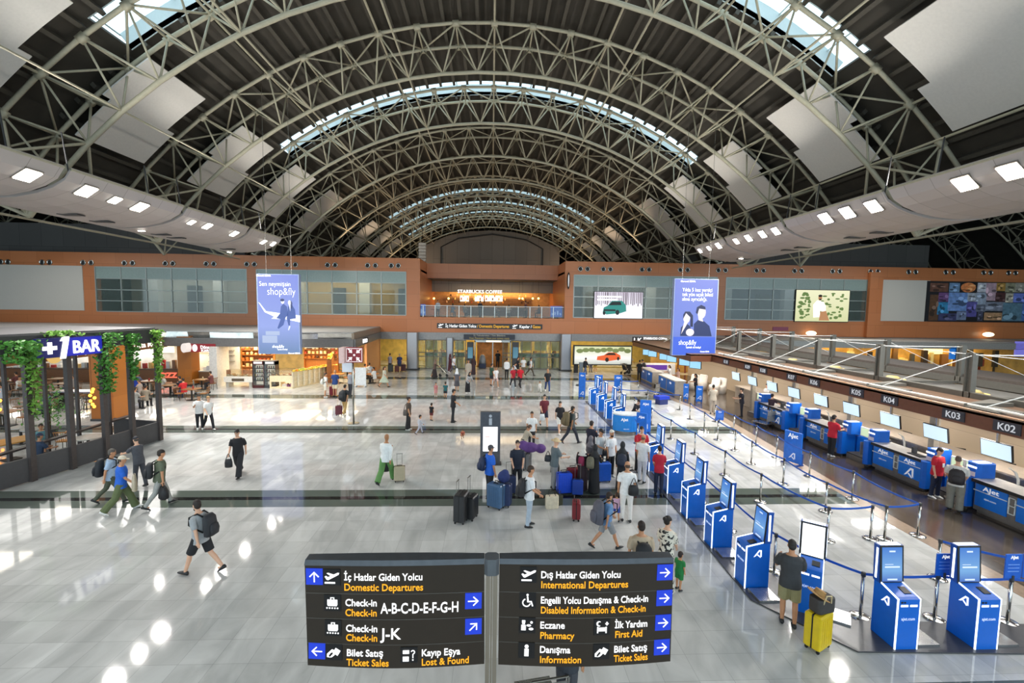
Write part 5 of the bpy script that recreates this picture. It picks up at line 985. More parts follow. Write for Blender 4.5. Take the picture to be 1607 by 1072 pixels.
tag(MB().box(-.8, .8, 0, .08, -.25, .25).build('sign_panel', mat('a58ad0', emit=.8), loc=(-17.1, 36, 2.72)), 'lilac sign panel hanging above the drinks fridges', 'sign')
tag(MB().box(-.42, .42, -.03, .03, .1, 1.5).box(-.4, -.34, -.3, .3, 0, .1).box(.34, .4, -.3, .3, 0, .1).build('menu_stand', mat('eceff2', .4), loc=(gz(566, 607).x, gz(566, 607).y, 0)), 'white upright board on feet at the food court corner', 'display stand')
# --- tables, chairs
def chair(x, y, rz, lab, grp='food court chairs', col='8a5a2c'):
    if not hasattr(chair, 'p'):
        chair.p = {}
    if col not in chair.p:
        t = thing('dining_chair', lab, 'chair', (x, y, 0), rz, grp); sm = mat(col, .5)
        MB().bbox(-.21, .21, -.2, .2, .43, .47, .04).build('seat', sm, t); k = MB()
        for i in range(6): k.chain([(-.18+.072*i, -.2, .47), (-.2+.08*i, -.27, .85)], .01, 5)
        k.chain([(-.22, -.27, .86), (.22, -.27, .86)], .022, 6); k.build('backrest', sm, t)
        for X in (-.18, .18):
            for Y in (-.18, .18): MB().chain([(X, Y, .44), (X*1.15, Y*1.15, 0)], .014, 6).build('leg', BLACK, t)
        chair.p[col] = (t, kids(t)); return t
    t, ps = chair.p[col]; return tag(dup(t, (x, y, 0), rz, lab, ps), group=grp)
def table(x, y, lab, col='8a5c30', round_=False, w=.45, d=.4, grp='food court tables', rz=0.):
    t = thing('dining_table', lab, 'table', (x, y, 0), rz, grp)
    (MB().lathe([(w, .72), (w, .76)], 20) if round_ else MB().bbox(-w, w, -d, d, .72, .76, .04)).build('tabletop', mat(col, .35), t)
    MB().chain([(0, 0, .03), (0, 0, .72)], .05, 8).build('leg', BLACK, t); MB().bbox(-.25, .25, -.25, .25, 0, .03, .05).build('base', BLACK, t); return t
SEATED = []
fr = random.Random(21); ti = 0
for (x, y) in [(-26.5, 33.4), (-24.2, 33.2), (-21.6, 31.6), (-28.8, 32), (-31, 34), (-33.5, 33), (-27.2, 29.6), (-24.6, 29.4), (-22.6, 27.6), (-29.8, 28.4), (-25.2, 26.2), (-34.8, 30), (-31.8, 26.4), (-19.3, 30.2), (-28, 24.6), (-21.0, 34.0), (-36.5, 34.2), (-39, 32), (-37.5, 29.5), (-34.5, 27.5), (-33.8, 23.8), (-30.4, 22.2), (-26.4, 22.6), (-41, 35), (-24.2, 23.8), (-23.2, 30.2), (-30.2, 31.2)]:
    nm = 'brown food court table %s' % ('standing %.0f steps left of the amber pillar' % 1 if 0 else ('%s of the tables between the bar enclosure and the food stands' % ordn(ti))); table(x, y, nm); 
    for s in (-1, 1):
        chair(x+s*.75, y+fr.uniform(-.1, .1), R(90*s+fr.uniform(-12, 12)), '%s chair at the %s food court table' % ('right' if s > 0 else 'left', ordn(ti)))
        if fr.random() < .66 and ti != 13: SEATED.append((x+s*.72, y, 90*s*-1, ti, s))
    if ti % 2:
        e_ = MB().lathe([(.05, .76), (.04, .9), (.015, .96)], 8)
        tag(e_.build('sauce_bottle', mat(('c8b48a', 'a03020', '5a7a40')[ti % 3], .4), loc=(x+.1, y, 0)), 'small bottle on the %s food court table' % ordn(ti), 'bottle')
    ti += 1
for i, (px, py) in enumerate(((503, 597), (530, 601), (545, 592), (572, 592), (585, 601))):
    g = gz(px, py); table(g.x, g.y, 'orange wooden bakery table, %s from the left' % ordn(i), 'c07a30', grp='bakery tables')
    for s in (-1, 1): chair(g.x+s*.7, g.y, R(90*s), '%s orange chair at the %s bakery table' % ('right' if s > 0 else 'left', ordn(i)), 'bakery chairs', 'b86c28')
# ================================================================== BAR ENCLOSURE
FR = mat('4c4442', .45, .2); BX = [(-16.45, 14.2), (-15.95, 16.36), (-15.65, 17.56), (-15.43, 18.8), (-15.26, 19.96), (-15.08, 21.3)]
t = thing('bar_enclosure', 'dark framed bar enclosure with low panels, posts and a roof beam at the left', 'enclosure', (0, 0, 0)); BACKX = -19.6
fl = [(-16.6, 13.4)]+BX[1:]+[(-17.6, 21.9)]
for i in range(len(BX)-1):
    (a, b), (c_, d) = BX[i], BX[i+1]; L_ = sqrt((c_-a)**2+(d-b)**2); k = MB(); k.T = M.Translation((a, b, 0)) @ M.Rotation(atan2(d-b, c_-a), 4, 'Z'); k.box(.02, L_-.02, 0, .1, .03, .86); k.build('low_panel', mat('454446', .5, var=.05), t)
    k = MB(); k.T = M.Translation((a, b, 0)) @ M.Rotation(atan2(d-b, c_-a), 4, 'Z'); k.box(0, L_, -.05, .2, 4.5, 5.1); k.build('beam', mat('3f3d40', .5, .2), t)
    k = MB(); k.box(c_-.07, c_+.07, d-.1, d+.1, .0, 4.5); k.build('post', FR, t)
    k = MB(); k.box(c_-1.9, c_-1.8, d-.05-.4, d+.05-.4, 0, 4.5); k.build('rear_post', FR, t)
k = MB(); k.prism([(-15.08, 21.3), (-15.1, 21.4), (-17.6, 22.0), (-17.6, 21.9)], 0, .86); k.build('end_panel', mat('343235', .5), t); k = MB(); k.prism([(-15.05, 21.3), (-15.05, 21.45), (-20, 22.4), (-20, 22.2)], 4.5, 5.1); k.prism([(-17.1, 13.5), (-16.9, 13.5), (-16.9, 22), (-17.1, 22)], .9, .97); k.build('rail', FR, t)
k = MB(); k.prism([(-16.6, 13), (-15.1, 21.3), (-20, 22.2), (-22, 13)], 5.1, 5.16); k.build('roof', mat('6a686a', .4, .3), t)
a0, a1 = BX[1], BX[4]; an = atan2(a1[1]-a0[1], a1[0]-a0[0])
def onbeam(px, py, z):                                    # point of the beam face seen at a pixel column
    d = ray(px, py); n_ = V((sin(an), -cos(an), 0)); p0 = V((BX[2][0], BX[2][1], z)); s = (p0-V((0, 0, HC))).dot(n_)/d.dot(n_); return V((0, 0, HC))+d*s
A = onbeam(50, 552, 0); B = onbeam(153, 545, 0); L_ = (V((B.x, B.y, 0))-V((A.x, A.y, 0))).length; T0 = (A+B)/2
s_ = thing('bar_sign', 'blue illuminated bar sign with a white plus one and large letters', 'sign', (T0.x+.12, T0.y-.02, 4.55), an); MB().box(-L_/2, L_/2, -.08, .06, -.28, .42).build('panel', mat('1a1f78', .4, emit=.35), s_); MB().box(-L_*.08, L_/2, -.09, -.08, -.26, .4).build('blue_field', mat('2a2fd0', emit=.55), s_)
NE = mat('ffffff', emit=1.8); txt('BAR', .66, NE, s_, (L_*.23, -.1, -.17), width=L_*.44, bold=.012, ext=.03)
k = MB(); k.poly(rect(-L_*.43, .0, -L_*.22, .14), -.1); k.poly(rect(-L_*.36, -.14, -L_*.29, .28), -.102); k.poly([(-L_*.19, -.34), (-L_*.19+.2, -.34), (-L_*.19+.36, .46), (-L_*.19+.16, .46)], -.104); k.poly([(-L_*.19+.02, .3), (-L_*.19+.2, .3), (-L_*.19+.22, .44), (-L_*.19+.1, .44)], -.106); k.build('plus_one', NE, s_)
LEAF = mat('4f8a34', .5, var=.35, scale=14); LEAF2 = mat('7aa844', .5, var=.3, scale=14)
def vine(px, ptop, pbot, lab, n, wdt, m):
    r_ = random.Random(px); a = onbeam(px, ptop, 0); b = onbeam(px, pbot, 0); k = MB(); k.chain([(0, 0, a.z+.05), (.02, -.02, (a.z+b.z)/2), (0, 0, b.z+.1)], .02, 5)
    t = thing('climbing_plant', lab, 'plant', (a.x+.1, a.y, 0)); k.build('stem', mat('4a3a22'), t); e = MB()
    for i in range(n):
        f_ = r_.random()**1.4; z = a.z+.1-(a.z-b.z)*f_; s = wdt*(1.25-.7*f_); c = V(((r_.random()-.5)*s, (r_.random()-.5)*s*.9, z)); q1 = V((r_.uniform(-1, 1), r_.uniform(-1, 1), r_.uniform(-1, .3))).normalized()*.075; q2 = q1.cross(V((r_.uniform(-1, 1), r_.uniform(-1, 1), r_.uniform(-1, 1)))).normalized()*.05
        e.add([c-q1, c+q2, c+q1*1.2, c-q2], [(0, 1, 2, 3)])
    e.build('foliage', m, t)
vine(22, 540, 575, 'bushy green plant on the beam left of the bar sign', 420, .95, LEAF); vine(44, 545, 655, 'long climbing plant on the post below the left end of the bar sign', 420, .4, LEAF2)
vine(160, 527, 622, 'large hanging vine right of the bar sign', 700, .75, LEAF); vine(203, 528, 600, 'hanging vine on the second post from the enclosure corner', 380, .42, LEAF); vine(243, 522, 605, 'slim vine on the corner post of the enclosure', 360, .34, LEAF2); vine(90, 530, 524, 'low green plant growing on top of the bar roof', 160, .9, LEAF2)
pt = gz(80, 690); t = thing('potted_plant', 'tall leafy plant standing inside the bar enclosure', 'plant', (pt.x, pt.y, 0)); MB().lathe([(.22, 0), (.28, .5), (.24, .5)], 14).build('pot', DGREY, t); e = MB(); r_ = random.Random(4)
for i in range(520):
    c = V((r_.gauss(0, .42), r_.gauss(0, .4), 1.5+r_.gauss(0, .5))); q1 = V((r_.uniform(-1, 1), r_.uniform(-1, 1), r_.uniform(-.6, .6))).normalized()*.12; q2 = q1.cross(V((0, 0, 1))).normalized()*.04; e.add([c-q1, c+q2, c+q1, c-q2], [(0, 1, 2, 3)])
e.build('foliage', LEAF, t); MB().chain([(0, 0, .5), (0, 0, 1.6)], .04, 6).build('stem', mat('4a3a22'), t)
for i, (px, py) in enumerate(((155, 632), (9, 638))):
    a = gz(px, py+35); t = thing('bulb_garland', 'string of glowing amber bulbs %s' % ('in front of the amber pillar', 'at the far left behind the bar posts')[i], 'light', (a.x, a.y-.3, 0)); k = MB(); MB().chain([(0, 0, .9), (0, 0, 4.3), (0, 1.2, 4.3)], .01, 4).build('cable', BLACK, t)
    for j in range(7): k.ell((.09*sin(j*2.4), .09*cos(j*2.4), 1.0+.15*j), (.07, .07, .08), 8, 6)
    k.build('bulbs', mat('ff9a2c', emit=7), t, True)
TB = gz(16, 692, .75); table(TB.x, TB.y, 'light wooden table at the left edge inside the bar enclosure', 'c8913e', w=.75, d=.5, grp='bar tables', rz=R(70)); TB2 = gz(138, 686, .75); table(TB2.x, TB2.y, 'round white table inside the bar beside the wire chair', 'ddd6cc', True, .5, grp='bar tables')
for i, (px, py) in enumerate(((32, 670), (50, 673))): g = gz(px, py, .75); table(g.x, g.y, 'small round grey table inside the bar, %s of the two' % ('left', 'right')[i], 'b4b2ae', True, .38, grp='bar tables')
g = gz(102, 708); chair(g.x, g.y, R(10), 'wire-back bar chair beside the round white table', 'bar chairs', 'c98a48'); g = gz(120, 707); chair(g.x, g.y, R(-60), 'tan seated bar chair right of the wire-back chair', 'bar chairs', 'c98a48')
g = gz(125, 640); k = thing('long_table', 'long shining dark bar table with stools beyond the bar enclosure', 'table', (g.x, g.y, 0)); MB().box(-1.2, 1.2, -.4, .4, .98, 1.03).build('tabletop', mat('8a88a0', .15), k); MB().box(-1.1, -1.0, -.3, .3, 0, .98).box(1.0, 1.1, -.3, .3, 0, .98).build('leg', BLACK, k)
for i in range(5):
    s_ = thing('bar_stool', 'black bar stool at the long dark table, %s from the left' % ordn(i), 'stool', (g.x-1+.5*i, g.y-.7, 0), 0, 'bar stools'); MB().lathe([(.18, .68), (.18, .73)], 12).build('seat', BLACK, s_); k = MB()
    for X in (-.15, .15):
        for Y in (-.15, .15): k.chain([(X*.8, Y*.8, .68), (X*1.2, Y*1.2, 0)], .012, 5)
    k.build('leg', BLACK, s_)
for X, Y in ((-20, 19), (-24, 26), (-29, 30), (-33, 26)): area(X, Y, 4.4 if X > -21 else 5.5, 1.5, 45, (1, .9, .75))
# ================================================================== PEOPLE
SK = {'l': mat('d9a98c', .5, var=.05), 'm': mat('c08a66', .5, var=.05), 't': mat('a9754f', .5, var=.05)}
SHOEM = {'w': mat('e4e2de', .5), 'k': mat('1c1c1e', .5), 'b': mat('6a4a32', .5)}
EYE = mat('1a1412', .3, var=0); LIP = mat('94524a', .5, var=0)
def lod(o, v, sm=True, it=2):
    r_ = o.modifiers.new('merge', 'REMESH'); r_.mode = 'VOXEL'; r_.voxel_size = v; r_.use_smooth_shade = True
    if sm: s_ = o.modifiers.new('smooth', 'SMOOTH'); s_.iterations = it; s_.factor = .5
    return o
POSE = {  # legs (hip pitch, knee bend) left, right ; arms (pitch, out, elbow) left, right ; lean
    'stand': ((2, 3), (-3, 3), (4, 7, 12), (4, 7, 12), 2), 'walk': ((26, 8), (-20, 22), (-18, 6, 14), (22, 6, 26), 4), 'walk2': ((-20, 24), (27, 8), (22, 6, 26), (-18, 6, 14), 4),
    'phone': ((3, 4), (-3, 4), (28, 8, 85), (24, 6, 70), 3), 'carry': ((24, 10), (-18, 20), (6, 8, 10), (3, 11, 4), 5), 'pull': ((20, 8), (-16, 18), (8, 6, 18), (-24, 8, 6), 5), 'hold': ((2, 4), (-2, 4), (30, 10, 60), (30, 10, 60), 4),
    'hands': ((3, 3), (-3, 4), (14, 4, 40), (14, 4, 40), 2), 'reach': ((8, 6), (-8, 6), (58, 6, 25), (62, 8, 22), 8), 'push': ((16, 8), (-16, 14), (38, 5, 40), (38, 5, 40), 8), 'sit': ((86, 86), (84, 84), (32, 10, 62), (36, 8, 58), 6),
    'crouch': ((110, 140), (98, 130), (55, 10, 40), (60, 10, 40), 30), 'lean': ((4, 4), (-4, 4), (55, 8, 50), (60, 8, 40), 26), 'back': ((2, 3), (-2, 3), (-8, 6, 40), (14, 7, 20), 2), 'look': ((4, 4), (-6, 4), (8, 9, 20), (32, 8, 95), 4)}
NP_ = [0]
def person(loc, H, head, label, top=('e8e8e8', 's'), bot=('1c1c20', 'p'), hair=('2a2019', 's'), skin='m', pose='stand', shoe='k', fem=False, near=False, turn=0, nod=6, build=1., gender=None, group=None, xtra=None, z0=None):
    NP_[0] += 1
    s = H/1.75; kid = H < 1.35; W_ = build*(.92 if fem else 1.)
    root = thing('person', label, 'person', loc, R(-head), group)
    (lh, lk), (rh, rk), aL, aR, lean = POSE[pose]
    hipz = .9; lg1, lg2 = .43, .4
    if kid: lg1, lg2, hipz = .39, .36, .82
    # --- legs
    legs = []; low = 9
    for sx_, hp, kn in ((-1, lh, lk), (1, rh, rk)):
        hp_, a2 = R(hp), R(hp-kn); h_ = V((sx_*.088*W_, 0, hipz)); k_ = h_+V((sx_*.012, sin(hp_)*lg1, -cos(hp_)*lg1)); an_ = k_+V((0, sin(a2)*lg2, -cos(a2)*lg2)); fp = a2*.75 if a2 < 0 else a2*.6
        if pose in ('sit',): fp = 0
        heel = an_+M.Rotation(fp, 3, 'X') @ V((0, -.06, -.08)); toe = an_+M.Rotation(fp, 3, 'X') @ V((0, .17, -.08)); low = min(low, heel.z, toe.z); legs.append((h_, k_, an_, fp))
    dz = -low
    LF = M.Rotation(R(-lean), 4, 'X')
    hz = V((0, 0, hipz))
    def up(p): return (LF @ (V(p)-hz))+hz+V((0, 0, dz))
    def fin(p): return V(p)*s
    sh_w = .185*W_*(.92 if kid else 1); shz = 1.405 if not kid else 1.27
    def ringset(rs, inf=0.): return [(0, y, z, (a+inf)*W_, (b+inf)*(W_ if build > 1 else 1)) for z, a, b, y in rs]
    TR = [(.84, .12, .09, 0), (.92, .165, .112, -.005), (1.0, .155, .11, 0), (1.1, .14, .105, .005), (1.22, .155, .115, .005), (1.32, .172, .115, 0), (1.40, .165, .095, -.005), (1.45, .1, .07, -.01), (1.48, .06, .058, -.008)]
    if kid: TR = [(z-.1-(z-.84)*.12, a, b, y) for z, a, b, y in TR]
    neckz = TR[-1][0]; hc = neckz+.155 if not kid else neckz+.16; hs = 1.0 if not kid else 1.22
    def hd(p):                                            # head frame -> body
        q_ = M.Rotation(R(-turn), 4, 'Z') @ M.Rotation(R(-nod), 4, 'X') @ (V(p)*hs); return fin(up((q_.x, q_.y+.01, q_.z+hc)))
    def tor(p): return fin(up(p))
    body = MB(); body.rings(ringset(TR), 14, tor); body.chain([tor((0, -.008, neckz-.05)), tor((0, 0, neckz+.03)), tor((0, .005, neckz+.09))], [.06*s, .052*s, .055*s], 10)
    body.rings([(0, y, z, a, b) for z, a, b, y in ((-.122, .03, .034, .034), (-.1, .048, .056, .022), (-.06, .06, .078, .008), (-.01, .069, .09, 0), (.04, .073, .096, -.004), (.08, .066, .088, -.008), (.108, .044, .06, -.01), (.12, .012, .02, -.01))], 14, hd)
    body.add([hd(p) for p in ((-.014, .085, -.035), (.014, .085, -.035), (0, .085, .03), (0, .116, -.03), (-.004, .07, 0), (.004, .07, 0))], [(0, 1, 3), (1, 2, 3), (2, 0, 3), (0, 4, 1), (1, 5, 2), (2, 4, 0), (4, 5, 1), (4, 2, 5)])
    for x in (-.073, .073): body.ell((x, -.005, -.005), (.014, .022, .032), 8, 6, hd)
    arms = []
    for sx_, (ap, ao, el) in ((-1, aL), (1, aR)):
        a_, o_, e_ = R(ap), R(ao), R(ap+el); S_ = V((sx_*sh_w, -.005, shz-.015)); l1, l2 = (.285, .245) if not kid else (.24, .2)
        E_ = S_+V((sx_*sin(o_)*l1, sin(a_)*l1*cos(o_), -cos(a_)*l1*cos(o_))); inn = -.3*min(1, el/60.)
        d2 = V((sx_*(sin(o_)*.5+inn), sin(e_), -cos(e_))).normalized(); H_ = E_+d2*l2; arms.append((S_, E_, H_, d2, sx_))
        P_ = [tor(S_), tor(S_.lerp(E_, .5)), tor(E_), tor(E_.lerp(H_, .35)), tor(H_)]; body.chain(P_, [.05*s*W_, .045*s*W_, .037*s, .036*s, .025*s], 8)
        u_ = d2; sd_ = u_.cross(V((sx_, 0, 0))).normalized() if abs(u_.x) < .95 else V((0, 1, 0)); nn = u_.cross(sd_)   # palm: u along, sd across the knuckles
        body.chain([tor(H_-u_*.01), tor(H_+u_*.035), tor(H_+u_*.085)], [(.018*s, .026*s), (.016*s, .04*s), (.013*s, .038*s)] if 0 else [.022*s, .031*s, .03*s], 8)
        cl = -nn*sx_*(.4 if el < 50 else .9)
        for j, ln in enumerate((.068, .078, .072, .055)):
            b0 = H_+u_*.078+sd_*(.027-.018*j); m0 = b0+(u_*.75+cl*.25)*ln*.5; t0_ = m0+(u_*.5+cl*.6).normalized()*ln*.5; body.chain([tor(b0-u_*.02), tor(m0), tor(t0_)], [.0095*s, .009*s, .007*s], 6)
        b0 = H_+u_*.025+sd_*.028; body.chain([tor(b0), tor(b0+(u_*.6+sd_*.7)*.035), tor(b0+(u_*.85+sd_*.5+cl*.2)*.062)], [.012*s, .0105*s, .008*s], 6)
    for h_, k_, an_, fp in legs:
        q_ = [fin(h_+V((0, 0, dz))), fin(h_.lerp(k_, .5)+V((0, 0, dz))), fin(k_+V((0, 0, dz))), fin(k_.lerp(an_, .3)+V((0, -.012, dz))), fin(an_+V((0, 0, dz)))]
        body.chain(q_, [.088*s*W_, .074*s*W_, .053*s, .053*s, .036*s], 10); body.chain([q_[-1], q_[-1]+V((0, .02, -.05))*s, q_[-1]+V((0, .1, -.06))*s], [.036*s, .036*s, .025*s], 8)
    vx = .0085*max(s, .7) if near else .0135*max(s, .55)
    lod(body.build('body', SK[skin], root), vx)
    # --- clothes
    tc_, sl = top[0], top[1]; TM = tc_ if not isinstance(tc_, (str, tuple)) else mat(tc_, .8, var=.08, scale=14)
    if sl != 'n':
        t_ = MB(); hem = .80 if sl != 'd' else .9; rs = [r for r in TR if r[0] <= neckz-.015]
        rs = [(hem if not kid else hem-.08, .165, .122, 0)]+rs[1:]
        t_.rings(ringset(rs, .027), 16, tor)
        for S_, E_, H_, d2, sx_ in arms:
            if sl in 'sd': e_ = S_.lerp(E_, .8); t_.chain([tor(S_+V((-sx_*.03, 0, .0))), tor(S_.lerp(E_, .4)), tor(e_)], [.076*s*W_, .071*s*W_, .066*s*W_], 10)
            elif sl == 'v': pass
            else: t_.chain([tor(S_+V((-sx_*.03, 0, 0))), tor(S_.lerp(E_, .5)), tor(E_), tor(E_.lerp(H_, .95))], [.068*s*W_, .06*s*W_, .053*s, .04*s], 10)
        lod(t_.build('shirt' if sl != 'd' else 'dress_top', TM, root), vx*1.25)
    bc, bk = bot[0], bot[1]; BM = bc if not isinstance(bc, (str, tuple)) else mat(bc, .8, var=.08, scale=12)
    if bk in 'psw':
        b_ = MB(); b_.rings([(0, 0, z+dz-(.08 if kid else 0), a*W_, c__*W_) for z, a, c__ in ((.8, .13, .11), (.86, .178, .128), (.93, .18, .128), (1.02, .165, .122), (1.03, .15, .11))], 14, fin)
        for h_, k_, an_, fp in legs:
            p_ = [h_+V((0, 0, dz+.03)), h_.lerp(k_, .5)+V((0, 0, dz)), k_+V((0, 0, dz)), k_.lerp(an_, .5)+V((0, -.006, dz)), an_+V((0, 0, dz-.02))]; p_ = [fin(v) for v in p_]
            if bk == 'p': b_.chain(p_, [.1*s*W_, .09*s*W_, .072*s, .064*s, .058*s], 10)
            elif bk == 'w': b_.chain(p_, [.11*s*W_, .105*s*W_, .1*s, .1*s, .105*s], 10)
            else: b_.chain([p_[0], p_[1], p_[1].lerp(p_[2], .75)], [.105*s*W_, .1*s*W_, .095*s*W_], 10)
        lod(b_.build('trousers' if bk != 's' else 'shorts', BM, root), vx*1.25)
    elif bk in 'kl':                                      # knee skirt or long robe
        zb_ = .42 if bk == 'k' else .05; b_ = MB(); my = (legs[0][2].y+legs[1][2].y)/2*(.6 if bk == 'l' else .3); spread = abs(legs[0][2].y-legs[1][2].y)*.5
        b_.rings([(0, my, zb_, .24*W_, .2+spread*.6), (0, my, zb_+.02, .235*W_, .19+spread*.6), (0, my*.5, (zb_+.9)/2, .21*W_, .16+spread*.3), (0, 0, .92, .175*W_, .13), (0, 0, 1.05, .155*W_, .125), (0, 0, 1.07, .12*W_, .1)], 18, fin)
        b_.build('skirt' if bk == 'k' else 'long_robe', BM, root, True)
    for h_, k_, an_, fp in legs:
        e = MB(); an2 = an_+V((0, 0, dz))
        def ff(p): return fin(an2+M.Rotation(fp, 3, 'X') @ V((p.x, p.y, p.z-.09)))
        vs = []
        for y, hw, z0_, z1_ in ((-.075, .025, .012, .06), (-.055, .038, .004, .1), (0, .042, .004, .1), (.07, .047, .003, .075), (.13, .044, .004, .052), (.17, .03, .008, .036), (.182, .01, .016, .026)):
            vs += [ff(V((hw*cos(a), y, (z0_+z1_)/2+(z1_-z0_)/2*sin(a)))) for a in [2*pi*j/10 for j in range(10)]]
        e.add(vs, [(i*10+j, (i+1)*10+j, (i+1)*10+(j+1) % 10, i*10+(j+1) % 10) for i in range(6) for j in range(10)]+[tuple(range(10)), tuple(range(60, 70))[::-1]]); e.build('shoe', SHOEM[shoe], root, True)
    # --- hair, headwear
    hcol, hk = hair[0], hair[1]; HM = mat(hcol, .7, var=.12, scale=40); hh = MB()
    CAP = [(.03, .079, .103, -.012), (.07, .075, .099, -.014), (.1, .06, .08, -.016), (.125, .03, .045, -.016), (.133, .008, .012, -.016)]
    if hk in 'slpb':
        hh.rings([(0, y, z, a, b) for z, a, b, y in CAP], 14, hd); hh.ell((0, -.034, .0), (.077, .075, .085), 12, 8, hd)
        if hk == 'l': hh.chain([hd((0, -.07, .04)), hd((0, -.09, -.08)), hd((0, -.09, -.22))], [.07*s, .075*s, .045*s], 10)
        if hk == 'p': hh.chain([hd((0, -.09, .05)), hd((0, -.15, -.02)), hd((0, -.13, -.2))], [.03*s, .04*s, .012*s], 8)
        if hk == 'b': hh.ell((0, -.11, .06), (.05, .05, .05), 10, 7, hd)
        lod(hh.build('hair', HM, root), vx*1.1)
    elif hk == 'c':
        hh.rings([(0, y, z, a*1.03, b*1.03) for z, a, b, y in CAP], 14, hd); hh.add([hd(p) for p in ((-.06, .07, .035), (.06, .07, .035), (.045, .165, .02), (-.045, .165, .02), (-.06, .07, .047), (.06, .07, .047), (.045, .165, .028), (-.045, .165, .028))], [(0, 3, 2, 1), (4, 5, 6, 7), (0, 1, 5, 4), (1, 2, 6, 5), (2, 3, 7, 6), (3, 0, 4, 7)]); hh.build('cap', HM, root, True)
        e = MB(); e.ell((0, -.03, -.005), (.076, .074, .06), 12, 6, hd); e.build('hair', mat('4a443e', .8), root, True)
    elif hk == 'u':                                       # brimmed hat
        hh.rings([(0, -.01, z, a, a*1.15) for z, a in ((.03, .165), (.042, .165), (.047, .088), (.1, .078), (.13, .05), (.135, .01))], 18, hd); hh.build('hat', HM, root, True)
    elif hk == 't': hh.rings([(0, -.012, z, a, a*1.25) for z, a in ((.035, .078), (.1, .07), (.125, .05), (.128, .01))], 14, hd); hh.build('skullcap', HM, root, True)
    elif hk == 'h':                                       # headscarf
        hh.ell((0, -.024, .005), (.094, .102, .142), 14, 9, hd); hh.rings([(0, -.02, neckz-.17, .2*W_, .135), (0, -.015, neckz-.06, .16*W_, .12), (0, -.012, neckz+.04, .085, .095), (0, -.01, neckz+.1, .075, .09)], 14, tor); lod(hh.build('headscarf', HM, root), vx*1.25)
    elif hk == 'n': hh.ell((0, -.045, -.01), (.074, .066, .06), 12, 7, hd); hh.build('hair', HM, root, True)
    if near:
        e = MB()
        for x in (-.031, .031): e.ell((x, .079, .012), (.012, .01, .007), 8, 6, hd)
        for x in (-.031, .031): e.chain([hd((x-.018, .083, .034)), hd((x, .087, .038)), hd((x+.018, .082, .034))], .0035*s, 5)
        e.build('eyes', EYE, root, True); e = MB(); e.ell((0, .086, -.066), (.023, .009, .007), 8, 6, hd); e.build('mouth', LIP, root, True)
        if xtra == 'beard': e = MB(); e.ell((0, .04, -.085), (.062, .058, .05), 10, 7, hd); e.build('beard', mat('1f1915', .8), root, True)
    root['_s'] = s
    def tip(i, off=.085): S_, E_, H_, d2, sx_ = arms[i]; return root.matrix_basis @ tor(H_+d2*off)
    return root, (lambda p: root.matrix_basis @ tor(p)), tip
def Rm(root): return M.Translation(root.location) @ Euler((0, 0, root.rotation_euler.z)).to_matrix().to_4x4()
PEO = {}
def pp(key, px, py, H, head, label, **k):
    g = gz(px, py); z = person((g.x, g.y, 0), H, head, label, **k); PEO[key] = z; bpy.context.view_layer; return z
def W2(root, p): v = V(p); v.rotate(Euler((0, 0, root.rotation_euler.z))); return root.location+v
# --- luggage
def backpack(root, label, c='1c1c20', w=.32, h=.46, d=.19, z=1.17, y=-.13, lean=4, x=0):
    s = root['_s']; p = W2(root, (x*s, (y-d/2)*s, z*s)); t = thing('backpack', label, 'backpack', p, root.rotation_euler.z); m_ = mat(c, .7, var=.1); k = MB(); T = M.Rotation(R(-lean), 4, 'X') @ M.Scale(s, 4)
    k.T = T; k.rings([(0, 0, -h/2, w*.36, d*.36), (0, 0, -h/2+.03, w*.48, d*.48), (0, -.005, -h*.1, w*.5, d*.5), (0, .0, h*.3, w*.46, d*.44), (0, .02, h*.46, w*.32, d*.3), (0, .03, h*.5, w*.1, d*.12)], 16); k.build('body', m_, t, True)
    k = MB(); k.T = T; k.rings([(0, -d*.46, -h*.42, w*.3, d*.2), (0, -d*.5, -h*.2, w*.36, d*.24), (0, -d*.46, .0, w*.32, d*.2), (0, -d*.4, .05, w*.2, d*.1)], 12); k.build('pocket', m_, t, True)
    for sx_ in (-1, 1): k = MB(); k.T = T; k.chain([(sx_*.1, d*.45, -h*.3), (sx_*.155, d*.95, -h*.1), (sx_*.15, d*1.75, h*.1), (sx_*.13, d*1.7, h*.42), (sx_*.1, d*.9, h*.56), (sx_*.09, d*.35, h*.42)], .02, 6); k.build('strap', mat('161616', .8), t, True)
    return t
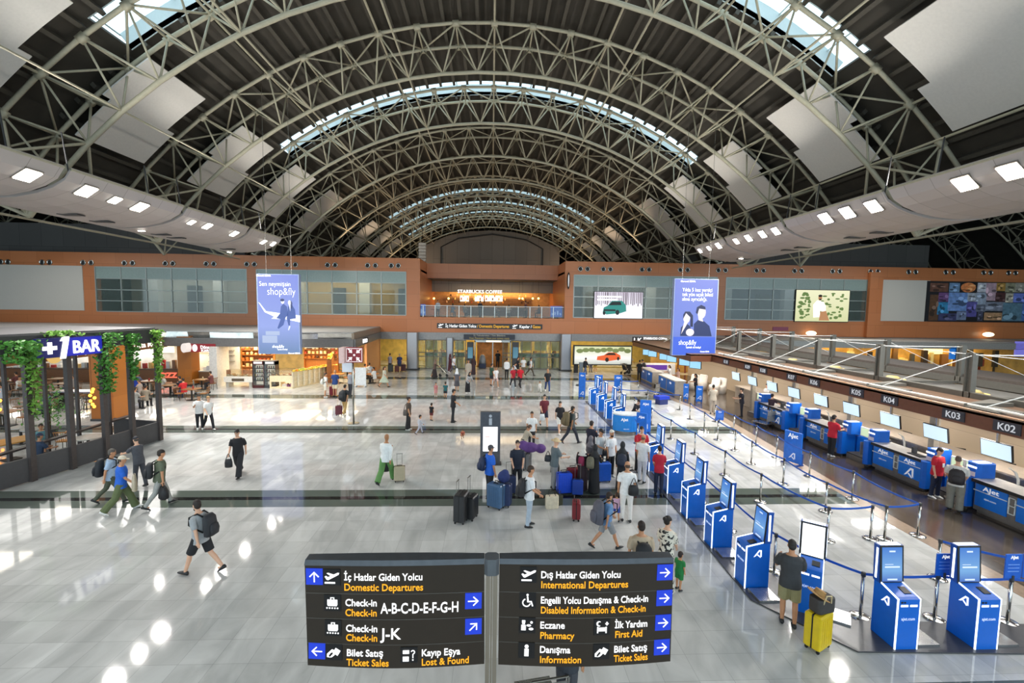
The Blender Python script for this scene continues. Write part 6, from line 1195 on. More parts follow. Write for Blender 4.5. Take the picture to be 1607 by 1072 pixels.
def suitcase(px, py, rz, h, c, label, w=None, d=None, ext=.35, ribs=True, loc=None, m_=None):
    g = gz(px, py) if loc is None else V(loc); w = w or h*.66; d = d or h*.4; t = thing('suitcase', label, 'suitcase', (g.x, g.y, 0), R(rz)); m_ = m_ or mat(c, .4, var=.06); b = .06; k = MB(); r_ = .035
    k.rings([(0, 0, b+z, 1, 1) for z in (0,)], 4) if 0 else None
    def rr_(ix): return [(w/2-ix-r_*(1-cos(a))*1 if 0 else (w/2-r_-ix)*sx_+r_*cos(a), (d/2-r_-ix)*sy_+r_*sin(a)) for sx_, sy_, a0 in ((1, 1, 0), (-1, 1, 90), (-1, -1, 180), (1, -1, 270)) for a in [R(a0+30*j) for j in range(4)]]
    lv = [(b, .03), (b+.03, .0), (h-.03, .0), (h, .03)]; vs = []
    for z, ix in lv: vs += [(x, y, z) for x, y in rr_(ix)]
    n = 16; k.add(vs, [(i*n+j, i*n+(j+1) % n, (i+1)*n+(j+1) % n, (i+1)*n+j) for i in range(3) for j in range(n)]+[tuple(range(n))[::-1], tuple(range(3*n, 4*n))])
    if ribs:
        for i in range(5): x = -w*.32+w*.16*i; k.box(x-.012, x+.012, -d/2-.006, -d/2+.01, b+.07, h-.07); k.box(x-.012, x+.012, d/2-.01, d/2+.006, b+.07, h-.07)
    k.build('shell', m_, t, False); k = MB(); k.box(-w/2-.004, w/2+.004, -.012, .012, b+.02, h+.004); k.build('zip', BLACK, t)
    k = MB()
    for x in (-.09, .09): k.chain([(x, d/2-.05, h-.02), (x, d/2-.05, h+ext)], .009, 6)
    k.chain([(-.11, d/2-.05, h+ext), (.11, d/2-.05, h+ext)], .014, 6); k.build('telescopic_handle', STEEL if ext > .2 else BLACK, t)
    k = MB(); k.chain([(-.08, 0, h), (-.07, 0, h+.03), (.07, 0, h+.03), (.08, 0, h)], .012, 6); k.build('carry_handle', BLACK, t)
    for sx_ in (-1, 1):
        for sy_ in (-1, 1): k = MB(); k.T = M.Translation((sx_*(w/2-.05), sy_*(d/2-.05), .03)) @ M.Rotation(pi/2, 4, 'Y'); k.lathe([(.03, -.012), (.03, .012)], 10); k.T = None; k.box(sx_*(w/2-.05)-.02, sx_*(w/2-.05)+.02, sy_*(d/2-.05)-.02, sy_*(d/2-.05)+.02, .035, b+.01); k.build('wheel', BLACK, t)
    return t
def handbag(p, label, c='17171a', w=.3, h=.26, d=.15, strap=.3, rz=0., name='bag', cat='bag'):
    """a bag hanging from point p"""
    t = thing(name, label, cat, (p[0], p[1], p[2]-strap-h), rz); k = MB(); k.rings([(0, 0, 0, w*.4, d*.4), (0, 0, .02, w*.5, d*.5), (0, 0, h*.6, w*.5, d*.48), (0, 0, h, w*.4, d*.25), (0, 0, h+.005, w*.3, d*.1)], 14); k.build('body', mat(c, .6, var=.08), t, True)
    k = MB(); k.chain([(-w*.35, 0, h*.9), (-w*.1, 0, h+strap*.8), (0, 0, h+strap), (w*.1, 0, h+strap*.8), (w*.35, 0, h*.9)], .012, 6); k.build('strap', mat('1a1a1a', .7), t, True); return t
def floorbag(px, py, label, c, w=.4, h=.35, d=.2, rz=0., m_=None):
    g = gz(px, py); t = thing('bag', label, 'bag', (g.x, g.y, 0), R(rz)); k = MB(); k.bbox(-w/2, w/2, -d/2, d/2, 0, h, .04); lod(k.build('body', m_ or mat(c, .7, var=.12), t), .02, it=3)
    k = MB()
    for y in (-d*.3, d*.3): k.chain([(-w*.25, y, h-.02), (-w*.18, y, h+.16), (w*.18, y, h+.16), (w*.25, y, h-.02)], .012, 6)
    k.build('handle', mat('2a2420', .7), t); return t
exec_people = True
# ---- foreground left
r, w_, tip = pp('shorts', 317, 900, 1.80, -82, 'man in grey t-shirt and black shorts striding left across the empty floor', top=('a2a4a6', 's'), bot=('1d1e22', 's'), hair=('2a211c', 's'), skin='l', pose='walk', near=True, turn=25, xtra='beard', build=1.04)
backpack(r, 'dark grey backpack worn by the striding man in black shorts', '2b2c30', .36, .5, .22)
r, w_, tip = pp('bluepolo', 192, 803, 1.74, 55, 'man in a bright blue polo, olive trousers and pale cap near the bar', top=('1f5fc4', 's'), bot=('5a6440', 'w'), hair=('d8cdb8', 'c'), skin='m', pose='walk', shoe='w', near=True, build=1.05)
handbag(tip(1, .05)+V((0, 0, .3)), 'beige jacket hanging from the hand of the man in the blue polo', 'b8ab94', .3, .5, .14, .02, r.rotation_euler.z, 'jacket', 'jacket')
r, w_, tip = pp('bpman', 176, 789, 1.76, 62, 'man in pale blue shirt half hidden behind the blue polo man', top=('9fb4cc', 's'), bot=('4c5040', 'p'), hair=('57504a', 's'), skin='m', pose='walk2', near=True)
backpack(r, 'large black backpack on the man behind the blue polo man', '1d2026', .38, .55, .24)
r, w_, tip = pp('guard', 220, 764, 1.72, -70, 'woman in dark grey uniform and cap walking left with a phone', top=('4b4d54', 's'), bot=('43454c', 'p'), hair=('2c2a30', 'c'), skin='l', pose='reach', fem=True, near=True)
r, w_, tip = pp('olive', 252, 795, 1.80, 45, 'man in olive t-shirt and grey trousers carrying a black bag', top=('5d6450', 's'), bot=('9c9c98', 'p'), hair=('2a211c', 's'), skin='m', pose='carry', near=True, build=1.05)
backpack(r, 'black backpack on the man in the olive t-shirt', '25262a', .34, .46, .2); handbag(tip(1)+V((0, 0, .05)), 'big black holdall hanging from the hand of the olive t-shirt man', '1c1c1f', .5, .36, .26, .12, r.rotation_euler.z)
r, w_, tip = pp('blackman', 375, 747, 1.78, 172, 'young man dressed all in black walking towards the camera', top=('1b1b1e', 's'), bot=('222226', 'w'), hair=('1f1a17', 's'), skin='l', pose='walk', near=True, nod=18)
handbag(tip(1)+V((0, 0, .1)), 'black bag at the side of the young man dressed in black', '202024', .26, .3, .14, .2, r.rotation_euler.z)
pp('white1', 314, 674, 1.74, 150, 'left of two people in white shirts and black trousers by the bar corner', top=('e8e6e4', 's'), bot=('26262c', 'p'), hair=('2a2320', 's'), skin='m', pose='look', shoe='w'); pp('white2', 328, 674, 1.72, 128, 'right of two people in white shirts, fair hair, by the bar corner', top=('ebe9e6', 's'), bot=('222228', 'p'), hair=('a07a4c', 'b'), skin='l', pose='walk', shoe='w', fem=True)
r, w_, tip = pp('green', 606, 757, 1.78, 15, 'bald man in white shirt and green trousers pulling a beige suitcase', top=('e6e7e6', 'l'), bot=('5c8a4c', 'w'), hair=('6a4a38', 'x'), skin='t', pose='walk2', near=True, build=1.05)
handbag(tip(0)+V((0, 0, .05)), 'black bag with a trailing strap in the left hand of the green trousers man', '222226', .3, .34, .16, .3, 0); suitcase(627, 756, 8, .58, 'b5a78c', 'beige suitcase rolling beside the man in green trousers', ext=.42)
pp('wdark', 641, 675, 1.68, 85, 'woman in long black trousers standing by two small children', top=('4a4038', 's'), bot=('1d1d20', 'w'), hair=('2a1c16', 'b'), skin='m', fem=True, shoe='w', near=True); handbag(W2(PEO['wdark'][0], (-.2, -.16, 1.3)), 'grey shoulder bag on the woman beside the two small children', '5a5450', .26, .3, .14, .3, 0)
pp('kid1', 658.5, 681, 1.05, 60, 'small child in pale grey patterned clothes on the floor band', top=('b4b4bc', 'l'), bot=('a8a8b4', 'p'), hair=('241c18', 's'), pose='walk'); pp('kid2', 677, 660, 1.05, 30, 'small child in black shirt and dark red shorts', top=('1c1c20', 's'), bot=('6a2a2c', 's'), hair=('2a1f18', 's'))
pp('mblack', 711, 663, 1.80, 75, 'tall man in black standing alone with hands together mid hall', top=('202024', 's'), bot=('26262a', 'p'), hair=('1c1816', 's'), pose='hands', near=True); pp('toddler', 725, 688, .78, 160, 'toddler in reddish clothes crouching on the floor near the totem', top=('a85a48', 's'), bot=('8a5040', 's'), hair=('3a2218', 's'), pose='crouch')
pp('maroon', 853.5, 670, 1.78, 172, 'man in maroon and white t-shirt with navy shorts walking to the camera', top=('6a2430', 's'), bot=('20263c', 's'), hair=('241c18', 's'), skin='l', pose='walk', near=True); handbag(PEO['maroon'][2](1)+V((0, 0, .02)), 'white carrier bag held by the man in the maroon t-shirt', 'dfe2e6', .26, .34, .1, .1, 0)
pp('wshorts', 878, 680, 1.68, 175, 'woman in black top and white shorts walking to the camera', top=('1d1d22', 's'), bot=('e6e4e0', 's'), hair=('1f1814', 'l'), skin='l', pose='walk2', shoe='w', fem=True, near=True)
pp('boywhite', 834, 702, 1.62, 190, 'boy in a long white t-shirt standing behind the luggage trolley', top=('e9e9e8', 's'), bot=('2c2c30', 'p'), hair=('1f1916', 's'), skin='m', near=True)
pp('sitgirl', 821, 722, 1.5, 70, 'girl in beige top bending behind the purple bundle', top=('b5a894', 's'), bot=('38383e', 'p'), hair=('5a4030', 'p'), pose='lean', fem=True)
suitcase(827, 737, 70, .66, '6a6a6c', 'grey hard suitcase under the purple bundle', ext=.1); g = gz(838, 735)
k = MB(); k.ell((0, 0, .2), (.34, .24, .2), 14, 8); k.ell((.42, .06, .14), (.22, .22, .18), 12, 8); k.ell((-.25, .1, .26), (.2, .2, .18), 12, 8); tag(lod(k.build('bundle', mat('5c3a7a', .8, var=.2, scale=8), loc=(gz(831, 737).x, gz(831, 737).y, .68)), .03, it=4), 'purple quilted bundle lying on top of the grey suitcase', 'bundle')
r, w_, tip = pp('polo2', 768, 782, 1.76, 62, 'man in bright blue polo and cap standing beside navy suitcases', top=('1f62cc', 's'), bot=('26252a', 'p'), hair=('46444a', 'c'), skin='m', pose='stand', near=True, build=1.05); backpack(r, 'navy backpack on the man in the blue polo beside the totem', '23304e', .32, .44, .2, x=-.12)
pp('navytee', 811, 771, 1.76, 178, 'young man in navy t-shirt and black trousers facing the camera with a trolley case', top=('1f2434', 's'), bot=('1c1c20', 'p'), hair=('2a2019', 's'), skin='l', pose='hands', shoe='w', near=True)
suitcase(778, 797, -35, .78, '48688c', 'tall steel blue suitcase left of the navy one', ext=.05); suitcase(790, 794, -20, .74, '26365e', 'navy suitcase with a soft bag on top', ext=.05); suitcase(799, 776, 15, .64, '223056', 'dark navy suitcase held by the young man in navy', ext=.45)
g = gz(790, 794); k = MB(); k.ell((0, 0, .18), (.2, .14, .2), 12, 8); k.ell((.04, 0, .32), (.12, .1, .1), 10, 6); tag(lod(k.build('soft_bag', mat('28356a', .8, var=.15), loc=(g.x, g.y, .77)), .02), 'soft navy bag lying on top of the navy suitcase', 'bag')
r, w_, tip = pp('jeans', 830, 826, 1.76, 82, 'man in white t-shirt, pale jeans and sandals with a black backpack', top=('e6e6e8', 's'), bot=('a9b6c4', 'p'), hair=('3a2a20', 's'), skin='m', pose='hands', near=True); backpack(r, 'black and grey backpack on the man in pale jeans', '2c2b2e', .36, .5, .22)
r, w_, tip = pp('hat', 869, 768, 1.78, 72, 'man in beige brimmed hat, grey shirt and grey trousers in the queue', top=('5e686c', 's'), bot=('8d8d8e', 'p'), hair=('cdb48a', 'u'), skin='l', pose='hold', near=True); handbag(W2(r, (-.1, -.2, 1.35)), 'small dark bag on the back of the man in the beige hat', '2d2f34', .24, .22, .12, .15, 0); handbag(tip(0)+V((-.35, -.1, -.1)), 'black and silver bag hanging behind the man in the beige hat', '1c1c1e', .36, .32, .2, .2, .4)
r, w_, tip = pp('camo', 896, 696, 1.80, 70, 'man in dark grey shirt and jeans striding right', top=('4a5050', 's'), bot=('2b303a', 'p'), hair=('241e1a', 's'), skin='t', pose='walk2', near=True); backpack(r, 'large camouflage backpack on the striding man in jeans', '6a5c40', .44, .62, .3)
pp('hood', 926, 730, 1.78, 40, 'man in dark navy top at the back of the queue group', top=('1f2030', 'l'), bot=('26262c', 'p'), hair=('2a201c', 's'), skin='m', pose='phone', near=True); pp('greycap', 940, 745, 1.76, 150, 'man in light grey polo and black cap holding a phone in the queue', top=('c2c6ca', 's'), bot=('3a3c42', 'p'), hair=('232326', 'c'), skin='m', pose='hold', near=True)
pp('hijabg', 925, 752, 1.60, 60, 'woman in a grey headscarf between the other women in the queue', top=('4c4a50', 'l'), bot=('3a383e', 'l'), hair=('6a666c', 'h'), fem=True); r, w_, tip = pp('hijabw', 913, 769, 1.62, 25, 'woman in a white headscarf and black maroon robe in the queue', top=('2a1c24', 'l'), bot=('2c1a22', 'l'), hair=('d9d2c8', 'h'), fem=True, near=True); backpack(r, 'small crimson backpack on the woman in the white headscarf', '8a2448', .24, .34, .14)
r, w_, tip = pp('hijabk', 932, 773, 1.64, 30, 'woman in a black headscarf and long black robe in the queue', top=('18181b', 'l'), bot=('19191c', 'l'), hair=('1a1a1d', 'h'), fem=True, near=True, pose='phone'); backpack(r, 'olive grey backpack on the woman in the long black robe', '6a6654', .3, .42, .18, x=-.1)
suitcase(885, 775, 10, .74, '1348c8', 'big bright blue suitcase standing in front of the women in robes', ext=.05); suitcase(899, 764, 5, .68, '7a2030', 'dark red suitcase between the two blue ones', ext=.05); suitcase(906, 778, -10, .56, '1c3f98', 'blue cabin suitcase with its handle pulled up', ext=.5); suitcase(947, 756, 8, .72, '1f5fcc', 'bright blue suitcase behind the woman in the black robe', ext=.1)
r, w_, tip = pp('taqiyah', 957, 748, 1.76, 150, 'man in white t-shirt and white skullcap in the queue', top=('e8e8ea', 's'), bot=('1d1d20', 'p'), hair=('e2dcd0', 't'), skin='m', near=True, shoe='w', xtra='beard'); handbag(W2(r, (.26, 0, 1.25)), 'small black bag at the side of the man in the white skullcap', '1f1f22', .24, .26, .12, .15, 0)
r, w_, tip = pp('hoodw', 975, 768, 1.66, 20, 'person in black hooded clothes with a dark backpack in the queue', top=('1c1d22', 'l'), bot=('1d1e22', 'l'), hair=('1d1d22', 'h'), near=True, fem=True); backpack(r, 'navy backpack on the person in black hooded clothes', '22283a', .36, .46, .2); g = gz(962, 772); r2 = suitcase(990, 760, 30, .5, '5a5a60', 'grey low suitcase at the feet of the man in white shorts', ext=.1)
r, w_, tip = pp('whites', 1007, 757, 1.74, 40, 'older man in white polo and long white shorts at a kiosk', top=('ebebec', 's'), bot=('dcdbe2', 'p'), hair=('6a5a4c', 'n'), skin='m', near=True); r, w_, tip = pp('redm', 1004, 742, 1.80, 175, 'man in a red polo shirt facing the camera beside a kiosk', top=('b81c30', 's'), bot=('1c1c20', 'p'), hair=('1f1a18', 's'), skin='l', near=True, pose='look', build=1.08)
r, w_, tip = pp('redw', 1033, 776, 1.66, 15, 'woman in red t-shirt and dark jeans helping at a kiosk', top=('b41c34', 's'), bot=('1f2740', 'p'), hair=('2a1814', 'b'), skin='l', near=True, fem=True, pose='hands')
r, w_, tip = pp('whitesling', 982, 818, 1.78, 8, 'man in white t-shirt and white trousers leading a toddler', top=('eceae8', 's'), bot=('e6e0da', 'p'), hair=('4a3a30', 'n'), skin='m', near=True, build=1.06); handbag(W2(r, (.16, -.2, 1.4)), 'black sling bag on the back of the man in white', '1d1d20', .3, .3, .16, .22, r.rotation_euler.z, 'sling_bag')
pp('pink', 967, 816, .92, 10, 'toddler in pink and blue clothes beside the man in white', top=('c8a0b8', 's'), bot=('2f4a9a', 's'), hair=('3a281c', 's'), pose='walk'); r, w_, tip = pp('boybag', 951, 861, 1.56, 78, 'boy in blue t-shirt and grey shorts under a huge grey backpack', top=('6f94c0', 's'), bot=('8a8c90', 's'), hair=('2a1f18', 's'), skin='m', near=True, pose='walk2'); backpack(r, 'huge grey backpack on the boy in grey shorts', '5a5a66', .5, .66, .3, z=1.15)
r, w_, tip = pp('beige', 1003, 945, 1.76, 5, 'man in a beige t-shirt seen from behind above the sign', top=('b9a58c', 's'), bot=('4a4038', 'p'), hair=('2a1f1a', 's'), skin='m', near=True, build=1.08); backpack(r, 'black backpack on the man in the beige t-shirt', '1b1c20', .36, .5, .22)
DALM = bpy.data.materials.new('spotted_fabric'); DALM.use_nodes = True; nt = DALM.node_tree; b = nt.nodes['Principled BSDF']; vo = N(nt, 'ShaderNodeTexNoise'); vo.inputs['Scale'].default_value = 15; tc = N(nt, 'ShaderNodeTexCoord'); rp = N(nt, 'ShaderNodeValToRGB'); rp.color_ramp.interpolation = 'CONSTANT'; rp.color_ramp.elements[0].color = (.02, .02, .02, 1); rp.color_ramp.elements[1].color = (.75, .69, .58, 1); rp.color_ramp.elements[1].position = .44
nt.links.new(tc.outputs['Object'], vo.inputs[0]); nt.links.new(vo.outputs[0], rp.inputs[0]); nt.links.new(rp.outputs[0], b.inputs['Base Color']); b.inputs['Roughness'].default_value = .8
pp('dalm', 1043, 928, 1.70, 40, 'woman in a black and cream spotted dress with hair in a bun', top=(DALM, 's'), bot=(DALM, 'l'), hair=('1f1714', 'b'), skin='l', near=True, fem=True, turn=25, pose='hands'); pp('greenkid', 1065, 926, .96, 60, 'small child in green clothes behind the right sign edge', top=('1f7a3c', 's'), bot=('1f7a3c', 's'), hair=('2a1c16', 's'), near=True)
r, w_, tip = pp('kioskman', 1236, 980, 1.72, 28, 'man in charcoal t-shirt and khaki shorts using the white-screen kiosk', top=('36373a', 's'), bot=('8d8660', 's'), hair=('2a2522', 's'), skin='m', near=True, pose='phone', shoe='k', build=1.06)
suitcase(1282, 1016, 28, .72, 'd8b81c', 'bright yellow suitcase beside the kiosk man', ext=.04, w=.46, d=.3); g = gz(1282, 1016); t = thing('bag', 'dark tote bag with a straw hat lying on the yellow suitcase', 'bag', (g.x+.04, g.y, .74), R(15)); k = MB(); k.bbox(-.21, .21, -.13, .13, 0, .27, .05); lod(k.build('body', mat('3a3634', .7), t), .02); k = MB(); k.chain([(-.12, -.12, .2), (-.1, -.16, .38), (.02, -.16, .36), (.06, -.13, .2)], .012, 6); k.build('handle', mat('c8b48a', .6), t)
k = MB(); k.T = M.Translation((g.x-.02, g.y+.02, 1.02)) @ M.Rotation(R(28), 4, 'Y'); k.lathe([(.2, 0), (.2, .012), (.1, .02), (.09, .1), (.04, .11)], 20); tag(k.build('straw_hat', mat('a9814c', .7)), 'brown straw hat resting on the dark tote bag', 'hat')
# ---- luggage on the floor
suitcase(724, 818, 75, .86, '2a2a2c', 'large black suitcase standing alone left of the totem', ext=.35, w=.52, d=.34); suitcase(740, 814, 70, .72, '1f1f22', 'black striped suitcase beside the large black one', ext=.55, w=.44, d=.28); suitcase(904, 815, 80, .56, '7a2028', 'red and black cabin suitcase standing alone by the dark band', ext=.12, w=.4, d=.24)
floorbag(866, 797, 'cream patterned tote bag standing on the dark band', 'd8ccb4', .42, .4, .2, 10); floorbag(875, 792, 'dark olive bag behind the cream tote', '3a3c2c', .34, .3, .2, 30)
# ---- check-in hall
pp('redphone', 1304, 716, 1.80, 75, 'man in a red polo shirt and black trousers looking at a phone at the counters', top=('c01c30', 's'), bot=('1d1d22', 'p'), hair=('1f1a18', 's'), skin='m', near=True, pose='phone', shoe='w'); r, w_, tip = pp('redstaff', 1467, 781, 1.72, 165, 'man in red polo shirt with a lanyard badge at the second counter', top=('c41c30', 's'), bot=('262c44', 'p'), hair=('2a201c', 's'), skin='l', near=True, shoe='w', build=1.1, nod=25)
MB().box(-.05, .05, -.01, .0, 0, .13).build('badge', WHITE, r, loc=(0, .175, 1.12)); r, w_, tip = pp('greywide', 1497, 801, 1.74, 48, 'person in wide grey trousers with a black backpack bending to the baggage belt', top=('d0ccc6', 's'), bot=('7a766c', 'w'), hair=('5c4a40', 's'), skin='l', near=True, pose='hands', build=1.15, nod=30); backpack(r, 'black backpack on the person in wide grey trousers', '241f22', .4, .48, .22)
pp('vest1', 1163, 654, 1.68, -75, 'staff woman in a black vest walking left beyond the counters', top=('26222c', 's'), bot=('20202a', 'p'), hair=('241a18', 'b'), skin='l', fem=True, pose='hold'); pp('vest2', 1208, 666, 1.68, 60, 'staff woman in dark maroon vest leaning on the fourth counter', top=('33202c', 's'), bot=('1f1f2a', 'p'), hair=('241a18', 'b'), skin='l', fem=True, pose='reach')
p_ = gx(1206, 612, 17.6); person((17.5, p_.y, 0), 1.66, -100, 'staff woman in black vest and white blouse standing behind the counters', top=('dedede', 's'), bot=('1f1f2a', 'p'), hair=('241a18', 'b'), skin='l', fem=True)
pp('babyman', 1118, 650, 1.78, 20, 'man in pale clothes holding a baby near the far counters', top=('b8ac9c', 'l'), bot=('a89c90', 'p'), hair=('1f1a18', 's'), skin='t', pose='hold'); pp('dk1', 1003, 597, 1.78, 20, 'person in black standing left at the farthest counter', top=('1c1c20', 's'), bot=('1d1d22', 'p'), hair=('1f1a18', 's')); r, w_, tip = pp('dk2', 1013, 594, 1.76, -60, 'person in black bending forward at the farthest counter', top=('1f1f24', 's'), bot=('1f1f24', 'p'), hair=('1f1a18', 's'), pose='lean'); pp('wk9', 989, 583, 1.7, 60, 'person in beige shirt walking past the car billboard', top=('c8bcb0', 's'), bot=('6a6a70', 'p'), pose='walk')
for i, (px, py, lab) in enumerate(((1036, 604, 'left of the seated far counter staff, in a white blouse'), (1060, 610, 'middle seated far counter staff with brown hair'), (1078, 622, 'right seated far counter staff in dark clothes bending over'))):
    g = gz(px, py); person((14.9, g.y, .0), 1.64, -80, lab, top=(('e0dcdc', 'c8a8a0', '28242c')[i], 's'), bot=('26262c', 'p'), hair=(('241a18', '4a2c20', '241a18')[i], 'l'), fem=True, pose='hold')
pp('desk', 994, 673, 1.66, 150, 'staff woman in black bending behind the curved service desk', top=('24242a', 's'), bot=('22222a', 'p'), hair=('2a1c18', 'b'), skin='l', fem=True, pose='lean', near=True)
# ---- back of the hall
B_ = [(603, 608, 1.66, 100, 'woman in a pale green and white dress walking right near the food court', 'c8c8b8', 's', 'b9c4b0', 'k', '3a281c', 'l', 'walk', 1), (511, 624, 1.68, 60, 'person in white with a white backpack in front of the bakery', 'e4e2d8', 's', 'd8d0c0', 's', '3a281c', 's', 'stand', 0), (526, 623, 1.84, 10, 'man in navy t-shirt and beige shorts in front of the bakery', '1c3a72', 's', 'd8c8a8', 's', 'b08a60', 'n', 'stand', 0), (541, 652, 1.78, 12, 'man in black with khaki trousers left of the tall sign pole', '23262c', 's', 'a98a54', 'p', '241c18', 's', 'pull', 0), (550, 621, 1.78, 30, 'man in grey shirt and dark trousers behind the tall sign pole', '8a8c94', 's', '33343c', 'p', '4a4038', 's', 'stand', 0),
      (612, 583, 1.72, 20, 'woman in lilac and grey beside a dark suitcase at the doors', '9a98a8', 's', '55545c', 'p', '2a1c16', 's', 'stand', 1), (627, 584, 1.74, 0, 'person in navy between two suitcases at the doors', '1f3260', 's', '2c3040', 's', 'a89880', 's', 'stand', 0), (682, 593, 1.66, 80, 'woman in brown headscarf and dark robe pushing a pushchair', '5c4a44', 'l', '2c2426', 'l', '7a6458', 'h', 'push', 1), (706, 583, 1.66, 60, 'woman in a maroon robe left of the slim grey column', '4a1c28', 'l', '4a1c28', 'l', '4a1c28', 'h', 'stand', 1), (712, 586, 1.76, 120, 'person in white t-shirt standing behind the grey robed woman', 'e8e8ee', 's', '5a5a64', 'p', '241c18', 's', 'walk', 0),
      (717, 614, 1.68, 5, 'woman in a grey pinafore dress with a white scarf', '5c5a60', 's', '4c4a50', 'k', 'e4e4e6', 'h', 'stand', 1), (735, 598, 1.80, 175, 'person in a long beige robe mid hall', 'b0a496', 'l', 'b0a496', 'l', '241c18', 's', 'stand', 0), (743, 588, 1.74, 20, 'woman in dark red brown robe behind the beige robe', '3a2428', 'l', '33222a', 'l', '3a2428', 'h', 'stand', 1), (734, 617, 1.62, 150, 'woman in a black and white striped top bending over', 'a8a8aa', 'l', '1d1d20', 'w', '1a1a1c', 'h', 'lean', 1),
      (767, 574, 1.74, 5, 'left of three navy-clad staff at the orange passage', '26305c', 's', '26305c', 'k', '241c18', 's', 'stand', 1), (774, 575, 1.76, 0, 'middle of three navy-clad staff at the orange passage', '222c58', 's', '3a3024', 's', '241c18', 's', 'stand', 0), (781, 577, 1.78, -5, 'right of three staff at the passage, dressed in black', '1d1d22', 's', '1d1d22', 'p', '241c18', 's', 'stand', 0), (793, 572, 1.80, 10, 'person with a dark jacket in the orange passage, right side', '2a2024', 'l', '2c2428', 'p', '241c18', 's', 'walk', 0), (771, 605, 1.74, 60, 'person in dark green beside the white-clad woman mid hall', '2c4a3c', 's', '26262e', 's', '241c18', 's', 'stand', 0), (778, 608, 1.68, 160, 'woman in white top mid hall with a white bag', 'e8e4e2', 's', 'c8a8a0', 's', '5a4030', 'l', 'walk', 1),
      (795, 594, 1.76, 10, 'person in white jumper and black trousers seen from behind', 'eaeaec', 'l', '1c1c20', 'p', '1f1a18', 's', 'stand', 0), (805, 608, 1.72, 165, 'left of two people in red polo shirts walking together', 'b01c30', 's', '1f1f26', 'p', '241c18', 's', 'walk', 0), (816, 608, 1.76, 160, 'right of two people in red polo shirts walking together', 'c41a2c', 's', '1d1d22', 'p', '1f1a18', 's', 'walk2', 0), (803, 600, 1.70, 80, 'person in pale shirt bending behind the red polo pair', 'd8dce4', 's', '3a4a70', 'p', '241c18', 's', 'lean', 0), (812, 590, 1.74, 100, 'person in black behind the red polo pair', '1f1f24', 's', '1f1f24', 'p', '241c18', 's', 'hold', 0), (821, 590, 1.76, 180, 'man in white t-shirt and beige trousers behind the red polo pair', 'e6e4e2', 's', '7a6a58', 'p', '241c18', 's', 'stand', 0), (832, 590, 1.74, 75, 'person in white with a black backpack walking right at the back', 'dcdcdc', 's', '4c4234', 'p', '241c18', 's', 'walk2', 0),
      (859, 615, 1.78, 178, 'man in black polo and blue jeans leading a toddler', '1f2026', 's', '2c4478', 'p', 'a89880', 'n', 'walk', 0), (847, 616, .95, 170, 'toddler in white beside the man in blue jeans', 'dcd8d4', 'l', 'd0ccc8', 'p', '4a3424', 's', 'walk', 0), (684, 622, 1.05, 170, 'small girl in a pink dress near the dark floor band', 'c07a7c', 's', 'c88a88', 'k', '2a1c16', 's', 'stand', 1), (699, 625, 1.22, 5, 'child in a teal t-shirt seen from behind near the floor band', '1f5a60', 's', '26262c', 's', '241c18', 's', 'stand', 0), (918, 590, 1.74, 60, 'person in dark jacket and jeans behind the steel queue totem', '23262c', 'l', '4a5a7c', 'p', '241c18', 's', 'walk', 0), (927, 584, 1.66, 180, 'woman in pinkish white behind the far queue', 'd0b8c4', 's', '8a8490', 'p', '5a4030', 'l', 'stand', 1), (934, 585, 1.70, 20, 'person in blue with yellow below at the far queue', '4a5aa8', 's', 'b8963c', 's', '241c18', 's', 'stand', 0)]
for (px, py, H, hd_, lab, tc, sl, bc, bk, hc_, hk, po, fm) in B_: pp(lab, px, py, H, hd_, lab, top=(tc, sl), bot=(bc, bk), hair=(hc_, hk), pose=po, fem=bool(fm), shoe='kw'[NP_[0] % 2])
backpack(PEO[B_[1][4]][0], 'white backpack on the person in white before the bakery', 'd4d4cc', .3, .4, .18); backpack(PEO[B_[3][4]][0], 'large black backpack on the man in khaki trousers', '1d2024', .42, .52, .24); backpack(PEO[B_[26][4]][0], 'black backpack on the white-clad person walking right at the back', '1c1c20', .32, .44, .18)
suitcase(522.5, 621, 10, .66, '8a1c2c', 'bright red suitcase between the two people before the bakery', ext=.1); suitcase(532, 652, 10, .56, '5a1c2a', 'maroon suitcase pulled by the man in khaki trousers', ext=.45); suitcase(613, 583.5, 0, .7, '3a4444', 'dark green suitcase beside the woman in lilac', ext=.1); suitcase(623, 584, 0, .6, '5a2c2a', 'brown suitcase left of the person in navy at the doors', ext=.1); suitcase(633, 583, 0, .7, '4a2026', 'dark red suitcase right of the person in navy at the doors', ext=.1)
def pram(px, py, rz, lab, c='3a3c3a'):
    g = gz(px, py); t = thing('pushchair', lab, 'pushchair', (g.x, g.y, 0), R(rz)); m_ = mat(c, .7); k = MB(); k.chain([(-.2, -.45, 1.02), (-.2, .3, .25)], .016, 6); k.chain([(.2, -.45, 1.02), (.2, .3, .25)], .016, 6); k.chain([(-.2, -.45, 1.02), (.2, -.45, 1.02)], .02, 6); k.chain([(-.2, .1, .5), (-.2, -.3, .12)], .015, 6); k.chain([(.2, .1, .5), (.2, -.3, .12)], .015, 6); k.build('frame', STEEL, t)
    k = MB(); k.xprism([(.28, .34), (.3, .4), (-.06, .46), (-.28, .9), (-.33, .88), (-.12, .4)], -.19, .19); k.build('seat', m_, t); k = MB(); k.xprism([(-.33, .86), (-.22, 1.02), (-.02, 1.04), (.1, .95), (-.02, 1.0), (-.2, .98), (-.29, .85)], -.2, .2); k.build('canopy', mat('55564e', .7), t)
    for X in (-.22, .22):
        for Y, r_ in ((.3, .1), (-.3, .12)): k = MB(); k.T = M.Translation((X, Y, r_)) @ M.Rotation(pi/2, 4, 'Y'); k.lathe([(r_, -.02), (r_, .02)], 14); k.build('wheel', BLACK, t)
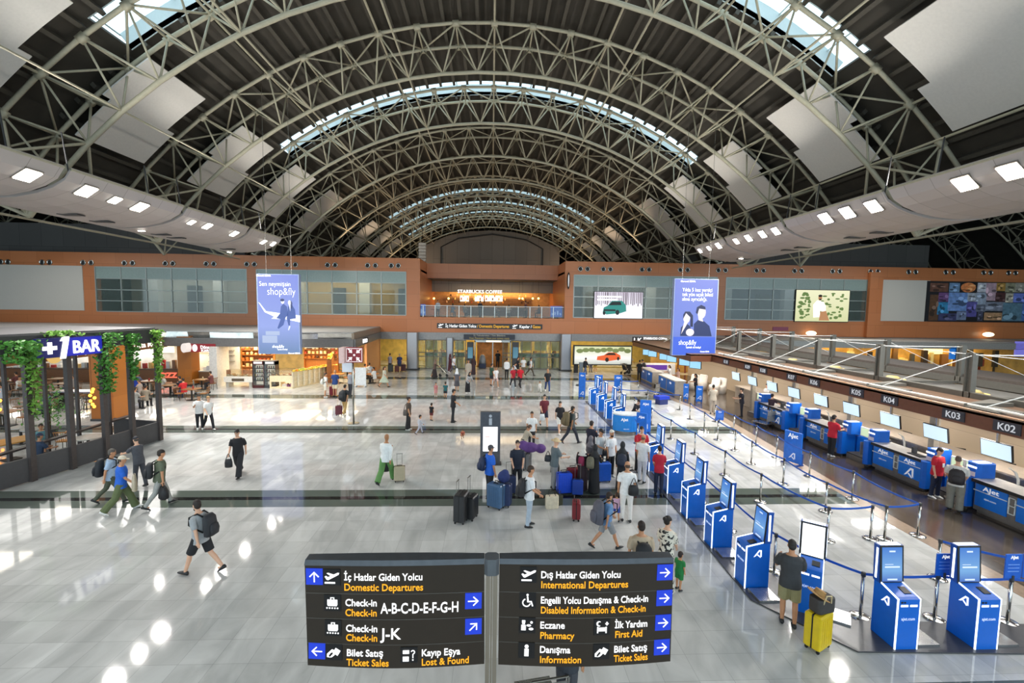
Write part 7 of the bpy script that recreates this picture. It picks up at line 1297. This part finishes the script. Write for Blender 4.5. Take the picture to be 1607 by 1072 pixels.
pram(696, 591, -80, 'grey green pushchair in front of the woman in the brown headscarf'); pram(981, 587, -60, 'dark pushchair at the end of the far counters', '222226')
g = gz(757, 578); t = thing('floor_scrubber', 'grey and navy floor cleaning machine under the left dark totem', 'cleaning machine', (g.x, g.y, 0)); k = MB(); k.rings([(0, 0, .5, .36, .34), (0, 0, .9, .34, .32), (0, .05, 1.25, .26, .24), (0, .06, 1.4, .12, .12)], 16); k.build('hood', mat('8a8c92', .5), t, True); MB().bbox(-.38, .38, -.4, .4, .06, .5, .06).build('base', mat('26304a', .5), t)
def trolley(px, py, rz, lab):
    g = gz(px, py); t = thing('luggage_trolley', lab, 'trolley', (g.x, g.y, 0), R(rz)); k = MB(); k.box(-.3, .3, -.45, .45, .16, .2)
    for X in (-.28, .28): k.chain([(X, -.45, .18), (X, -.52, 1.0)], .018, 6)
    for z in (.4, .65, 1.0): k.chain([(-.28, -.46-.05*z, z), (.28, -.46-.05*z, z)], .018, 6)
    k.build('frame', STEEL, t); k = MB(); k.box(-.27, .27, -.5, -.47, .35, .9); k.build('panel', mat('9a9a96', .4, .4), t)
    for X, Y in ((-.26, -.4), (.26, -.4), (0, .4)): k = MB(); k.T = M.Translation((X, Y, .08)) @ M.Rotation(pi/2, 4, 'Y'); k.lathe([(.08, -.02), (.08, .02)], 12); k.build('wheel', BLACK, t)
    return t
trolley(318, 618, -60, 'steel luggage trolley beside the amber pillar at the food court'); trolley(1197, 668, 20, 'steel luggage trolley next to the maroon-vested staff woman'); trolley(1022, 621, 40, 'steel luggage trolley near the far counters, left of the blue bin'); trolley(1033, 606, 20, 'steel luggage trolley with its bars up behind the blue bin')
g = gz(1038, 634); t = thing('bin', 'blue plastic crate bin lying in the far queue', 'bin', (g.x, g.y, 0), R(20)); MB().bbox(-.35, .35, -.25, .25, 0, .35, .04).build('body', mat('24326a', .5), t); MB().prism([(-.42, -.3), (.42, -.3), (.42, .3), (-.42, .3)], .35, .55).build('lid', mat('1438b8', .5), t)
g = gz(911, 605); t = thing('steel_totem', 'slim steel totem with a wide foot at the far end of the kiosk row', 'totem', (g.x, g.y, 0)); MB().bbox(-.16, .16, -.08, .08, .05, 1.9, .03).build('case', mat('6d7478', .35, .5), t); MB().lathe([(.4, 0), (.4, .05)], 18).build('foot', DGREY, t)
# ---- seated guests
SC_ = ['c8ccd4', '5a6a8a', '8a8278', '2c2c34', 'a89a90', 'd8d4cc', '6a3a38', '3a4a5c', '9aa8b4']
for i, (x, y, hd_, ti_, s_) in enumerate(SEATED): person((x, y, 0), 1.72, hd_, 'guest seated on the %s at the %s food court table' % ('right' if s_ > 0 else 'left', ordn(ti_)), top=(SC_[i % 9], 'sl'[i % 2]), bot=(('26262c', '3a4258', '5a5448')[i % 3], 'p'), hair=(('2a2019', '5a4a3c', '1c1816')[i % 3], 's'), pose='sit', fem=bool(i % 3 == 1))
def seat(px, py, zc, hd_, lab, **k): g = gz(px, py, zc); return person((g.x, g.y, 0), 1.72, hd_, lab, pose='sit', **k)
seat(66, 697, .5, 140, 'man in teal t-shirt seated inside the bar holding a phone', top=('5f8a90', 's'), bot=('7a7068', 's'), near=True); seat(60, 716, .5, 20, 'man in navy shirt and cap seated close to the low bar panel', top=('33435c', 's'), bot=('26262c', 'p'), hair=('3a4660', 'c'), near=True); seat(289, 615, .45, -60, 'man in a red t-shirt seated by the amber pillar', top=('c42428', 's'), bot=('33405c', 'p'))
seat(186, 633, .45, 20, 'person in white seated inside the far side of the bar corner', top=('dcd8d0', 's')); seat(211, 632, .45, 10, 'person in grey seated beside the person in white', top=('9a9c98', 's')); seat(228, 628, .45, -10, 'person in khaki seated right of the person in grey', top=('8a8070', 's')); seat(214, 606, .45, -90, 'person in a royal blue top seated at the counters', top=('1f3a9a', 'l')); seat(256, 608, .45, 60, 'person in pale grey seated in front of the pizza counter', top=('b4b0a8', 's'), bot=('1f1f22', 'p'))
seat(572, 588, .45, 20, 'person in white with dark hair seated left at the bakery tables', top=('dcd6ca', 's')); seat(580, 586, .45, -20, 'person in pale blue seated behind the bakery tables', top=('b8c0cc', 's')); seat(588, 594, .45, -70, 'person in a white shirt seated at the rightmost bakery table', top=('e6e6e6', 's'), bot=('26262c', 'p'))
rb_ = random.Random(17)
for i, X in enumerate((-5.6, -4.2, -3.0, -1.2, .4, 1.9, 3.6, 5.2)): person((X, WY+2.3+1.5*(i % 3), 5.2), 1.72, rb_.choice([-90, 90, 20, 160]), 'guest at the balcony tables of the coffee bar, %s from the left' % ordn(i), top=(SC_[i % 9], 'l'), bot=('26262c', 'p'), pose='sit' if i % 3 else 'stand')
for i, (X, Y) in enumerate(((-6.6, 2.6), (-5.4, 3.2), (-2.6, 2.4), (2.9, 2.6), (4.4, 1.3), (5.9, 2.8), (6.4, 1.2), (-8.6, 2.2))): person((X, WY+Y, 0), 1.72, rb_.choice([-80, 70, 10, 170]), 'customer in the yellow lit shops behind the glass doors, %s from the left' % ordn((1, 2, 3, 4, 5, 6, 7, 0)[i]), top=(SC_[(i*2) % 9], 's'), bot=('2a2a30', 'p'), pose=('stand', 'hold', 'walk')[i % 3])
# person and bag partly hidden below the foreground sign
pp('below', 888, 1124, 1.72, 30, 'person in dark clothes mostly hidden below the right sign wing', top=('3a3d44', 'l'), bot=('4a4a50', 'p'), hair=('2a211c', 's'), near=True); t = trolley(846, 1120, 10, 'steel trolley frame showing below the right sign wing')
# ------------------------------------------------------------------ lettering: fit widths, turn into meshes
bpy.context.view_layer.update()
dg = bpy.context.evaluated_depsgraph_get(); cache = {}; FW = {o.data.name: w for o, w in FIT}
for o in [q for q in bpy.data.objects if q.type == 'FONT']:
    dn = o.data.name
    if dn not in cache:
        me = bpy.data.meshes.new_from_object(o.evaluated_get(dg)); xs = [v.co.x for v in me.vertices]
        if dn in FW and xs: f_ = FW[dn]/max(1e-4, max(xs)-min(xs)); me.transform(M.Diagonal((f_, 1, 1, 1)))
        if o.name in BEND:
            at = BEND[o.name]; mb_ = o.matrix_basis.copy(); im = mb_.inverted(); x0, x1 = at(0, .5).x, at(1, .5).x
            for v in me.vertices: p = mb_ @ v.co; u = min(max((p.x-x0)/(x1-x0), 0), 1); p.y += -.05*sin(pi*u)-.005; v.co = im @ p
        cache[dn] = me
    n = bpy.data.objects.new('lettering', cache[dn]); COL.objects.link(n); n.parent = o.parent; n.matrix_basis = o.matrix_basis.copy(); bpy.data.objects.remove(o)
